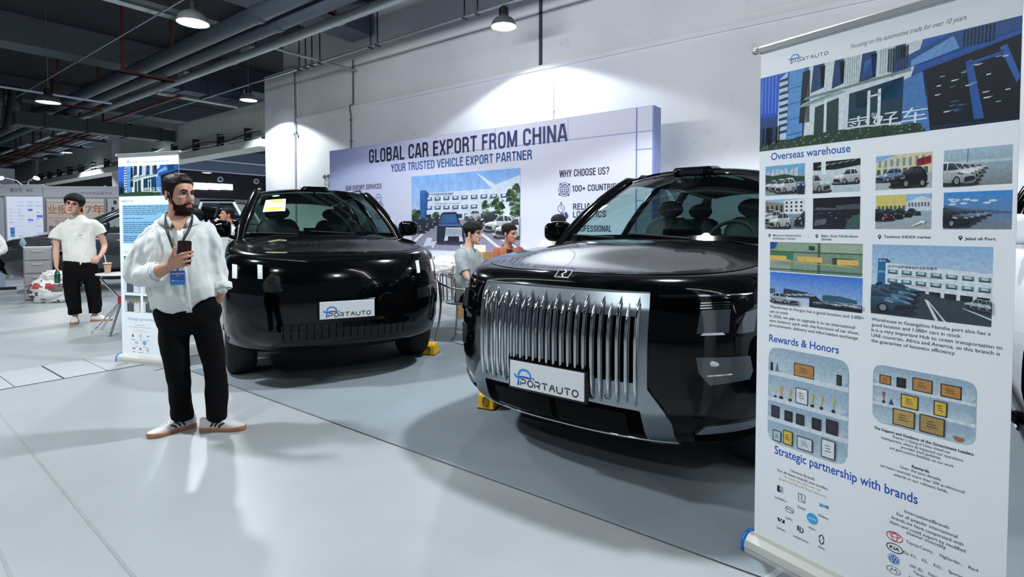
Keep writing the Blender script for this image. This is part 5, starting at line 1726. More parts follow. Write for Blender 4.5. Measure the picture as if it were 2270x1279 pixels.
        for j in range(6):
            row = []
            for i in range(13):
                m = -1 + i / 6
                a = Vector(rows[-1][min(16, int(round((m + 1) * 8)))])
                b = Vector((m * wb * .97, yd + .10 * (1 - m * m), s.zbelt(yd)))
                row.append(a.lerp(b, j / 5))
            rr.append(row)
        mb = MB(); mb.grid(rr); mb.build('rear_window', s.rear_glass, root, 180)
        # inside: dashboard, wheel, seats
        zd = zb - .02
        mb = MB()
        rings = []
        for i in range(13):
            m = -1 + i / 6
            x = m * (wb - .08)
            y0 = ya + .16 - s.bow * (1 - m * m) * .8
            rings.append([(x, y0, zd - .05), (x, y0, zd + .01), (x, y0 + .22, zd + .045), (x, y0 + .36, zd + .03), (x, y0 + .40, zd - .06)])
        mb.loft(rings); mb.build('dashboard', mat('dark_dashboard', '#1b1f21', .6), root, 60)
        mb = MB()
        c = Vector((.38, ya + .52, zd + .02))
        tilt = Matrix.Translation(c) @ Matrix.Rotation(math.radians(62), 4, 'X')
        mb.tube([(.185 * math.cos(2 * PI * k / 28), .185 * math.sin(2 * PI * k / 28), 0) for k in range(28)], .016, 8, loop=True, M=tilt)
        mb.box((0, 0, 0), (.34, .05, .02), tilt); mb.box((0, -.09, 0), (.04, .17, .02), tilt)
        mb.build('steering_wheel', M_CABIN, root, 40)
        mb = MB(); mb.prism([(-.16, 0), (.16, 0), (.16, .14), (-.16, .14)], 'y', ya + .46, ya + .475, M=Matrix.Translation((0, 0, zd - .02)))
        mb.build('display_screen', M_GLOSS, root, 0)
        for y in (ya + 1.15, ya + 2.05):
            for x in (-.38, .38):
                mb = MB()
                rr = []
                for z, hw, d in ((zd - .22, .25, .12), (zd - .05, .25, .13), (zd + .12, .235, .12), (zd + .20, .19, .10), (zd + .23, .13, .07)):
                    rr.append([(x + hw * math.cos(2 * PI * k / 14) , y + .16 * (z - zd) + d * .6 * math.sin(2 * PI * k / 14), z) for k in range(14)])
                mb.loft(rr)
                mb.build('seat', M_SEAT, root, 60)
                mb = MB()
                mb.sphere((x, y + .05, zd + .31), (.13, .05, .085), 16, 10)
                mb.tube([(x - .05, y + .04, zd + .2), (x - .05, y + .05, zd + .3)], .008, 6); mb.tube([(x + .05, y + .04, zd + .2), (x + .05, y + .05, zd + .3)], .008, 6)
                mb.build('headrest', M_SEAT, root, 60)
        mb = MB(); mb.box((0, yt - .06, zt - .10 + s.rc), (.24, .03, .065)); mb.tube([(0, yt - .05, zt - .08 + s.rc), (0, yt - .02, zt + s.rc)], .012, 6)
        mb.build('rear_view_mirror', M_CABIN, root, 40, bevel=.012)
    def wheels(s, root, rim=None):
        for y in s.axles:
            for sd in (-1, 1):
                r, w = s.wr, .25
                x = sd * (s.rings[3][1] - .15)
                M = Matrix.Translation((x, y, r)) @ Matrix.Rotation(PI / 2 * sd, 4, 'Y')
                mb = MB()
                mb.lathe([(r * .64, -w / 2), (r * .80, -w / 2 - .006), (r * .95, -w / 2 + .01), (r, -w / 2 + .035), (r, w / 2 - .035), (r * .95, w / 2 - .01), (r * .80, w / 2 + .006), (r * .64, w / 2)], 48, M=M)
                for g in (-.06, 0, .06):
                    mb.lathe([(r - .012, g - .008), (r + .001, g - .009), (r + .001, g - .012)], 48, M=M)
                t = mb.build('wheel', M_RUBBER, root, 50)
                mb = MB()
                mb.lathe([(r * .66, -w / 2 + .01), (r * .66, w / 2 - .01), (r * .62, w / 2 - .02), (r * .60, .03), (.001, .02)], 40, M=M)
                for k in range(10):
                    a = 2 * PI * k / 10
                    mb.box((r * .34, 0, w / 2 - .045), (r * .56, .045, .035), M @ Matrix.Rotation(a, 4, 'Z'))
                mb.lathe([(.085, .03), (.085, w / 2 - .02), (.06, w / 2 - .005), (.001, w / 2 - .005)], 20, M=M)
                mb.build('rim', rim or M_RIM, t, 40)
    def mirrors(s, root, mirror=M_GLOSS):
        for sd in (-1, 1):
            y = s.ya + s.mir[0]
            x = sd * (s.wb + .06 + s.mw)
            z = s.zbelt(y) + s.mir[1]
            mb = MB()
            rr = []
            for k, (dy, sc) in enumerate(((-.115, .45), (-.105, .75), (-.06, .92), (0, 1.0), (.05, 1.0), (.07, .96))):
                rr.append([(x + s.mw * sc * (abs(math.cos(a)) ** .55) * (1 if math.cos(a) > 0 else -1) + sd * .01, y + dy + .03 * (1 - math.cos(a) * sd), z + s.mh * sc * (abs(math.sin(a)) ** .55) * (1 if math.sin(a) > 0 else -1)) for a in [2 * PI * q / 20 for q in range(20)]])
            mb.loft(rr)
            mb.tube([(sd * (s.wb - .01), y - .01, s.zbelt(y) - .01), (sd * (s.wb + .07), y - .02, z - .085), (sd * (s.wb + .10), y - .02, z - .07)], [.05, .035, .04], 10, flat=(1, .55))
            o = mb.build('door_mirror', mirror, root, 60)
    def side_details(s, root):
        for sd in (-1, 1):
            w = s.rings[3][1]
            mb = MB()
            mb.box((sd * (w - .01), (s.axles[0] + s.axles[1]) / 2, s.rings[0][0] + .05), (.06, s.axles[1] - s.axles[0] - 2 * s.wr - .2, .08))
            mb.build('side_sill', M_GLOSS, root, 0, bevel=.02)
            for t in (.42, .72):
                y = s.ya + (s.yd - s.ya) * t - .1
                mb = MB(); mb.box((sd * (w - .004), y, .93), (.03, .24, .03))
                mb.build('door_handle', M_GLOSS, root, 0, bevel=.008)
            # tail lamps
        mb = MB(); mb.box((0, s.L - .045, .98), (s.rings[4][1] * 1.5, .03, .06)); mb.build('tail_lamp', mat('red_lamp', '#5c0a0c', .15, coat=.6), root, 0, bevel=.01)

def number_plate(root, loc, w, h, dark=True, tilt=0):
    """white show plate with the exporter's mark in a black holder"""
    mb = MB(); mb.box((0, 0.004, 0), (w + .03, .022, h + .03))
    holder = mb.build('number_plate', M_GLOSS, root, 0, bevel=.008)
    holder.location = loc
    holder.rotation_euler = (tilt, 0, 0)
    mb = MB(); mb.box((0, -.009, 0), (w, .006, h))
    mb.build('plate_sheet', M_PLATE, holder, 0, bevel=.002)
    p = Print(eps=.0003)
    k = h * .80
    logo_portauto(p, -w * .42, -h * .40, k * w / (h * 5.05 * .80) * 1.0, dark='#22252a')
    p.build('plate_lettering', holder, Matrix.Translation((0, -.0125, 0)) @ UPRIGHT)
    return holder

# ---------------- the near car: tall chrome-barred grille
HA = 37.2
o = Vector((.224 + .02 * .605, 2.89 + .02 * .796, 0)) + Vector((math.cos(math.radians(HA)), -math.sin(math.radians(HA)), 0)) * -.03
near = thing('car', 'black luxury SUV with a tall silver grille of upright chrome bars beside the tall banner', 'car', o, math.radians(-HA))
c = Car(paint=M_PAINT, L=5.2, B=.75, n=2.6, BR=.5, tumble=.05,
        rings=[(.25, .93, .14), (.33, .985, .05), (.45, 1.015, .01), (.60, 1.02, 0), (.80, 1.02, 0), (.95, 1.01, .02), (1.03, .995, .05)],
        shoulder=[(1.075, .975, .085), (1.095, .945, .12), (1.105, .90, .16)],
        hood_rise=.10, tail_drop=.0, cowl=1.45, crown=.075, crown_run=.9, ridge=.012,
        wb=.865, wt=.665, ya=1.52, yt=2.36, zt=1.785, yrt=4.75, yd=5.02, zb=1.245, bow=.20, rc=.07, rb=.035, rdrop=.03,
        zbelt=lambda y: 1.235 + .012 * (y - 1.5), windows=[(.03, .33), (.34, .66), (.67, .97)], axles=(.95, 4.12), wr=.40, mw=.078, mh=.095, mir=(.12, .085), chrome_rail=False)
c.body(near); c.cabin(near); c.wheels(near); c.mirrors(near); c.side_details(near)
# grille: black well, satin surround, chrome bars
mb = MB(); c.patch(mb, [[(-.50, .56), (.50, .56)], [(-.50, .95), (.50, .95)]], off=.006, thick=.01, fine=12); mb.build('grille_well', M_VOID, near, 180)
mb = MB()
K = dict(off=.022, thick=.03)
c.patch(mb, [[(-.53, .915), (-.25, .915), (0, .915), (.25, .915), (.53, .915)], [(-.53, .96), (-.25, .96), (0, .96), (.25, .96), (.53, .96)], [(-.525, 1.0), (-.25, 1.0), (0, 1.0), (.25, 1.0), (.525, 1.0)]], **K)
c.patch(mb, [[(-.525, 1.0), (-.25, 1.0), (0, 1.0), (.25, 1.0), (.525, 1.0)], [(-.52, 1.036), (-.25, 1.038), (0, 1.039), (.25, 1.038), (.52, 1.036)]], off=.021, thick=.03)
c.mpatch(mb, [[(.485, .585), (.53, .585)], [(.485, .92), (.53, .92)]], **K)
c.patch(mb, [[(-.52, .452), (-.25, .462), (0, .465), (.25, .462), (.52, .452)], [(-.53, .52), (-.25, .52), (0, .52), (.25, .52), (.53, .52)], [(-.53, .59), (-.25, .59), (0, .59), (.25, .59), (.53, .59)]], **K)
c.mpatch(mb, [[(.505, .27), (.635, .272)], [(.500, .36), (.630, .40)], [(.495, .455), (.605, .455)], [(.49, .59), (.53, .565)]], off=.020, thick=.03)
mb.build('grille_surround', M_SATIN, near, 30)
for i in range(23):
    x = -.478 + .956 * i / 22
    lo, hi = (.475, 1.003) if i % 2 == 0 else (.49, .972)
    front = [(lo, .020), (lo + .03, .038), (.60, .044), (.80, .046), (.90, .044), (hi - .05, .036), (hi, .020)]
    pts = [c.P(x, z, o_) for z, o_ in front]
    mb = MB()
    c.patch(mb, [[(x - .0115, lo + .03), (x + .0115, lo + .03)], [(x - .0115, hi - .03), (x + .0115, hi - .03)]], off=.026, thick=.02, fine=5)
    mb.tube(pts, [.004, .009, .0098, .0098, .0098, .0088, .004], 8, flat=(1.0, 1.15))
    mb.build('grille_bar', M_CHROME, near, 50)
# lower intake with its thin bright line
mb = MB(); c.patch(mb, [[(-.50, .305), (-.25, .298), (0, .296), (.25, .298), (.50, .305)], [(-.49, .42), (-.25, .44), (0, .445), (.25, .44), (.49, .42)], [(-.455, .452), (-.25, .460), (0, .462), (.25, .460), (.455, .452)]], off=.008, thick=.01)
mb.build('lower_intake', M_VOID, near, 180)
mb = MB()
c.patch(mb, [[(-.42, .315), (-.02, .308)], [(-.42, .425), (-.02, .435)]], off=.012, thick=.01, fine=6); c.patch(mb, [[(.02, .308), (.42, .315)], [(.02, .435), (.42, .425)]], off=.012, thick=.01, fine=6)
mb.build('intake_mesh', mat('intake_mesh', '#060709', .6, spec=.15, bump=(220, .6)), near, 180)
mb = MB()
mb.tube([c.P(-.63 + 1.26 * i / 30, .288 + .0 * i, .016) for i in range(31)], .008, 8); mb.build('intake_line', M_CHROME, near, 60)
mb = MB()
for rx in (-.40, .335):
    for k in range(16):
        pass
    mb.tube([c.P(rx + .011 * math.cos(2 * PI * k / 16), .505 + .011 * math.sin(2 * PI * k / 16), .024) for k in range(16)], .0016, 5, loop=True)
mb.build('parking_sensor', M_RIM, near, 60)
# lamp panels and lamps, both sides
for sd in (-1, 1):
    def S_(rows):
        return [sorted([(sd * x, z) for x, z in r]) for r in rows]
    mb = MB(); c.patch(mb, S_([[(.545, .52), (.70, .52), (.85, .54), (.955, .57)], [(.545, .75), (.70, .75), (.85, .76), (.962, .77)], [(.545, 1.00), (.70, 1.005), (.85, 1.01), (.958, 1.015)]]), off=.005, thick=.012)
    hl = mb.build('headlight', M_GLOSS, near, 180)
    mb = MB(); c.patch(mb, S_([[(.56, 1.013), (.72, 1.018), (.92, 1.026)], [(.56, 1.023), (.72, 1.028), (.92, 1.036)]]), off=.012, thick=.014); mb.build('light_strip', M_CHROME, hl, 60)
    mb = MB()
    for dz in (0, .012, .024):
        c.patch(mb, S_([[(.74, .962 + dz), (.85, .968 + dz)], [(.74, .967 + dz), (.85, .973 + dz)]]), off=.010, thick=.008)
    mb.build('light_slats', M_CHROME, hl, 60)
    mb = MB(); c.patch(mb, S_([[(.735, .845), (.855, .85)], [(.745, .955), (.855, .96)]]), off=.012, thick=.02); mb.build('lamp_lens', M_LENS, hl, 60)
    mb = MB(); c.patch(mb, S_([[(.88, .84), (.94, .85)], [(.91, .945), (.945, .955)]]), off=.012, thick=.02); mb.build('lamp_lens', M_LENS, hl, 60)
    mb = MB(); c.patch(mb, S_([[(.56, .815), (.72, .82), (.945, .828)], [(.56, .835), (.72, .842), (.945, .846)]]), off=.016, thick=.02); mb.build('lamp_divider', M_GLOSS, hl, 60)
    mb = MB(); c.patch(mb, S_([[(.75, .838), (.84, .842)], [(.76, .850), (.83, .853)]]), off=.020, thick=.02); mb.build('light_reflector', M_DRL, hl, 60) if sd > 0 else None
    mb = MB(); c.patch(mb, S_([[(.79, .60), (.93, .62)], [(.745, .66), (.94, .66)], [(.735, .735), (.93, .735)]]), off=.012, thick=.02); mb.build('lamp_lens', M_LENS, hl, 60)
    mb = MB(); mb.tube([c.P(sd * x, z, .010) for x, z in ((.78, .645), (.82, .648), (.87, .652))], .004, 6); mb.sphere(c.P(sd * .80, .705, .012), (.03, .01, .014), 12, 8); mb.build('light_reflector', M_DRL, hl, 60) if sd > 0 else None
    mb = MB(); c.patch(mb, S_([[(.72, .345), (.80, .352), (.95, .362)], [(.765, .392), (.85, .402), (.96, .408)]]), off=.014, thick=.03); mb.build('corner_blade', M_SATIN, near, 30)
    mb = MB(); c.patch(mb, S_([[(.70, .28), (.93, .29)], [(.715, .34), (.95, .35)]]), off=.008, thick=.02); mb.build('corner_vent', M_VOID, near, 60)
number_plate(near, (.005, -.052, .545), .475, .148, tilt=0)
# emblem on the bonnet's front edge
def hood_pt(x, y, dz=0):
    return Vector((x, y, c.hood_z(x, y) + dz))
e0 = Vector((.01, .215, 0))
mb = MB()
def E(u_, v_):
    x = .01 + (u_ - .5) * .088
    return Vector((x, .088 + .050 * v_, 1.084 + .036 * v_))
mb.tube([E(0, 0), E(0, 1), E(1, 1), E(1, 0)], .0048, 6, loop=True); mb.tube([E(.42, 1), E(.62, .75), E(.40, .40), E(.62, .0)], .0048, 6)
mb.build('emblem', mat('bright_emblem', '#d5dade', .38, .6), near, 40)
# sensor pod on the roof's front edge
mb = MB()
rr = []
for y, w, z0, z1 in ((2.19, .150, 1.800, 1.862), (2.22, .170, 1.80, 1.882), (2.40, .19, 1.80, 1.898), (2.62, .16, 1.82, 1.885), (2.85, .08, 1.84, 1.868)):
    rr.append([(-w, y, z0), (-w, y, z1 - .02), (-w * .85, y, z1), (w * .85, y, z1), (w, y, z1 - .02), (w, y, z0)])
mb.loft(rr); pod = mb.build('roof_sensor', M_GLOSS, near, 30, bevel=.006)
mb = MB(); mb.box((0, 2.186, 1.835), (.20, .01, .036)); mb.build('sensor_window', mat('sensor_window', '#0a0f16', .05, coat=1), pod, 0, bevel=.004)
for sd in (-1, 1):
    mb = MB(); rr = [[(sd * (.20 + a), y, 1.80), (sd * (.20 + a), y, z), (sd * (.34 - a), y, z - .012), (sd * (.34 - a), y, 1.79)] for y, z, a in ((2.20, 1.822, 0), (2.40, 1.850, 0), (2.8, 1.862, .05))]
    mb.loft(rr); mb.build('roof_fairing', M_PAINT, near, 30, bevel=.006)

# ---------------- the farther car: smooth nose with four upright light bars
LA = -26.5
far = thing('car', 'black SUV with a smooth closed nose and a yellow sticker on its windscreen', 'car', (-1.405, 4.60, 0), math.radians(-LA))
c = Car(paint=M_PAINT, L=5.15, B=.62, n=2.5, BR=.5, tumble=.05,
        rings=[(.30, .86, .16), (.37, .93, .05), (.50, .955, .012), (.70, .965, 0), (.85, .96, .01), (.97, .95, .035), (1.06, .935, .075)],
        shoulder=[(1.10, .915, .115), (1.118, .885, .16), (1.125, .85, .20)],
        hood_rise=.11, tail_drop=.0, cowl=1.40, crown=.055, crown_run=.7, ridge=.02,
        wb=.825, wt=.64, ya=1.45, yt=2.28, zt=1.755, yrt=4.75, yd=4.98, zb=1.255, bow=.20, rc=.055, rb=.035, rdrop=.02,
        zbelt=lambda y: 1.245 + .01 * (y - 1.5), windows=[(.03, .33), (.34, .66), (.67, .97)], axles=(.95, 4.1), wr=.385, mw=.10, mh=.092, mir=(.16, .10), chrome_rail=True, rear_glass=glass_mat('rear_glass', (.75, .88, .78)), screen_glass=glass_mat('dark_windscreen', (.30, .43, .38)))
c.body(far); c.cabin(far); c.wheels(far); c.mirrors(far); c.side_details(far)
for sd in (-1, 1):
    def S_(rows):
        return [sorted([(sd * x, z) for x, z in r]) for r in rows]
    mb = MB(); c.patch(mb, S_([[(.60, .60), (.75, .61), (.915, .64)], [(.60, .86), (.75, .86), (.92, .87)], [(.60, 1.03), (.75, 1.04), (.905, 1.05)]]), off=.004, thick=.012)
    hl = mb.build('headlight', M_GLOSS, far, 180)
    for x in (.665, .85):
        mb = MB(); c.patch(mb, S_([[(x - .016, .935), (x + .016, .937)], [(x - .018, 1.045), (x + .016, 1.05)]]), off=.010, thick=.014); mb.build('light_bar', M_DRL, hl, 60)
    mb = MB(); c.patch(mb, S_([[(.64, .70), (.88, .72)], [(.64, .80), (.885, .82)]]), off=.008, thick=.012); mb.build('lamp_lens', mat('smoked_lens', '#15181b', .08, coat=.8), hl, 60)
mb = MB(); c.patch(mb, [[(-.52, .42), (0, .412), (.52, .42)], [(-.56, .55), (0, .55), (.56, .55)]], off=.005, thick=.012, fine=8); mb.build('lower_grille', M_GLOSS, far, 180)
for i in range(18):
    x = -.5 + i / 17
    mb = MB(); mb.tube([c.P(x, .425, .008), c.P(x, .545, .008)], .004, 5)
    mb.build('grille_slat', M_VOID, far, 60)
number_plate(far, (-.005, -.034, .668), .45, .145)
mb = MB()
y = .30
mb.loft([[(-.022, y - .01, c.hood_z(0, y) + .004), (.022, y - .01, c.hood_z(0, y) + .004), (.022, y + .0, c.hood_z(0, y) + .010), (-.022, y, c.hood_z(0, y) + .010)], [(-.02, y + .05, c.hood_z(0, y + .05) + .004), (.02, y + .05, c.hood_z(0, y + .05) + .004), (.02, y + .05, c.hood_z(0, y + .05) + .012), (-.02, y + .05, c.hood_z(0, y + .05) + .012)]])
mb.build('emblem', M_SATIN, far, 30)
mb = MB()
rr = []
for y, w, z0, z1 in ((2.13, .13, 1.785, 1.830), (2.16, .15, 1.785, 1.852), (2.34, .16, 1.80, 1.866), (2.6, .10, 1.82, 1.852)):
    rr.append([(-w, y, z0), (-w, y, z1 - .02), (-w * .85, y, z1), (w * .85, y, z1), (w, y, z1 - .02), (w, y, z0)])
mb.loft(rr); mb.build('roof_sensor', M_GLOSS, far, 30, bevel=.006)
# export sticker and small oval on the screen
def on_screen(m, t, off=.006):
    b = Vector((m * c.wb, c.ya - c.bow * (1 - m * m), c.zb + .02 * (1 - m * m)))
    tp = Vector((m * c.wt, c.yt - c.bow * .5 * (1 - m * m), c.zt + c.rc * (1 - m * m)))
    p = b.lerp(tp, t) + Vector((0, -1, .6)).normalized() * (.05 * math.sin(PI * t) + off)
    return p
def screen_grid(m0, m1, t0, t1, off, n=6):
    return [[on_screen(m0 + (m1 - m0) * i / n, t0 + (t1 - t0) * j / n, off) for i in range(n + 1)] for j in range(n + 1)]
mb = MB(); mb.grid(screen_grid(-.80, -.50, .46, .75, .006))
stk = mb.build('export_sticker', mat('sticker_paper', '#dfe6d8', .6), far, 180)
mb = MB(); mb.grid(screen_grid(-.77, -.545, .49, .555, .009)); mb.grid(screen_grid(-.73, -.535, .67, .735, .009)); mb.build('sticker_band', mat('sticker_yellow', '#e6e81c', .6), stk, 180)
mb = MB(); mb.grid([[on_screen(-.66 + .06 * r * math.cos(a), .85 + .022 * r * math.sin(a), .007) for a in [2 * PI * k / 20 for k in range(21)]] for r in (.001, 1)]); mb.build('oval_sticker', mat('sticker_grey', '#7f9a98', .5), far, 180)

# yellow chocks
M_YEL = mat('yellow_plastic', '#e2b410', .45)
def chock(label, loc, rz):
    t = thing('wheel_chock', label, 'wheel chock', loc, rz, 'yellow wheel chocks')
    mb = MB()
    mb.prism([(-.085, 0), (.085, 0), (.085, .04), (.03, .125), (-.06, .125), (-.085, .10)], 'x', -.065, .065)
    mb.build('block', M_YEL, t, 0, bevel=.008)
    mb = MB(); mb.box((0, -.087, .055), (.045, .006, .06)); mb.tube([(.024 * math.cos(a), -.089, .062 + .034 * math.sin(a)) for a in [2 * PI * k / 16 for k in range(16)]], .005, 5, loop=True)
    mb.build('hand_hole', mat('chock_recess', '#8a6a08', .7), t, 30)
    mb = MB(); mb.box((0, 0, .004), (.135, .18, .008)); mb.build('rubber_foot', M_RUBBER, t, 0)
    return t
chock('yellow wheel chock under the farther black car, by its front wheel', (-.868, 5.77, .006), math.radians(-10))
chock('yellow wheel chock under the corner of the chrome-grilled car', (-.16, 4.06, .006), math.radians(-25))
# ------------------------------------------------------------------ people
def skin(name, c):
    return mat(name, c, .5, vary=(14, .07), sss=.08)
M_HAIRB = mat('black_hair', '#0a0807', .6, spec=.2, vary=(60, .4), bump=(90, .7))
M_EYEW = mat('eye_white', '#b3aba2', .3)
M_IRIS = mat('dark_iris', '#1c100a', .15)
M_LIP = mat('lips', '#94604f', .5)

def spline(pts, rad, n=6):
    """smooth path and radii through the joints"""
    P = [Vector(p) for p in pts]
    out, ro = [], []
    for i in range(len(P) - 1):
        p0, p1, p2, p3 = P[max(i - 1, 0)], P[i], P[i + 1], P[min(i + 2, len(P) - 1)]
        for k in range(n):
            t = k / n
            out.append(.5 * ((2 * p1) + (p2 - p0) * t + (2 * p0 - 5 * p1 + 4 * p2 - p3) * t * t + (3 * p1 - p0 - 3 * p2 + p3) * t ** 3))
            ro.append(rad[i] + (rad[i + 1] - rad[i]) * t)
    out.append(P[-1]); ro.append(rad[-1])
    return out, ro

def limb(mb, pts, rad, seg=16, ends=True, flat=None):
    p, r = spline(pts, rad)
    mb.tube(p, r, seg, flat=flat)
    if ends:
        mb.sphere(p[0], r[0] * .98, 14, 8)
        mb.sphere(p[-1], r[-1] * .98, 14, 8)

def sections(mb, secs, n=28, e=2.4):
    """stack of rounded sections (z, cx, cy, rx, ry), optional tilt given as z slope along x"""
    rings = []
    for s in secs:
        z, cx, cy, rx, ry = s[:5]
        sl = s[5] if len(s) > 5 else 0
        sy = s[6] if len(s) > 6 else 0
        r = []
        for k in range(n):
            a = 2 * PI * k / n
            ca, sa = math.cos(a), math.sin(a)
            dx = rx * math.copysign(abs(ca) ** (2 / e), ca)
            dy = ry * math.copysign(abs(sa) ** (2 / e), sa)
            r.append((cx + dx, cy + dy, z + sl * dx + sy * dy))
        rings.append(r)
    mb.loft(rings)

def fuse(mb, voxel, smooth=6, name='body', factor=.5):
    me = mb.mesh(name)
    o = bpy.data.objects.new(name, me)
    COL.objects.link(o)
    m = o.modifiers.new('r', 'REMESH'); m.mode = 'VOXEL'; m.voxel_size = voxel
    if smooth:
        s = o.modifiers.new('s', 'SMOOTH'); s.iterations = smooth; s.factor = factor
    me2 = evaluated_mesh(o)
    bpy.data.objects.remove(o)
    bpy.data.meshes.remove(me)
    me2.materials.clear()
    me2.name = name
    return me2

def crease(me, amp, scale, stretch=(1, 1, .45), seed=0, where=None):
    """cloth folds: push the surface along its normals with stretched noise"""
    me.update()
    vn = [v.normal.copy() for v in me.vertices]
    for v, n in zip(me.vertices, vn):
        p = Vector((v.co.x * stretch[0], v.co.y * stretch[1], v.co.z * stretch[2])) * scale + Vector((seed, seed * 2.1, 0))
        k = noise.turbulence(p, 3, False, noise_basis='PERLIN_ORIGINAL')
        w = where(v.co) if where else 1
        v.co += n * (amp * (k - .22) * w)
    me.update()

def head_frame(c, yaw=0, pitch=0, roll=0, k=1.0):
    return Matrix.Translation(c) @ Matrix.Rotation(math.radians(yaw), 4, 'Z') @ Matrix.Rotation(math.radians(roll), 4, 'Y') @ Matrix.Rotation(math.radians(pitch), 4, 'X') @ Matrix.Scale(k, 4)

def head_shape(mb, M):
    mb.sphere((0, .014, .046), (.0755, .094, .077), 26, 16, M=M)
    rings = []
    for z, w, yf, yb in ((-.119, .018, -.078, -.052), (-.112, .030, -.088, -.038), (-.095, .043, -.092, -.016), (-.072, .053, -.091, .0), (-.045, .061, -.088, .022), (-.02, .066, -.086, .040), (.015, .069, -.084, .052), (.05, .071, -.085, .06), (.078, .066, -.074, .06)):
        r = []
        for k in range(24):
            a = 2 * PI * k / 24
            ca, sa = math.cos(a), math.sin(a)
            r.append((w * math.copysign(abs(ca) ** .85, ca), (yf + yb) / 2 + (yb - yf) / 2 * math.copysign(abs(sa) ** .85, sa), z))
        rings.append(r)
    mb.loft(rings, M=M)
    p, r = spline([(0, -.080, .030), (0, -.089, .012), (0, -.101, -.010), (0, -.110, -.026), (0, -.098, -.036)], [.0085, .0085, .0105, .0135, .009], 4)
    mb.tube(p, r, 12, M=M)
    for s in (-1, 1):
        mb.sphere((s * .0125, -.096, -.030), (.0085, .0115, .008), 12, 8, M=M)
        p, r = spline([(s * .010, -.084, .030), (s * .030, -.084, .036), (s * .052, -.070, .028)], [.008, .0095, .007], 4)
        mb.tube(p, r, 10, M=M)
        mb.sphere((s * .043, -.062, -.014), (.019, .018, .016), 14, 8, M=M)
        E = M @ Matrix.Translation((s * .076, .014, -.004)) @ Matrix.Rotation(s * .32, 4, 'Z') @ Matrix.Rotation(-.15, 4, 'X')
        mb.sphere((0, 0, 0), (.007, .017, .031), 16, 10, M=E)
        mb.tube([(s * .005, .016 * math.cos(a), .030 * math.sin(a)) for a in [math.radians(d) for d in range(-70, 200, 18)]], .0045, 8, M=E)
    mb.sphere((0, -.0895, -.0615), (.023, .008, .0055), 16, 8, M=M)
    mb.sphere((0, -.0890, -.0725), (.020, .0085, .0065), 16, 8, M=M)
    mb.sphere((0, -.080, -.104), (.020, .017, .016), 16, 10, M=M)

def head_sculpt(me, M, lipcol=True):
    """eye sockets, mouth line, and the lips' own colour, in the head's own frame"""
    Mi = M.inverted()
    pts = [Mi @ v.co for v in me.vertices]
    for v, p in zip(me.vertices, pts):
        if p.z > -.13 and p.y < -.03 and abs(p.x) < .07 and p.z < .1:
            d = 0
            for s in (-1, 1):
                d += .0115 * math.exp(-(((p.x - s * .031) / .015) ** 2 + ((p.z - .012) / .0105) ** 2))
            d += .0045 * math.exp(-((p.z + .067) / .0028) ** 2) * math.exp(-(p.x / .022) ** 4)
            q = p + Vector((0, d, 0))
            v.co = M @ q
    if lipcol:
        for f in me.polygons:
            c = Mi @ f.center
            if abs(c.x) < .023 and -.079 < c.z < -.056 and c.y < -.086:
                f.material_index = 1

def shell(me, M, mask, thick, name, m, parent, seed=0, rough=.003, fr=(55, 40, 45)):
    """hair or beard: grown outwards from the head's surface where MASK > 0"""
    Mi = M.inverted()
    me.update()
    val = {}
    loc = {}
    for v in me.vertices:
        p = Mi @ v.co
        if p.length < .2:
            k = mask(p)
            if k > 0:
                val[v.index] = k
                loc[v.index] = p
    keep = [f for f in me.polygons if sum(1 for i in f.vertices if i in val) >= 3]
    ids = sorted({i for f in keep for i in f.vertices})
    idx = {i: j for j, i in enumerate(ids)}
    vs = []
    for i in ids:
        v = me.vertices[i]
        p = loc.get(i) or Mi @ v.co
        k = min(1, val.get(i, 0))
        t = thick(p) * (k ** .6)
        nz = noise.turbulence(Vector((p.x * fr[0], p.y * fr[1] + seed, p.z * fr[2])), 3, False)
        vs.append(v.co + v.normal * (t + rough * max(0, nz - .1) * k + .0012))
    h = bpy.data.meshes.new(name)
    h.from_pydata([tuple(p) for p in vs], [], [tuple(idx[i] for i in f.vertices) for f in keep])
    h.update()
    return link_mesh(name, h, m, parent, 180)

def lerp_tab(tab, x):
    if x <= tab[0][0]:
        return tab[0][1]
    for (a, b), (c_, d) in zip(tab, tab[1:]):
        if x <= c_:
            return b + (d - b) * (x - a) / (c_ - a)
    return tab[-1][1]
HAIRLINE = [(-.10, .074), (-.062, .066), (-.045, .045), (-.030, .02), (-.018, -.012), (-.006, .018), (.02, .030), (.035, .0), (.05, -.045), (.10, -.065)]
def hair_mask(p, line=HAIRLINE):
    return (p.z - lerp_tab(line, p.y)) / .010
BEARDLINE = [(-.10, -.046), (-.088, -.047), (-.074, -.060), (-.050, -.062), (-.030, -.046), (-.018, -.018), (-.010, .0), (-.004, -.03), (.004, -.2)]
def beard_mask(p):
    if abs(p.x) < .021 and -.0775 < p.z < -.0575 and p.y < -.07:
        return 0
    if abs(p.x) < .017 and -.088 < p.z <= -.0775 and p.y < -.07:
        return .35
    k = min((lerp_tab(BEARDLINE, p.y) - p.z) / .010, (p.z + .135) / .01)
    if p.z < -.10 and p.y > -.035:
        k = min(k, (-.012 - p.y) / .012)
    return k

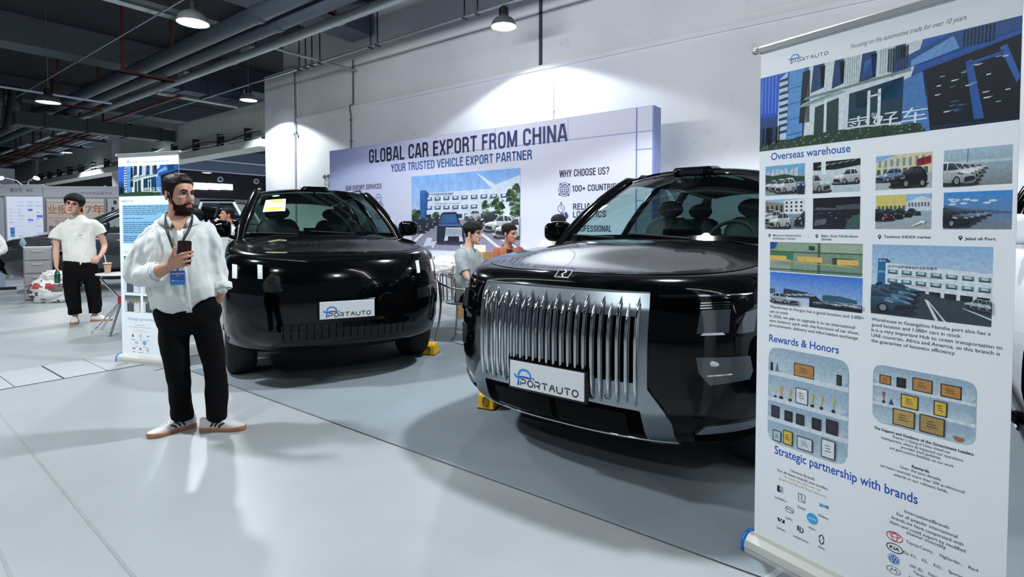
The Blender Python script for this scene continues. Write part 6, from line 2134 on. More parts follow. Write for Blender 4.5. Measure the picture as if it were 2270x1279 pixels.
def eyes(root, M, gaze=0):
    for s in (-1, 1):
        mb = MB()
        c = (s * .031, -.0690, .0115)
        mb.sphere(c, .0118, 16, 10, 0, M=M)
        G = M @ Matrix.Translation(c) @ Matrix.Rotation(math.radians(gaze), 4, 'Z') @ Matrix.Rotation(PI / 2, 4, 'X')
        mb.lathe([(.0001, .01265), (.0040, .0124), (.0070, .0108)], 14, 1, G)
        mb.build('eye', [M_EYEW, M_IRIS], root, 60)
        mb = MB()
        p, r = spline([(s * .017, -.0795, .012), (s * .024, -.0835, .0175), (s * .033, -.0830, .0185), (s * .045, -.0760, .0115)], [.0012, .0020, .0020, .0012], 4)
        mb.tube(p, r, 6, M=M)
        mb.build('eyelid', mat('dark_lash', '#2a1a14', .6), root, 60)

def brows(root, M, m, w=.0036):
    for s in (-1, 1):
        p, r = spline([(s * .014, -.0945, .028), (s * .028, -.0955, .0345), (s * .042, -.0870, .0345), (s * .054, -.0745, .027)], [w * .9, w * 1.15, w, w * .5], 4)
        mb = MB(); mb.tube(p, r, 8, M=M, flat=(.8, 1.1))
        mb.build('eyebrow', m, root, 60)

def hand(mb, W, D, Nn, th=1, curl=35, k=1.0, spread=.10):
    """relaxed hand: palm and five fingers; W wrist, D towards the fingertips, Nn out of the palm, th = side of the thumb"""
    D, Nn = Vector(D).normalized(), Vector(Nn).normalized()
    S = D.cross(Nn).normalized() * th
    Nn = S.cross(D) * th if th > 0 else D.cross(S) * 1
    Nn.normalize()
    W = Vector(W)
    def ring(d, w, t, o=0):
        return [W + D * d * k + S * (w * math.cos(a) + o) * k + Nn * (t * math.sin(a)) * k for a in [2 * PI * q / 14 for q in range(14)]]
    mb.loft([ring(-.01, .026, .021), ring(.02, .030, .019), ring(.05, .039, .016), ring(.085, .041, .013), ring(.098, .036, .010)])
    L = (.072, .082, .076, .060)
    for i in range(4):
        off = (.030 - .0205 * i) * k
        b = W + D * (.088 - .004 * abs(i - 1)) * k + S * off
        d = (D + S * spread * (1 - i * .66)).normalized()
        c = math.radians(curl * (1 + .12 * i))
        pts = [b]
        ax = S
        for j, f in enumerate((.46, .32, .22)):
            d = Matrix.Rotation(c * (.55 if j == 0 else 1) * -th, 3, S) @ d if False else (d * math.cos(c * (.5 if j == 0 else .9)) + Nn * math.sin(c * (.5 if j == 0 else .9))).normalized()
            pts.append(pts[-1] + d * L[i] * f * k)
        p, r = spline(pts, [.0092 * k, .0086 * k, .0078 * k, .0062 * k], 4)
        mb.tube(p, r, 10); mb.sphere(p[-1], r[-1], 10, 6)
    b = W + D * .022 * k + S * .026 * k
    p, r = spline([b, b + (D * .030 + S * .022 + Nn * .012) * k, b + (D * .060 + S * .026 + Nn * .022) * k, b + (D * .082 + S * .020 + Nn * .030) * k], [.0135 * k, .0115 * k, .0098 * k, .0072 * k], 4)
    mb.tube(p, r, 10); mb.sphere(p[-1], r[-1], 10, 6)

def shoe(root, heel, toe, m_up, m_sole, L=.29, stripes=None, name='shoe'):
    """low trainer lying between a heel and a toe point on the floor"""
    heel, toe = Vector((*heel, 0)), Vector((*toe, 0))
    d = (toe - heel).normalized()
    M = Matrix.Translation(heel) @ Matrix.Rotation(math.atan2(d.y, d.x), 4, 'Z')
    W = [(0, .026, .0), (.03, .036, .0), (.08, .037, 0), (.14, .036, 0), (.19, .045, .003), (.235, .045, .004), (.27, .032, .003), (.289, .012, 0)]
    k = L / .29
    def outline(g):
        a = [(x * k, (w + g) + o) for x, w, o in W]
        b = [(x * k, -(w + g) + o) for x, w, o in reversed(W)]
        p, _ = spline([(x, y, 0) for x, y in a], [0] * len(a), 3)
        q, _ = spline([(x, y, 0) for x, y in b], [0] * len(b), 3)
        return [(v.x, v.y) for v in p + q]
    mb = MB()
    mb.loft([[(x, y, 0.0) for x, y in outline(.002)], [(x, y, .004) for x, y in outline(.005)], [(x, y, .024 + .006 * max(0, (x / k - .2) / .09)) for x, y in outline(.005)], [(x, y, .028 + .006 * max(0, (x / k - .2) / .09)) for x, y in outline(.001)]], M=M)
    mb2 = MB()
    rings = []
    base = outline(-.001)
    for t in range(8):
        u_ = t / 7
        r = []
        for x, y in base:
            xx = x / k
            h = lerp_tab([(0, .088), (.05, .080), (.10, .084), (.135, .088), (.19, .060), (.24, .046), (.27, .040), (.29, .034)], xx)
            sh = math.cos(u_ * PI / 2 * .92) ** .75
            r.append((x if xx > .02 else x, y * (sh * .95 + .05) , .026 + (h - .026) * math.sin(u_ * PI / 2)))
        rings.append(r)
    mb2.loft(rings, M=M)
    up = mb2.build(name, m_up, root, 60)
    mb.build('sole', m_sole, up, 40)
    for i in range(5):
        x = (.135 + .018 * i) * k
        z = lerp_tab([(.135, .089), (.19, .063), (.24, .047)], x / k) + .002
        lm = MB(); lm.tube([(x, -.022, z - .010), (x + .004, 0, z), (x, .022, z - .010)], .0032, 6, M=M)
        lm.build('lace', mat('white_lace', '#d9dad8', .7), up)
    if stripes:
        for i in range(3):
            for sd in (-1, 1):
                x = (.108 + .026 * i) * k
                sm = MB()
                pts = []
                for q in range(6):
                    t = q / 5
                    xx = x + (.040 * (t)) * -0 + .034 * t * k
                    w = lerp_tab([(a, b) for a, b, _ in W], xx / k)
                    h = lerp_tab([(0, .088), (.05, .080), (.10, .084), (.135, .088), (.19, .060), (.24, .046)], xx / k)
                    u_ = .12 + .62 * t
                    sh = math.cos(u_ * PI / 2 * .92) ** .75
                    pts.append(((xx - .03 * k), sd * ((w - .001) * (sh * .95 + .05) + .0016), .026 + (h - .026) * math.sin(u_ * PI / 2)))
                sm.tube(pts, .0058, 8, M=M)
                sm.build('stripe', stripes, up)
    return up

def build_pants(hip, legs, m, root, name='trousers', seed=1, amp=.016, bulges=()):
    mb = MB()
    sections(mb, hip)
    for pts, rad in legs:
        limb(mb, pts, rad, 20, ends=False, flat=(1.0, 1.06))
    for c_, r_ in bulges:
        mb.sphere(c_, r_, 16, 10)
    me = fuse(mb, .010, 8, name)
    crease(me, amp, 9, (1, 1, .5), seed, where=lambda p: .35 + .65 * sstep(.55, .15, p.z))
    return link_mesh(name, me, m, root, 180)

# ---------------- the bearded man in the white shirt
man = thing('person', 'bearded man in an open white shirt and black trousers holding up a phone', 'person', (-2.13, 3.6, 0), math.radians(30.6))
SK = skin('olive_skin', '#b98a74')
mb = MB()
HM = head_frame((-.068, .005, 1.570), 40, 2, -2, 1.0)
head_shape(mb, HM)
limb(mb, [(-.068, .03, 1.53), (-.070, .03, 1.47), (-.070, .035, 1.41)], [.060, .062, .070], 20)
sections(mb, [(.80, -.04, .02, .15, .10), (.95, -.05, .02, .155, .105), (1.15, -.07, .02, .165, .11), (1.30, -.08, .03, .16, .09), (1.37, -.075, .035, .10, .07), (1.42, -.07, .035, .07, .06)])
limb(mb, [(-.215, .02, 1.31), (-.268, .0, 1.19), (-.290, -.03, 1.07), (-.24, -.11, 1.07), (-.185, -.18, 1.085), (-.128, -.255, 1.115)], [.048, .042, .036, .040, .041, .030])
limb(mb, [(.065, .02, 1.33), (.120, .012, 1.21), (.148, .015, 1.09), (.164, -.01, .99), (.166, -.035, .93), (.140, -.02, .86)], [.048, .040, .035, .034, .032, .032])
hand(mb, (.138, -.02, .86), (-.30, .12, -1), (-1, 0, 0), 1, 25, .85)
for pts in ([(-.12, .02, .86), (-.105, .0, .45), (-.07, .05, .10)], [(.05, .02, .86), (.11, -.03, .45), (.118, -.075, .10)]):
    limb(mb, pts, [.085, .055, .040])
# left-hand grip round the phone: palm, four fingers across its back, thumb along its edge
def C(u_, v_, y):
    return Vector((u_, y, v_))
palm = [(C(-.136, 1.113, -.245), .030), (C(-.115, 1.124, -.268), .034), (C(-.098, 1.140, -.288), .038), (C(-.086, 1.150, -.302), .034)]
rings = []
for (p, w), t in zip(palm, (.022, .021, .020, .015)):
    rings.append([p + Vector((-.25, -.1, .95)).normalized() * w * math.cos(a) + Vector((-.45, -.85, -.25)).normalized() * t * math.sin(a) for a in [2 * PI * q / 16 for q in range(16)]])
mb.loft(rings)
for pts, r0 in (([C(-.088, 1.178, -.300), C(-.060, 1.194, -.326), C(-.028, 1.204, -.332), C(.006, 1.212, -.322)], .0105),
                ([C(-.086, 1.158, -.303), C(-.058, 1.170, -.330), C(-.026, 1.180, -.335), C(.003, 1.186, -.322)], .0105),
                ([C(-.084, 1.138, -.303), C(-.058, 1.144, -.328), C(-.028, 1.152, -.333), C(-.002, 1.158, -.320)], .0100),
                ([C(-.088, 1.116, -.296), C(-.066, 1.120, -.318), C(-.042, 1.126, -.324), C(-.018, 1.131, -.314)], .0088)):
    p, r = spline(pts, [r0 * 1.08, r0, r0 * .93, r0 * .74], 5)
    mb.tube(p, r, 12); mb.sphere(p[-1], r[-1], 10, 8); mb.sphere(p[0], r[0], 10, 8)
p, r = spline([C(-.118, 1.130, -.275), C(-.112, 1.165, -.292), C(-.098, 1.200, -.303), C(-.090, 1.240, -.304)], [.018, .0150, .0125, .0085], 5)
mb.tube(p, r, 12); mb.sphere(p[-1], r[-1], 10, 8)
me = fuse(mb, .0048, 4)
head_sculpt(me, HM)
body = link_mesh('body', me, [SK, M_LIP], man, 180)
BROWN = mat('dark_brown_hair', '#0f0a08', .5, spec=.25, vary=(70, .4), bump=(60, .25))
FADE = [(-.10, .086), (-.066, .080), (-.05, .060), (-.036, .022), (-.026, -.020), (-.014, -.024), (-.004, .016), (.02, .030), (.035, -.005), (.05, -.040), (.10, -.055)]
shell(me, HM, lambda p: hair_mask(p, FADE), lambda p: .003 + .020 * sstep(.05, .12, p.z) * (1 + .30 * sstep(.02, -.08, p.y)), 'hair', BROWN, man, 3, .006, (75, 14, 60))
shell(me, HM, beard_mask, lambda p: .0015 + .003 * sstep(-.07, -.12, p.z), 'beard', mat('beard_hair', '#22150f', .8, spec=.15, vary=(90, .5), bump=(140, .6)), man, 9, .0025)
eyes(man, HM, 6); brows(man, HM, BROWN, .0044)
mb = MB(); mb.sphere((-.079, -.006, -.012), (.008, .010, .009), 12, 8, M=HM); mb.tube([(-.079, -.010, -.012), (-.078, -.012, -.030)], .004, 8, M=HM)
mb.build('earbud', M_GLOSS, man, 60)
# trousers and trainers
M_BT = mat('black_trouser_cloth', '#060607', .9, spec=.15, vary=(30, .2))
build_pants([(.665, -.02, .01, .11, .10), (.715, -.035, .01, .175, .125), (.80, -.035, .01, .195, .135), (.88, -.035, .01, .185, .13), (.92, -.035, .015, .17, .12)],
            [([(-.105, .01, .80), (-.110, .0, .60), (-.096, .01, .42), (-.080, .04, .22), (-.074, .055, .065)], [.092, .090, .076, .069, .066]),
             ([(.055, .01, .80), (.092, -.01, .60), (.118, -.03, .42), (.130, -.06, .22), (.128, -.072, .07)], [.092, .085, .071, .066, .064])], M_BT, man, bulges=[((.118, -.005, .80), (.055, .075, .095))])
M_SHOE = mat('white_leather', '#d5d4d0', .5, vary=(8, .05))
M_GUM = mat('gum_sole', '#b07a5c', .55)
M_STRIPE = mat('black_stripe', '#101012', .6)
shoe(man, (.0, .085), (-.272, -.022), M_SHOE, M_GUM, stripes=M_STRIPE)
shoe(man, (.035, -.035), (.292, -.170), M_SHOE, M_GUM, stripes=M_STRIPE)
# shirt
M_LINEN = mat('white_linen', '#d9dddc', .85, vary=(2, .03), bump=(420, .12), sheen=.1)
mb = MB()
sections(mb, [(.865, -.045, -.005, .190, .140, .20), (.96, -.050, -.01, .195, .148, .08), (1.08, -.062, -.012, .192, .150), (1.20, -.078, -.006, .200, .145), (1.29, -.083, .01, .205, .130), (1.345, -.082, .022, .186, .108), (1.380, -.077, .03, .145, .092, 0, .25), (1.405, -.072, .033, .108, .082, 0, .5), (1.425, -.070, .034, .080, .070, 0, .75)], 36)
# longer front tail
sections(mb, [(.800, -.100, -.045, .060, .070), (.83, -.09, -.04, .115, .095), (.90, -.07, -.02, .16, .13)], 28)
limb(mb, [(-.225, .02, 1.295), (-.262, .01, 1.24), (-.286, -.005, 1.15), (-.296, -.035, 1.068), (-.262, -.095, 1.056), (-.205, -.155, 1.075)], [.082, .084, .082, .082, .072, .062], 20)
limb(mb, [(.065, .02, 1.318), (.100, .015, 1.24), (.130, .015, 1.15), (.150, .015, 1.07), (.166, -.005, 1.005), (.170, -.022, .965)], [.082, .080, .080, .078, .068, .058], 20)
me = fuse(mb, .009, 5, 'shirt')
crease(me, .030, 7.5, (1, 1, .55), 4, where=lambda p: .55 + .6 * (p.x < -.2 or p.x > .1))
shirt = link_mesh('shirt', me, M_LINEN, man, 180)
# rolled cuffs
for pts, r0 in (([(-.222, -.140, 1.068), (-.186, -.178, 1.082)], .060), ([(.170, -.015, .985), (.172, -.028, .940)], .060)):
    a, b = Vector(pts[0]), Vector(pts[1])
    mb = MB(); mb.tube([a, a.lerp(b, .1), a.lerp(b, .9), b, b.lerp(a, .3)], [r0 * .92, r0 * 1.04, r0 * 1.06, r0 * .98, r0 * .80], 22, flat=(1, .95))
    mb.build('cuff', M_LINEN, shirt, 60)
# open collar, two leaves round the neck
for sd in (-1, 1):
    rows = []
    for j in range(4):
        row = []
        for i in range(13):
            a = math.radians(90 - sd * (i * 13.2))
            t = i / 12
            r = (.074, .080, .094, .112 + .014 * t)[j]
            z = (1.405, 1.456 - .010 * t, 1.452 - .014 * t, 1.415 - .020 * t)[j] - .012 * t * t - .025 * t ** 3
            row.append((-.070 + r * math.cos(a) * (1.0), .030 + r * math.sin(a) * .98, z))
        rows.append(row)
    mb = MB(); mb.grid(rows)
    o_ = mb.build('collar', M_LINEN, shirt, 180)
    m_ = o_.modifiers.new('cloth', 'SOLIDIFY'); m_.thickness = .003; m_.offset = 1
# button band and neck opening
mb = MB()
def front_y(x, z):
    """front surface of the shirt near its middle"""
    secs = [(.80, -.115), (.865, -.145), (.96, -.158), (1.08, -.162), (1.20, -.151), (1.30, -.120), (1.365, -.085), (1.41, -.052)]
    y = lerp_tab(secs, z)
    return y + .42 * (abs(x + .07) ** 2.2) * 4
band = []
for i in range(15):
    z = .80 + .54 * i / 14
    x = -.020 - .045 * i / 14
    band.append([(x - .016, front_y(x - .016, z) - .008, z), (x + .016, front_y(x + .016, z) - .010, z)])
mb.grid(band)
o_ = mb.build('button_band', M_LINEN, shirt, 180)
m_ = o_.modifiers.new('cloth', 'SOLIDIFY'); m_.thickness = .003
for i in range(5):
    z = .86 + .10 * i
    x = -.022 - .045 * (z - .80) / .54
    mb = MB(); mb.lathe([(.0001, .0), (.0055, .0005), (.006, .002), (.0001, .003)], 12, M=Matrix.Translation((x, front_y(x, z) - .014, z)) @ Matrix.Rotation(PI / 2, 4, 'X'))
    mb.build('button', mat('pearl_button', '#dcdcd8', .3), shirt, 60)
# skin shows in the open neck: a V of the chest above the shirt
mb = MB()
V = []
for i in range(7):
    z = 1.325 + .10 * i / 6
    w = .004 + .050 * (i / 6)
    V.append([(-.070 + w * (-1 + j / 3), front_y(-.07, z) - .0065 + .20 * (w * (-1 + j / 3)) ** 2 * 18, z) for j in range(7)])
mb.grid(V)
mb.build('open_neck', SK, man, 180)
# lanyard and badge
M_LANY = mat('black_lanyard', '#15171b', .6)
lan = MB()
for sd, dx in ((-1, 0), (1, 0)):
    for off in (0, .010):
        pts = [(-.070 + sd * .072, .04, 1.452), (-.070 + sd * .076, -.03, 1.425), (-.074 + sd * .060 + off * sd, front_y(-.07 + sd * .05, 1.36) - .020, 1.36), (-.082 + sd * .026 + off * sd * .6, front_y(-.08, 1.26) - .020, 1.26), (-.082 + sd * .008, front_y(-.08, 1.17) - .020, 1.17), (-.080, front_y(-.08, 1.10) - .022, 1.095)]
        p, r = spline(pts, [.0042] * 6, 5)
        lan.tube(p, r, 8, flat=(1, .25))
lan.tube([(-.142, .04, 1.452), (-.12, .092, 1.462), (-.07, .108, 1.466), (-.02, .092, 1.462), (.002, .04, 1.452)], .006, 8, flat=(.3, 1))
lany = lan.build('lanyard', M_LANY, man, 60)
mb = MB(); mb.box((-.080, -.192, 1.043), (.078, .004, .088)); mb.tube([(-.080, -.190, 1.096), (-.080, -.190, 1.086)], .006, 8)
badge = mb.build('badge', mat('badge_holder', '#2c5aa8', .25), lany, 0, bevel=.001)
pr = Print(eps=.0002)
pr.rect(-.037, -.042, .037, .042, '#3f7fd0', '#3a4f9c')
pr.rect(-.037, -.042, .037, -.005, '#2f86d8', '#2a62b8')
pr.text('EXHIBITION', -.034, .022, .0125, '#dfe8f6', width=.068, bold=.02)
pr.rect(-.010, .011, .010, .014, '#cfe0f4')
pr.line([(-.030, -.020), (-.010, -.016), (.010, -.022), (.030, -.017)], .002, '#bcd8f4'); pr.disc(-.026, -.016, .004, '#e4eef8')
pr.build('badge_lettering', badge, Matrix.Translation((-.080, -.1945, 1.043)) @ UPRIGHT)
# the phone he holds
ph = thing('smartphone', 'dark maroon phone held upright in the bearded man\'s hand', 'phone', (0, 0, 0))
ph.matrix_world = man.matrix_basis @ Matrix.Translation((-.041, -.303, 1.203)) @ Matrix.Rotation(math.radians(3), 4, 'Y')
mb = MB()
W_, H_, R_ = .0375, .076, .011
pts = []
for cx, cz, a0 in ((W_ - R_, -H_ + R_, -90), (W_ - R_, H_ - R_, 0), (-W_ + R_, H_ - R_, 90), (-W_ + R_, -H_ + R_, 180)):
    pts += [(cx + R_ * math.cos(math.radians(a0 + 15 * k)), cz + R_ * math.sin(math.radians(a0 + 15 * k))) for k in range(7)]
mb.prism(pts, 'y', -.0045, .0045)
mb.build('phone_body', mat('maroon_case', '#2a0f14', .35, coat=.3), ph, 30, bevel=.0015)
mb = MB()
for dx, dz in ((.0, .052),):
    mb.lathe([(.0001, .002), (.0035, .002), (.0042, .0)], 16, M=Matrix.Translation((dx, -.0045, dz)) @ Matrix.Rotation(PI / 2, 4, 'X'))
mb.build('camera_lens', M_GLOSS, ph, 60)
mb = MB(); mb.box((0, .0048, 0), (.070, .0008, .146)); mb.build('phone_screen', M_GLOSS, ph, 0)
# ---------------- everybody else: built the same way, posed by their joints
M_TEE = mat('white_cotton', '#d9d8d0', .9, vary=(3, .04), bump=(300, .1), sheen=.1)
def std_person(label, loc, rotz, head, neck, torso, arms, top, top_mat, legs=None, hip=None, leg_mat=None, shoes=(), skin_mat=None, hair_m=None, hands=(), sleeve='short',
               hairline=HAIRLINE, hair_t=lambda p: .008 + .014 * sstep(.03, .1, p.z), glasses=False, seed=1, voxel=.0065, cat='person', vest=None, collar=None, legpts=(), hk=1.0):
    t = thing('person', label, cat, loc, rotz)
    sk = skin_mat or skin('light_skin', '#c79a84')
    M = head_frame(*head)
    mb = MB()
    head_shape(mb, M)
    limb(mb, *neck, 16)
    sections(mb, torso, 24)
    for pts, r in arms:
        limb(mb, pts, r, 14)
    for h in hands:
        hand(mb, *h)
    for pts, r in legpts:
        limb(mb, pts, r, 14)
    me = fuse(mb, voxel, 3)
    head_sculpt(me, M)
    link_mesh('body', me, [sk, M_LIP], t, 180)
    shell(me, M, lambda p: hair_mask(p, hairline), hair_t, 'hair', hair_m or M_HAIRB, t, seed, .006)
    eyes(t, M); brows(t, M, hair_m or M_HAIRB)
    if glasses:
        mb = MB()
        for s in (-1, 1):
            mb.tube([(s * .032 + .022 * math.cos(a), -.098 + .10 * (.022 * math.cos(a) * s) ** 1, .010 + .017 * math.sin(a)) for a in [2 * PI * k / 18 for k in range(18)]], .0016, 6, loop=True, M=M)
            mb.tube([(s * .054, -.096, .014), (s * .072, -.06, .016), (s * .080, .01, .014)], .0016, 6, M=M)
        mb.tube([(-.010, -.1, .012), (.010, -.1, .012)], .0016, 6, M=M)
        mb.build('glasses', M_GLOSS, t, 60)
    if top:
        mb = MB()
        secs, sleeves = top
        sections(mb, secs, 30)
        for pts, r in sleeves:
            limb(mb, pts, r, 18, ends=False)
            mb.sphere(pts[0], r[0], 14, 8)
        me2 = fuse(mb, .0095, 4, 'shirt')
        crease(me2, .022, 7.5, (1, 1, .5), seed)
        link_mesh('shirt', me2, top_mat, t, 180)
    if hip:
        build_pants(hip, legs, leg_mat, t, seed=seed)
    for a, b, u_, s_ in shoes:
        shoe(t, a, b, u_, s_)
    return t

# the young man in the T-shirt, one hand on his hip (faces the camera, head cocked)
ym = std_person('young man in a loose cream T-shirt and baggy black trousers, one hand on his hip', (-6.15, 7.75, 0), math.radians(38.4),
    ((-.095, -.03, 1.668), -14, -4, 12, 1.12),
    ([(-.075, .02, 1.645), (-.058, .03, 1.57), (-.045, .03, 1.49)], [.054, .054, .062]),
    [(.84, -.03, .02, .13, .09), (1.1, -.03, .02, .14, .095), (1.32, -.035, .02, .17, .09), (1.42, -.04, .03, .12, .07), (1.47, -.045, .03, .06, .055)],
    [([(-.225, .02, 1.36), (-.278, .02, 1.22), (-.290, .01, 1.09), (-.293, -.03, .95), (-.290, -.06, .82)], [.052, .045, .038, .036, .026]),
     ([(.135, .02, 1.39), (.205, .02, 1.25), (.250, .03, 1.10), (.225, -.06, 1.0), (.185, -.12, .93)], [.052, .045, .038, .035, .026])],
    ([(.865, -.035, .0, .190, .135, -.10), (1.0, -.035, .0, .188, .135), (1.2, -.038, .0, .195, .13), (1.34, -.045, .01, .205, .115), (1.425, -.048, .02, .180, .098), (1.475, -.05, .028, .125, .082), (1.51, -.052, .03, .085, .072), (1.53, -.053, .03, .070, .066)],
     [([(-.215, .02, 1.365), (-.262, .02, 1.29), (-.290, .015, 1.195)], [.078, .085, .088]), ([(.128, .02, 1.40), (.185, .02, 1.33), (.225, .025, 1.26)], [.076, .082, .086])]), M_TEE,
    [([(-.125, .02, .80), (-.135, .0, .58), (-.120, .01, .36), (-.100, .02, .12)], [.105, .100, .092, .080]),
     ([(.070, .02, .80), (.098, .0, .58), (.115, .01, .36), (.122, .02, .12)], [.105, .100, .092, .078])],
    [(.60, -.025, .01, .13, .10), (.70, -.028, .01, .190, .13), (.82, -.03, .01, .190, .13), (.90, -.03, .01, .175, .12)], M_BT,
    [((-.095, .10), (-.125, -.17), M_SHOE, M_GUM), ((.08, .05), (.27, -.09), M_SHOE, M_GUM)],
    hands=[((-.290, -.06, .83), (.02, -.12, -1), (1, 0, 0), 1, 22, .95), ((.190, -.11, .945), (-.55, -.35, -.75), (-.3, .8, -.3), -1, 35, .9)],
    hairline=[(-.10, .052), (-.062, .046), (-.045, .03), (-.030, .01), (-.018, -.01), (-.006, .014), (.02, .026), (.035, .0), (.05, -.05), (.10, -.07)],
    hair_t=lambda p: .018 + .026 * sstep(.0, .09, p.z), glasses=True, seed=4, legpts=[([(-.12, .02, .8), (-.12, .0, .4), (-.10, .03, .1)], [.06, .05, .035]), ([(.07, .02, .8), (.11, .0, .4), (.12, .03, .1)], [.06, .05, .035])])
mb = MB(); mb.tube([(-.03, -.128, .885), (-.028, -.137, .86), (-.030, -.140, .835)], .008, 8); mb.build('drawstring', M_TEE, ym, 60)
pr = Print(eps=.0005)
pr.text('oo', -.02, 0, .03, '#3a3a3a'); pr.rect(-.028, .012, .02, .016, '#4a4a4a')
pr.build('chest_emblem', ym, Matrix.Translation((-.02, -.158, 1.235)) @ UPRIGHT)

# the man drinking behind the farther car, seen over its mirror; he faces left
def side_person(label, loc, rotz, z, head_yaw, top_m, sk, **k):
    """standing figure of height Z with arms as given; used for those seen only from the chest up"""
    q = z / 1.75
    arms = k.pop('arms')
    sl = k.pop('sleeves')
    S3 = lambda p: tuple(c_ * q for c_ in p)
    return std_person(label, loc, rotz,
        ((0, -.01 * q, 1.605 * q), head_yaw, k.pop('pitch', 4), k.pop('roll', 0), q),
        ([S3((0, .01, 1.56)), S3((0, .02, 1.50)), S3((0, .025, 1.42))], [.054 * q, .054 * q, .062 * q]),
        [(.84 * q, 0, .02, .13, .09), (1.1 * q, 0, .02, .14, .095), (1.30 * q, 0, .02, .165, .09), (1.40 * q, 0, .03, .12, .07), (1.44 * q, 0, .03, .06, .055)],
        [([S3(p) for p in pts], r) for pts, r in arms],
        ([(.80 * q, 0, .0, .175, .125), (1.0 * q, 0, .0, .172, .12), (1.2 * q, 0, .0, .188, .12), (1.32 * q, 0, .01, .190, .105), (1.39 * q, 0, .02, .150, .085), (1.43 * q, 0, .025, .085, .070), (1.45 * q, 0, .028, .066, .062)],
         [([S3(p) for p in pts], r) for pts, r in sl]), top_m,
        [([S3((-.085, .02, .80)), S3((-.09, .0, .45)), S3((-.09, .02, .08))], [.085, .068, .058]), ([S3((.085, .02, .80)), S3((.09, .0, .45)), S3((.09, .02, .08))], [.085, .068, .058])],
        [(.62 * q, 0, .01, .11, .09), (.72 * q, 0, .01, .165, .12), (.88 * q, 0, .01, .15, .11)], M_BT,
        [((-.09, .08), (-.11, -.19), M_SHOE, M_RUBBER), ((.09, .08), (.11, -.19), M_SHOE, M_RUBBER)], skin_mat=sk, **k)
AR = [.048, .042, .036, .034, .026]
HANG_L = ([(-.18, .02, 1.36), (-.225, .02, 1.2), (-.24, .02, 1.08), (-.245, -.03, .95), (-.24, -.07, .83)], AR)
HANG_R = ([(.18, .02, 1.36), (.225, .02, 1.2), (.24, .02, 1.08), (.245, -.03, .95), (.24, -.07, .83)], AR)
TAN = skin('tan_skin', '#a97a62')
side_person('man in a pale grey T-shirt drinking from a small cup behind the farther car', (-4.70, 8.95, 0), math.radians(-45), 1.70, 0, mat('pale_grey_tee', '#b9c2c4', .9), TAN,
    arms=[([(-.18, .02, 1.36), (-.235, -.06, 1.25), (-.22, -.17, 1.18), (-.13, -.23, 1.30), (-.055, -.21, 1.44)], AR), HANG_R],
    sleeves=[([(-.17, .02, 1.35), (-.22, -.03, 1.28), (-.238, -.08, 1.225)], [.072, .072, .070]), ([(.17, .02, 1.35), (.215, .02, 1.28), (.232, .02, 1.19)], [.072, .074, .074])],
    hands=[((-.055, -.205, 1.40), (.35, .05, .6), (.3, .9, -.2), 1, 55, .85)], hair_t=lambda p: .004 + .010 * sstep(.03, .1, p.z), pitch=-8, seed=6)
mb = MB(); mb.lathe([(.0001, 0), (.022, 0), (.030, .075), (.0285, .075), (.021, .004), (.0001, .003)], 18)
o_ = mb.build('paper_cup', mat('paper_white', '#e3e2de', .6), None, 60)
o_.matrix_world = Matrix.Translation((-4.70, 8.95, 0)) @ Matrix.Rotation(math.radians(-45), 4, 'Z') @ Matrix.Translation((-.01, -.175, 1.435)) @ Matrix.Rotation(math.radians(-35), 4, 'X')
tag(o_, 'small paper cup at the lips of the drinking man', 'cup')
side_person('dark-haired person in black seen just behind the bearded man\'s shoulder', (-5.35, 9.15, 0), math.radians(160), 1.66, 8, mat('black_top', '#121317', .9), TAN, arms=[HANG_L, HANG_R],
    sleeves=[(HANG_L[0][:4], [.07, .062, .055, .048]), (HANG_R[0][:4], [.07, .062, .055, .048])], hair_t=lambda p: .03 + .02 * sstep(.03, .1, p.z),
    hairline=[(-.1, .06), (-.05, .04), (-.03, .0), (-.01, -.06), (.05, -.12), (.1, -.14)], seed=8)
side_person('person in a grey cap whose face peeks out beside the bearded man\'s cheek', (-6.05, 10.1, 0), math.radians(60), 1.70, 30, mat('grey_top', '#8c9096', .9), TAN, arms=[HANG_L, HANG_R],
    sleeves=[(HANG_L[0][:4], [.07, .062, .055, .048]), (HANG_R[0][:4], [.07, .062, .055, .048])], seed=12, hair_m=mat('grey_cap', '#aab0b8', .8), hair_t=lambda p: .016)
# arm and shoulder of somebody at the left edge of the picture
side_person('person in a white shirt cut off by the left edge of the picture', (-7.86, 7.95, 0), math.radians(30), 1.66, 0, mat('off_white_shirt', '#d6d4d4', .9), TAN,
    arms=[HANG_L, ([(.18, .02, 1.36), (.24, .0, 1.2), (.27, -.02, 1.08), (.22, -.14, 1.02), (.13, -.22, 1.03)], AR)],
    sleeves=[(HANG_L[0][:3], [.075, .072, .068]), ([(.17, .02, 1.35), (.235, .0, 1.2), (.27, -.02, 1.09), (.24, -.10, 1.03)], [.078, .076, .074, .062])], hands=[((.13, -.22, 1.03), (-1, -.3, 0), (0, -.2, -1), -1, 30, .9)], seed=15)

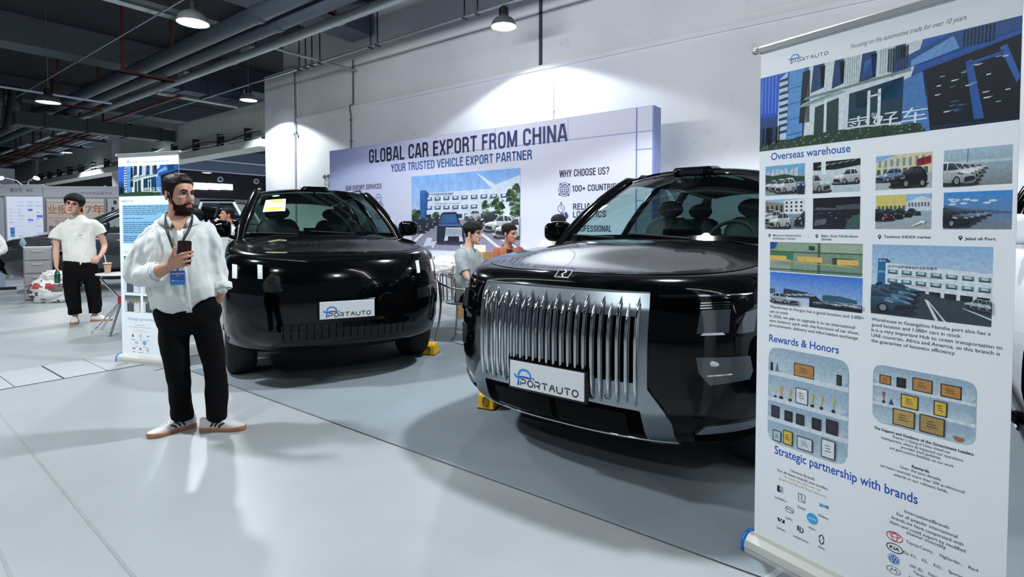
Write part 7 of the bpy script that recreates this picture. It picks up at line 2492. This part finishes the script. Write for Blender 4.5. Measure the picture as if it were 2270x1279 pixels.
# ---------------- three people sitting at the table in front of the backdrop
def sitter(label, loc, rotz, yaw, top_m, sk, seat=.47, dz=0.0, sleeve='short', pitch=6, seed=1, collar_m=None, **k):
    """seated on a chair of height SEAT, forearms forward on the table"""
    h = seat + dz
    arms, sl = [], []
    for s in (-1, 1):
        arms.append(([(s * .175, .03, h + .56), (s * .225, -.02, h + .42), (s * .235, -.09, h + .29), (s * .17, -.22, h + .29), (s * .09, -.33, h + .31)], AR))
        n = 3 if sleeve == 'short' else 5
        pts = [(s * .168, .03, h + .555), (s * .215, .0, h + .46), (s * .235, -.045, h + .36)] if sleeve == 'short' else [(s * .168, .03, h + .555), (s * .222, -.02, h + .42), (s * .236, -.09, h + .29), (s * .17, -.22, h + .29), (s * .11, -.30, h + .305)]
        sl.append((pts, [.075, .074, .072] if sleeve == 'short' else [.076, .068, .062, .054, .046]))
    t = std_person(label, loc, rotz,
        ((0, -.04, h + .80), yaw, pitch, 0, 1.0),
        ([(0, -.01, h + .755), (0, .005, h + .69), (0, .02, h + .61)], [.054, .054, .064]),
        [(h + .02, 0, .05, .14, .11), (h + .25, 0, .05, .135, .095), (h + .48, 0, .03, .16, .09), (h + .58, 0, .025, .12, .07), (h + .63, 0, .02, .06, .055)],
        arms, ([(h - .0, 0, .05, .175, .135), (h + .2, 0, .045, .172, .125), (h + .4, 0, .03, .186, .12), (h + .51, 0, .025, .188, .105), (h + .58, 0, .022, .150, .085), (h + .62, 0, .02, .088, .070), (h + .64, 0, .02, .068, .062)], sl), top_m,
        [([(s * .09, .0, h + .03), (s * .11, -.25, h + .05), (s * .12, -.42, h + .02), (s * .115, -.40, .35), (s * .115, -.36, .10)], [.085, .078, .066, .058, .05]) for s in (-1, 1)],
        [(h - .03, 0, .05, .16, .13), (h + .05, 0, .05, .17, .135), (h + .14, 0, .05, .15, .12)], M_BT,
        [((s * .115, -.28), (s * .13, -.54), M_BT, M_RUBBER) for s in (-1, 1)], skin_mat=sk, seed=seed,
        hands=[((s * .09, -.33, h + .31), (-s * .5, -.85, -.08), (0, .1, -1), -s, 25, .92) for s in (-1, 1)], **k)
    if collar_m:
        for sd in (-1, 1):
            rows = []
            for j in range(3):
                rows.append([((.072, .078, .096)[j] * math.cos(math.radians(90 - sd * i * 15)), .022 + (.070, .076, .092)[j] * math.sin(math.radians(90 - sd * i * 15)), h + (.625, .665, .630)[j] - .0012 * i * i * .6) for i in range(11)])
            mb = MB(); mb.grid(rows); o_ = mb.build('collar', collar_m, t, 180); mm = o_.modifiers.new('cloth', 'SOLIDIFY'); mm.thickness = .004
    return t
GREY = mat('heather_grey_polo', '#8d9698', .9, vary=(40, .06))
sitter('seated man with glasses in a grey polo shirt, side-on before the backdrop photograph', (-.50, 6.45, 0), math.radians(70), 0, GREY, skin('fair_skin', '#c39a86'), dz=.015, glasses=True, seed=21,
       hair_t=lambda p: .014 + .018 * sstep(.0, .09, p.z), hairline=[(-.10, .055), (-.062, .05), (-.045, .03), (-.03, .01), (-.018, -.015), (-.006, .014), (.02, .026), (.035, .0), (.05, -.045), (.10, -.065)], collar_m=GREY)
VEST = mat('black_knit_vest', '#0e0d10', .95, vary=(50, .3))
ORANGE = mat('rust_jacket', '#8d5038', .8, vary=(20, .15))
m2 = sitter('seated man in a rust jacket over a black vest and blue collar, facing the table', (-.05, 7.40, 0), math.radians(22), 34, ORANGE, TAN, dz=-.005, sleeve='long', seed=23, hair_t=lambda p: .010 + .022 * sstep(.03, .1, p.z), collar_m=mat('blue_collar', '#4f6480', .8))
mb = MB(); h_ = .465
rows = []
for j in range(9):
    z = h_ + .10 + .50 * j / 8
    w = .105 - .045 * (j / 8)
    rows.append([(w * (-1 + i / 4), lerp_tab([(.0, -.098), (.2, -.098), (.4, -.105), (.51, -.092), (.58, -.070), (.64, -.052)], z - h_) + .05 * (abs(-1 + i / 4)) ** 2 - .012, z) for i in range(9)])
mb.grid(rows); o_ = mb.build('vest', VEST, m2, 180); mm = o_.modifiers.new('cloth', 'SOLIDIFY'); mm.thickness = .008
sitter('seated man in a cream shirt half hidden by the chrome-grilled car\'s mirror', (.58, 6.7, 0), math.radians(-15), 5, mat('cream_shirt', '#d8d2c2', .9, vary=(60, .05)), TAN, dz=.10, sleeve='long', seed=25, hair_t=lambda p: .010 + .020 * sstep(.03, .1, p.z))
# ------------------------------------------------------------------ chairs, table and cartons before the backdrop
M_TUBE = mat('chromed_tube', '#c9cccb', .18, 1.0)
M_CLOTH = mat('crumpled_white_plastic', '#d9d8d4', .35, bump=(26, .9))
def tub_chair(label, loc, rz, scale=1.0):
    t = thing('metal_chair', label, 'chair', loc, rz, 'tubular metal chairs before the backdrop')
    mb = MB()
    p, r = spline([(-.26, -.20, .64), (-.27, .05, .66), (-.20, .26, .72), (0, .33, .80), (.20, .26, .72), (.27, .05, .66), (.26, -.20, .64)], [.013] * 7, 6)
    mb.tube(p, .013, 8)
    mb.build('back_rail', M_TUBE, t, 60)
    for i in range(5):
        a = -.6 + .3 * i
        mb = MB(); mb.tube([(.24 * math.sin(a), .05 + .24 * math.cos(a), .46), (.27 * math.sin(a), .05 + .26 * math.cos(a), .66 + .12 * math.cos(a))], .007, 6)
        mb.build('backrest_slat', M_TUBE, t, 60)
    mb = MB(); mb.lathe([(.0001, .455), (.20, .455), (.225, .462), (.225, .475), (.0001, .478)], 28, M=Matrix.Translation((0, .02, 0)))
    mb.build('seat', M_STEEL, t, 40)
    for x in (-1, 1):
        mb = MB()
        p, r = spline([(x * .30, -.26, 0), (x * .27, -.21, .40), (x * .26, -.20, .64)], [.013] * 3, 5); mb.tube(p, .013, 8)
        mb.build('leg', M_TUBE, t, 60)
        mb = MB()
        p, r = spline([(x * .27, .27, 0), (x * .22, .22, .40), (x * .21, .25, .72)], [.013] * 3, 5); mb.tube(p, .013, 8)
        mb.build('leg', M_TUBE, t, 60)
    return t
def crumple(label, name, loc, rx, ry, rz, seed, m=None, amp=.35, cat='bag', flat=0):
    """crumpled sheet or sack"""
    mb = MB(); mb.sphere((0, 0, 0), 1, 44, 28)
    me = mb.mesh(name)
    for v in me.vertices:
        p = v.co.copy()
        k = noise.turbulence(p * 2.2 + Vector((seed, 0, 0)), 4, True)
        q = p * (1 - amp * .5 + amp * k)
        v.co = Vector((q.x * rx, q.y * ry, max(-1, q.z) * rz if q.z > -.75 else -.75 * rz))
    o = link_mesh(name, me, m or M_CLOTH, None, 60)
    o.location = (loc[0], loc[1], loc[2] + .75 * rz)
    return tag(o, label, cat)
tub_chair('metal armchair heaped with white sheeting right of the farther black car', (-1.22, 10.1, .006), math.radians(-25))
crumple('heap of crumpled white plastic sheeting on the metal armchair', 'plastic_sheeting', (-1.24, 10.1, .485), .30, .27, .20, 3, cat='sheeting')
tub_chair('metal armchair under the man in the grey polo shirt', (-.55, 6.42, .006), math.radians(70 + 0))
tub_chair('metal armchair that the man in the rust jacket sits on', (-.04, 7.45, .006), math.radians(22))
tub_chair('metal armchair behind the chrome-grilled car under the man in the cream shirt', (.57, 6.73, .006), math.radians(-15))
mb = MB(); mb.box((0, 0, .24), (.62, .44, .48))
me = mb.mesh('wrapped_parcel')
bm = bmesh.new(); bm.from_mesh(me); bmesh.ops.subdivide_edges(bm, edges=bm.edges, cuts=9, use_grid_fill=True); 
for v in bm.verts:
    k = noise.turbulence(v.co * 7, 3, True)
    if v.co.z > .02: v.co += Vector(((k - .5) * .05, (k - .5) * .05, (k - .5) * .04))
bm.to_mesh(me); bm.free()
o_ = link_mesh('wrapped_parcel', me, M_CLOTH, None, 60); o_.location = (-.97, 10.70, .006); o_.rotation_euler = (0, 0, -.4)
tag(o_, 'big parcel wrapped in white plastic on the floor behind the metal armchair', 'parcel')
t = thing('cafe_table', 'small round white table between the three seated people', 'table', (.26, 6.10, .006))
mb = MB(); mb.lathe([(.0001, .74), (.36, .74), (.37, .75), (.37, .765), (.0001, .768)], 36); mb.build('tabletop', mat('white_laminate', '#d8d8d6', .4), t, 40)
mb = MB(); mb.tube([(0, 0, .02), (0, 0, .74)], .03, 14); mb.build('pedestal', M_TUBE, t, 60)
mb = MB(); mb.lathe([(.0001, 0), (.22, 0), (.22, .012), (.04, .03), (.0001, .03)], 28); mb.build('base_plate', M_TUBE, t, 40)
t = thing('carton', 'tall brown cardboard carton between the two seated men', 'box', (-.52, 8.0, .006), math.radians(-30))
M_CARD = mat('corrugated_card', '#b08a62', .85, vary=(12, .08))
mb = MB(); mb.box((0, 0, .50), (.46, .36, 1.0)); mb.build('box_body', M_CARD, t, 0, bevel=.004)
mb = MB(); mb.box((0, -.10, 1.04), (.44, .012, .12), Matrix.Identity(4)); mb.build('flap', mat('card_inside', '#d8d2c6', .85), t, 0)
mb = MB(); mb.box((0, 0, 1.002), (.46, .05, .002)); mb.box((0, -.1815, .94), (.05, .002, .12)); mb.build('packing_tape', mat('brown_tape', '#9a7446', .3), t, 0)

# ------------------------------------------------------------------ left end: the neighbour's booth
bt2 = thing('exhibition_booth', 'white shell-scheme booth with a lit notice panel and an orange poster at far left', 'booth', (-13.95, 14.5, 0))
M_WP = mat('white_panel', '#d3d6de', .6, vary=(2, .03))
M_VIO = mat('violet_grey_panel', '#8d93ac', .6)
W2 = 3.6
mb = MB(); mb.box((W2 / 2, .05, 1.08), (W2, .04, 2.16)); mb.build('wall_panel', M_WP, bt2, 0)
mb = MB(); mb.box((.19, -.55, 1.08), (.40, .03, 2.16), Matrix.Translation((0, 0, 0)) @ Matrix.Rotation(0, 4, 'Z')); mb.build('side_panel', M_VIO, bt2, 0)
mb = MB(); mb.box((.26, -.57, 1.05), (.012, .01, 2.1), Matrix.Translation((.0, 0, 0)) @ Matrix.Rotation(math.radians(-4), 4, 'Y')); mb.build('cable', M_ROD, bt2, 0)
for x0, x1, z0, z1 in ((0, 1.44, 2.20, 2.50), (1.46, W2, 2.16, 2.45)):
    mb = MB(); mb.box(((x0 + x1) / 2, -.02, (z0 + z1) / 2), (x1 - x0, .05, z1 - z0)); mb.build('fascia', M_WP, bt2, 0, bevel=.006)
for x in (.41, 1.45, 3.08, W2):
    mb = MB(); mb.tube([(x, -.01, 0), (x, -.01, 2.48)], .028, 8); mb.build('post', M_ALU, bt2, 60)
p = Print(eps=.0006)
p.text('展位号：B55', .58, 2.30, .13, '#5a6072', width=.60)
p.text('广州汽车用品展览会', 2.35, 2.235, .085, '#7d8290', width=.95)
p.build('fascia_lettering', bt2, Matrix.Translation((0, -.047, 0)) @ UPRIGHT)
M_LIT = print_mat('lit_notice', .4, emit=.3)
p = Print(eps=.0006)
p.rect(.42, .95, 1.40, 2.19, '#dfe6f8')
R = random.Random(2)
for cx in (.55, .80, 1.05, 1.28):
    for k in range(11):
        y = 2.02 - .09 * k
        if R.random() < .75:
            p.rect(cx - .08, y, cx - .08 + .06 + .10 * R.random(), y + .018, R.choice(['#a9b6dc', '#c2cdea', '#8fa2d0']), step=False)
p.lay += 1
for x, y, w, h, c in ((1.22, 1.62, .16, .07, '#5f86d8'), (.98, 1.53, .15, .05, '#6f90dc'), (.99, 1.80, .12, .04, '#5570b0'), (.50, 1.10, .12, .26, '#4f9fb8'), (.50, 1.27, .12, .08, '#7f86c8'), (.52, 1.20, .09, .05, '#3f62b0')):
    p.rect(x, y, x + w, y + h, c, step=False)
p.lay += 1
p.build('lit_notice_panel', bt2, Matrix.Translation((0, .02, 0)) @ UPRIGHT, mat_=M_LIT)
p = Print(eps=.0006)
p.rect(1.50, 1.25, 3.05, 2.12, '#f0ddd4', '#f4ebe6')
p.rect(1.50, 2.02, 3.05, 2.04, '#d9b8a8', step=False); p.rect(1.50, 1.60, 3.05, 1.615, '#dcae8c')
p.text('业报', 1.51, 1.74, .27, '#dd9150', width=.53, bold=.01, step=False)
p.text('17年', 2.42, 1.74, .27, '#d9833f', width=.62, bold=.01)
p.text('专注品质', 1.68, 1.45, .14, '#d9a680', width=.62)
p.text('指定服务商', 1.53, 1.24 + .04, .15, '#4c3440', width=.78, bold=.02)
p.rect(1.55, 1.86, 1.9, 1.875, '#c9a89c', step=False); p.rect(2.5, 1.9, 2.9, 1.915, '#c9a89c')
p.build('orange_poster', bt2, Matrix.Translation((0, .02, 0)) @ UPRIGHT)
p = Print(eps=.0006)
for x, y in ((3.28, 1.98), (3.46, 1.95), (3.46, 1.78), (3.22, 1.80)):
    p.rect(x, y, x + .08, y + .10, '#3c4254', step=False)
p.build('icon_stickers', bt2, Matrix.Translation((0, .02, 0)) @ UPRIGHT)
M_WARM = mat('lit_spot_head', '#f4f2ee', .4, emit=.9)
for x, f in ((.62, -1), (1.28, 1), (-.02, 1), (.05, -1)):
    t = thing('arm_spotlight', {.62: 'white arm spotlight over the lit notice panel, pointing left', 1.28: 'white arm spotlight over the booth fascia, pointing right', -.02: 'white arm spotlight at the very left edge, on the booth top', .05: 'second white arm spotlight by the left edge, on the booth top'}[x], 'spotlight', (-13.95 + x + .25 * -f, 14.48, 2.50), 0, 'arm spotlights on the booth')
    mb = MB(); mb.tube([(0, 0, -.0), (f * .08, -.05, .10), (f * .30, -.15, .16)], .012, 8); mb.build('arm', mat('white_metal', '#d9dade', .5), t, 60)
    mb = MB(); mb.lathe([(.0001, .0), (.045, .0), (.05, .06), (.035, .12), (.0001, .13)], 16, M=Matrix.Translation((f * .34, -.17, .17)) @ Matrix.Rotation(f * 1.9, 4, 'Y')); mb.build('lamp_head', M_WARM, t, 60)

# neighbour's dark grey car, nose to the left
M_GREYP = mat('graphite_car_paint', '#3b4047', .25, .55, coat=.9)
g = thing('car', 'graphite grey crossover parked nose left behind the young man in the T-shirt', 'car', (-10.6, 11.1, 0), math.radians(-50))
g.scale = (1.15, 1.15, 1.15)
c = Car(paint=M_GREYP, L=4.6, B=.75, n=2.3, BR=.6, tumble=.06,
        rings=[(.30, .80, .20), (.38, .88, .08), (.50, .92, .02), (.66, .93, 0), (.80, .92, .05), (.90, .90, .12)],
        shoulder=[(.94, .88, .18), (.955, .85, .24), (.96, .80, .30)],
        hood_rise=.16, tail_drop=.0, cowl=1.25, crown=.06, crown_run=.7, ridge=.01,
        wb=.80, wt=.58, ya=1.25, yt=2.15, zt=1.60, yrt=3.7, yd=4.35, zb=1.12, bow=.22, rc=.05, rb=.04, rdrop=.10,
        zbelt=lambda y: 1.12 + .03 * (y - 1.25), windows=[(.03, .36), (.37, .66), (.67, .95)], axles=(.90, 3.68), wr=.35, mw=.10, mh=.075, mir=(.22, .08), chrome_rail=False)
c.body(g); c.cabin(g, rails=False); c.wheels(g); c.mirrors(g, M_GREYP); c.side_details(g)
mb = MB(); c.patch(mb, [[(-.45, .36), (.45, .36)], [(-.60, .56), (.60, .56)], [(-.48, .66), (.48, .66)]], off=.006, thick=.02, fine=8); mb.build('front_grille', M_VOID, g, 180)
for z in (.42, .49, .56):
    mb = MB(); mb.tube([c.P(-.45 + .9 * i / 12, z, .012) for i in range(13)], .006, 5); mb.build('grille_slat', M_RIM, g, 60)
for sd in (-1, 1):
    mb = MB(); c.patch(mb, [sorted([(sd * .56, .76), (sd * .84, .80)]), sorted([(sd * .58, .84), (sd * .83, .87)])], off=.008, thick=.02); mb.build('headlight', M_LENS, g, 60)

# off-road pickup further back: grey bed side, black sail panel marked 4x4, white cab frame
pk = thing('pickup_truck', 'silver off-road pickup with a black sail panel marked 4x4 behind the drinking man', 'car', (-6.2, 11.15, 0), math.radians(8))
pk.scale = (.85, .80, .88)
M_SILV = mat('silver_car_paint', '#8f969f', .3, .7, coat=.7)
mb = MB(); mb.loft([[(-.9, y, .62), (-.9, y, 1.36), (-.86, y, 1.44), (.96, y, 1.44 - .0), (2.6, y, 1.50), (2.66, y, 1.44), (2.66, y, .66), (1.9, y, .55), (-.6, y, .55)] for y in (-.05, 1.75)]); mb.build('truck_bed', M_SILV, pk, 30, bevel=.02)
mb = MB(); mb.prism([(-.75, 1.45), (.80, 1.45), (.62, 1.70), (.20, 1.78), (-.62, 1.78)], 'y', .05, 1.65); sail = mb.build('sail_panel', M_GLOSS, pk, 30, bevel=.015)
p = Print(eps=.001)
p.text('4x4', .22, 1.475, .16, '#c9d3e6', sx=1.3, bold=.03)
for i in range(7):
    p.poly([(-.62 + .13 * i, 1.62), (-.60 + .13 * i, 1.72), (-.55 + .13 * i, 1.72), (-.55 + .13 * i, 1.62)], '#aab6cc', False)
p.build('sail_lettering', sail, Matrix.Translation((0, .045, 0)) @ UPRIGHT)
mb = MB()
for a, b in (((-.45, .3, 1.76), (-.30, .3, 2.16)), ((.72, .3, 1.62), (.42, .3, 2.16)), ((-.45, 1.5, 1.76), (-.30, 1.5, 2.16)), ((.72, 1.5, 1.62), (.42, 1.5, 2.16))):
    mb.tube([a, b], .035, 8)
for y in (.3, 1.5): mb.tube([(-.30, y, 2.16), (.42, y, 2.16)], .04, 8)
mb.build('cab_frame', mat('white_car_paint', '#d6dae0', .3, coat=.6), pk, 60)
mb = MB(); mb.grid([[(.70, .32, 1.64), (.70, 1.48, 1.64)], [(.42, .34, 2.14), (.42, 1.46, 2.14)]]); mb.grid([[(-.43, .30, 1.78), (.66, .30, 1.70)], [(-.30, .30, 2.13), (.42, .30, 2.13)]]); mb.build('cab_glass', glass_mat('dark_glass', (.18, .22, .26)), pk, 0)
mb = MB(); mb.box((.06, .9, 2.18), (.80, 1.3, .05)); mb.build('roof', M_GLOSS, pk, 0, bevel=.02)
mb = MB(); p_, r_ = spline([(-.74, .1, 1.76), (-.71, .1, 1.98), (-.56, .1, 2.02), (-.50, .1, 1.78)], [.028] * 4, 6); mb.tube(p_, .028, 8); mb.build('roll_bar', M_GLOSS, pk, 60)
for x in (-.35, 2.05):
    for y in (.10, 1.60):
        mb = MB(); mb.lathe([(.22, -.12), (.36, -.13), (.40, -.10), (.40, .10), (.36, .13), (.22, .12)], 36, M=Matrix.Translation((x, y, .40)) @ Matrix.Rotation(PI / 2, 4, 'X')); mb.lathe([(.23, .10), (.10, .06), (.0001, .07)], 24, M=Matrix.Translation((x, y, .40)) @ Matrix.Rotation(PI / 2, 4, 'X')); mb.lathe([(.0001, -.07), (.10, -.06), (.23, -.10)], 24, M=Matrix.Translation((x, y, .40)) @ Matrix.Rotation(PI / 2, 4, 'X'))
        mb.build('wheel', M_RUBBER, pk, 50)

# white SUV parked beside the chrome-grilled car, a sliver past the tall banner
M_WHITEP = mat('white_car_paint', '#d6dae0', .3, coat=.6)
w = thing('car', 'white SUV of which a sliver shows past the right edge of the tall banner', 'car', (2.62, 1.16, 0), math.radians(-HA))
c = Car(paint=M_WHITEP, L=4.9, B=.65, n=2.5, BR=.5, tumble=.05,
        rings=[(.28, .86, .16), (.36, .93, .05), (.50, .955, .012), (.70, .965, 0), (.85, .96, .01), (.97, .95, .035), (1.06, .935, .075)],
        shoulder=[(1.10, .915, .115), (1.118, .885, .16), (1.125, .85, .20)],
        hood_rise=.11, tail_drop=.0, cowl=1.40, crown=.055, crown_run=.7, ridge=.01,
        wb=.825, wt=.64, ya=1.45, yt=2.28, zt=1.755, yrt=4.5, yd=4.75, zb=1.255, bow=.20, rc=.055, rb=.035, rdrop=.02,
        zbelt=lambda y: 1.245 + .01 * (y - 1.5), windows=[(.03, .33), (.34, .66), (.67, .97)], axles=(.95, 3.9), wr=.385, mw=.10, mh=.092, mir=(.16, .10), chrome_rail=False)
c.body(w); c.cabin(w); c.wheels(w); c.mirrors(w, M_WHITEP); c.side_details(w)
mb = MB(); c.patch(mb, [[(-.55, .42), (.55, .42)], [(-.60, .80), (.60, .80)]], off=.006, thick=.02, fine=8); mb.build('front_grille', M_VOID, w, 180)
for sd in (-1, 1):
    mb = MB(); c.patch(mb, [sorted([(sd * .62, .86), (sd * .88, .88)]), sorted([(sd * .62, .96), (sd * .87, .97)])], off=.008, thick=.02); mb.build('headlight', M_LENS, w, 60)
    mb = MB(); mb.tube([(sd * .965, 1.35, .30), (sd * .965, 3.5, .30)], .012, 6); mb.build('sill_trim', M_CHROME, w, 60)

# ------------------------------------------------------------------ clutter round the young man
t = thing('drawer_tower', 'grey plastic drawer tower standing behind the young man', 'drawers', (-8.98, 10.25, 0), math.radians(38))
M_GP = mat('grey_plastic', '#8f8f92', .5, vary=(3, .04))
mb = MB(); mb.box((0, 0, .49), (.40, .42, .98)); mb.build('carcass', M_GP, t, 0, bevel=.02)
for i in range(4):
    mb = MB(); mb.box((0, -.215, .13 + .242 * i), (.37, .03, .215)); d = mb.build('drawer', M_GP, t, 0, bevel=.014)
    mb = MB(); mb.box((0, -.236, .19 + .242 * i), (.16, .02, .025)); mb.build('handle', mat('pale_grey_plastic', '#adadb0', .5), d, 0, bevel=.006)
t = thing('storage_box', 'clear plastic box of black odds and ends on top of the drawer tower', 'box', (-8.98, 10.25, .98), math.radians(38))
mb = MB(); mb.box((0, 0, .012), (.40, .34, .024)); mb.build('tray', mat('white_rim_plastic', '#d5d8da', .4), t, 0, bevel=.006)
mb = MB(); mb.box((-.02, .02, .11), (.32, .24, .17)); mb.box((.10, -.03, .08), (.16, .2, .11)); mb.build('contents', mat('dark_contents', '#23282f', .6, vary=(15, .5)), t, 0, bevel=.01)
mb = MB(); mb.sphere((-.19, -.05, .09), (.07, .06, .09), 14, 8); mb.build('bottle', mat('clear_bottle', '#8d9aa4', .15, coat=.8), t, 60)
M_PRINTBAG = mat('white_shopping_bag', '#dedcd8', .6, bump=(20, .7))
bag = crumple('bulging white shopping bag with red and grey print on the floor by the drawer tower', 'shopping_bag', (-8.42, 9.85, 0), .36, .26, .27, 9, M_PRINTBAG, .28)
me = bag.data
me.materials.append(mat('red_print', '#a8323c', .6)); me.materials.append(mat('grey_print', '#55554e', .6))
for f in me.polygons:
    cc = f.center
    k1 = noise.noise(Vector((cc.x * 9, cc.z * 16, 3.1 + cc.y * 4)))
    if .05 < cc.z < .15 and noise.noise(Vector((cc.x * 7, cc.y * 7, 0))) > .05:
        f.material_index = 1
    elif k1 > .30 or (cc.x < -.2 and k1 > -.05):
        f.material_index = 2
crumple('crumpled white carrier bag lying on top of the printed shopping bag', 'carrier_bag', (-8.38, 9.86, .37), .20, .16, .12, 14, M_CLOTH, .4)
mb = MB(); mb.lathe([(.0001, 0), (.030, 0), (.033, .01), (.033, .12), (.026, .15), (.013, .175), (.013, .205), (.0001, .206)], 20)
o_ = mb.build('glass_bottle', mat('green_bottle_glass', '#1d4a3c', .12, coat=.8), None, 50)
o_.matrix_world = Matrix.Translation((-6.15, 7.75, 0)) @ Matrix.Rotation(math.radians(38.4), 4, 'Z') @ Matrix.Translation((-.285, -.095, .585))
tag(o_, 'small green bottle dangling from the young man\'s lowered hand', 'bottle')
ft = thing('folding_table', 'folding table with crossed chrome legs and a red hub beside the left banner', 'table', (-5.10, 7.05, 0), math.radians(25))
mb = MB(); mb.lathe([(.0001, .745), (.265, .745), (.275, .755), (.268, .765), (.0001, .765)], 40); mb.build('tabletop', mat('white_rim_top', '#cfd3d3', .3), ft, 40)
mb = MB(); mb.lathe([(.0001, .70), (.20, .70), (.20, .744), (.0001, .744)], 32); mb.build('table_frame', M_BLACK, ft, 40)
for a in (20, 140, 260):
    a = math.radians(a)
    mb = MB(); mb.tube([(.36 * math.cos(a), .36 * math.sin(a), 0), (0, 0, .41), (-.22 * math.cos(a), -.22 * math.sin(a), .70)], .013, 10); mb.build('leg', M_TUBE, ft, 60)
for a in (80, 200, 320):
    a = math.radians(a)
    mb = MB(); mb.tube([(.34 * math.cos(a), .34 * math.sin(a), 0), (.02 * math.cos(a), .02 * math.sin(a), .39)], .010, 8); mb.build('leg', M_TUBE, ft, 60)
mb = MB(); mb.tube([(0, 0, .36), (0, 0, .46)], .045, 14); mb.build('hub', mat('red_plastic', '#a02028', .4), ft, 40, bevel=.008)
cu = thing('iced_coffee_cup', 'clear takeaway cup of milky iced coffee with a straw on the folding table', 'cup', (-5.24, 7.0, .765))
mb = MB(); mb.lathe([(.0001, 0), (.030, 0), (.043, .115), (.0001, .118)], 20); mb.build('coffee', mat('milky_coffee', '#c9a27c', .3, coat=.4), cu, 60)
mb = MB(); mb.lathe([(.031, -.0), (.046, .128), (.048, .130)], 20); mb.build('cup_wall', glass_mat('clear_cup', (.92, .90, .88)), cu, 60)
mb = MB(); mb.lathe([(.049, .126), (.049, .134), (.040, .140), (.0001, .141)], 20); mb.build('lid', mat('lid_plastic', '#c9b49c', .25), cu, 60)
mb = MB(); mb.tube([(.0, 0, .02), (-.035, 0, .235)], .005, 8); mb.build('straw', mat('white_straw', '#dedede', .4), cu, 60)
t = thing('display_counter', 'pale blue counter cut by the left edge behind the person in white', 'counter', (-11.7, 11.75, 0), math.radians(30))
mb = MB(); mb.box((0, 0, .32), (.9, .5, .60)); mb.build('counter_body', mat('pale_blue_laminate', '#a9b9d2', .4), t, 0, bevel=.01)
mb = MB(); mb.box((.1, -.3, .03), (1.3, .10, .06)); mb.build('base_bar', M_RIM, t, 0, bevel=.01)

# ------------------------------------------------------------------ far bay
mb = MB()
for i in range(4):
    hbox(mb, 51.80, 51.89, 20.6 + 1.12 * i, 21.66 + 1.12 * i, 4.72 + .05 * i, 5.35 + .02 * i)
tag(mb.build('light_panel', mat('lit_panel', '#eef4f2', .5, emit=1.6), smooth=0), 'row of lit white panels low in the dark bay behind the bearded man', 'light panel')
for i, (n, z) in enumerate(((20.2, 5.8), (23.9, 5.8), (27.3, 5.85))):
    mb = MB(); mb.tube([hall(51.78, n, z), hall(51.89, n, z)], .27, 24); o_ = mb.build('round_sign', mat('pale_disc', '#b9c2d0', .5), smooth=40)
    tag(o_, ('left', 'middle', 'right')[i] + ' one of three round pale signs on the dark band of the far bay', 'sign', 'round signs in the far bay')
    mb = MB(); mb.tube([hall(51.74, n, z), hall(51.79, n, z)], .12, 16); mb.build('sign_mark', M_ROD, o_, 40)
el = thing('emergency_light', 'small twin-head emergency light on the white wall left of the backdrop', 'light', hall(14.0, WALL_N - .02, 2.70), -WA)
mb = MB(); mb.box((0, -.05, .0), (.26, .10, .20)); mb.build('housing', mat('white_housing', '#c9d2d4', .5), el, 0, bevel=.01)
for x in (-.09, .09):
    mb = MB(); mb.sphere((x, -.09, .16), (.06, .06, .06), 14, 10); mb.build('lamp_head', mat('grey_lamp_head', '#8d9696', .4), el, 60)
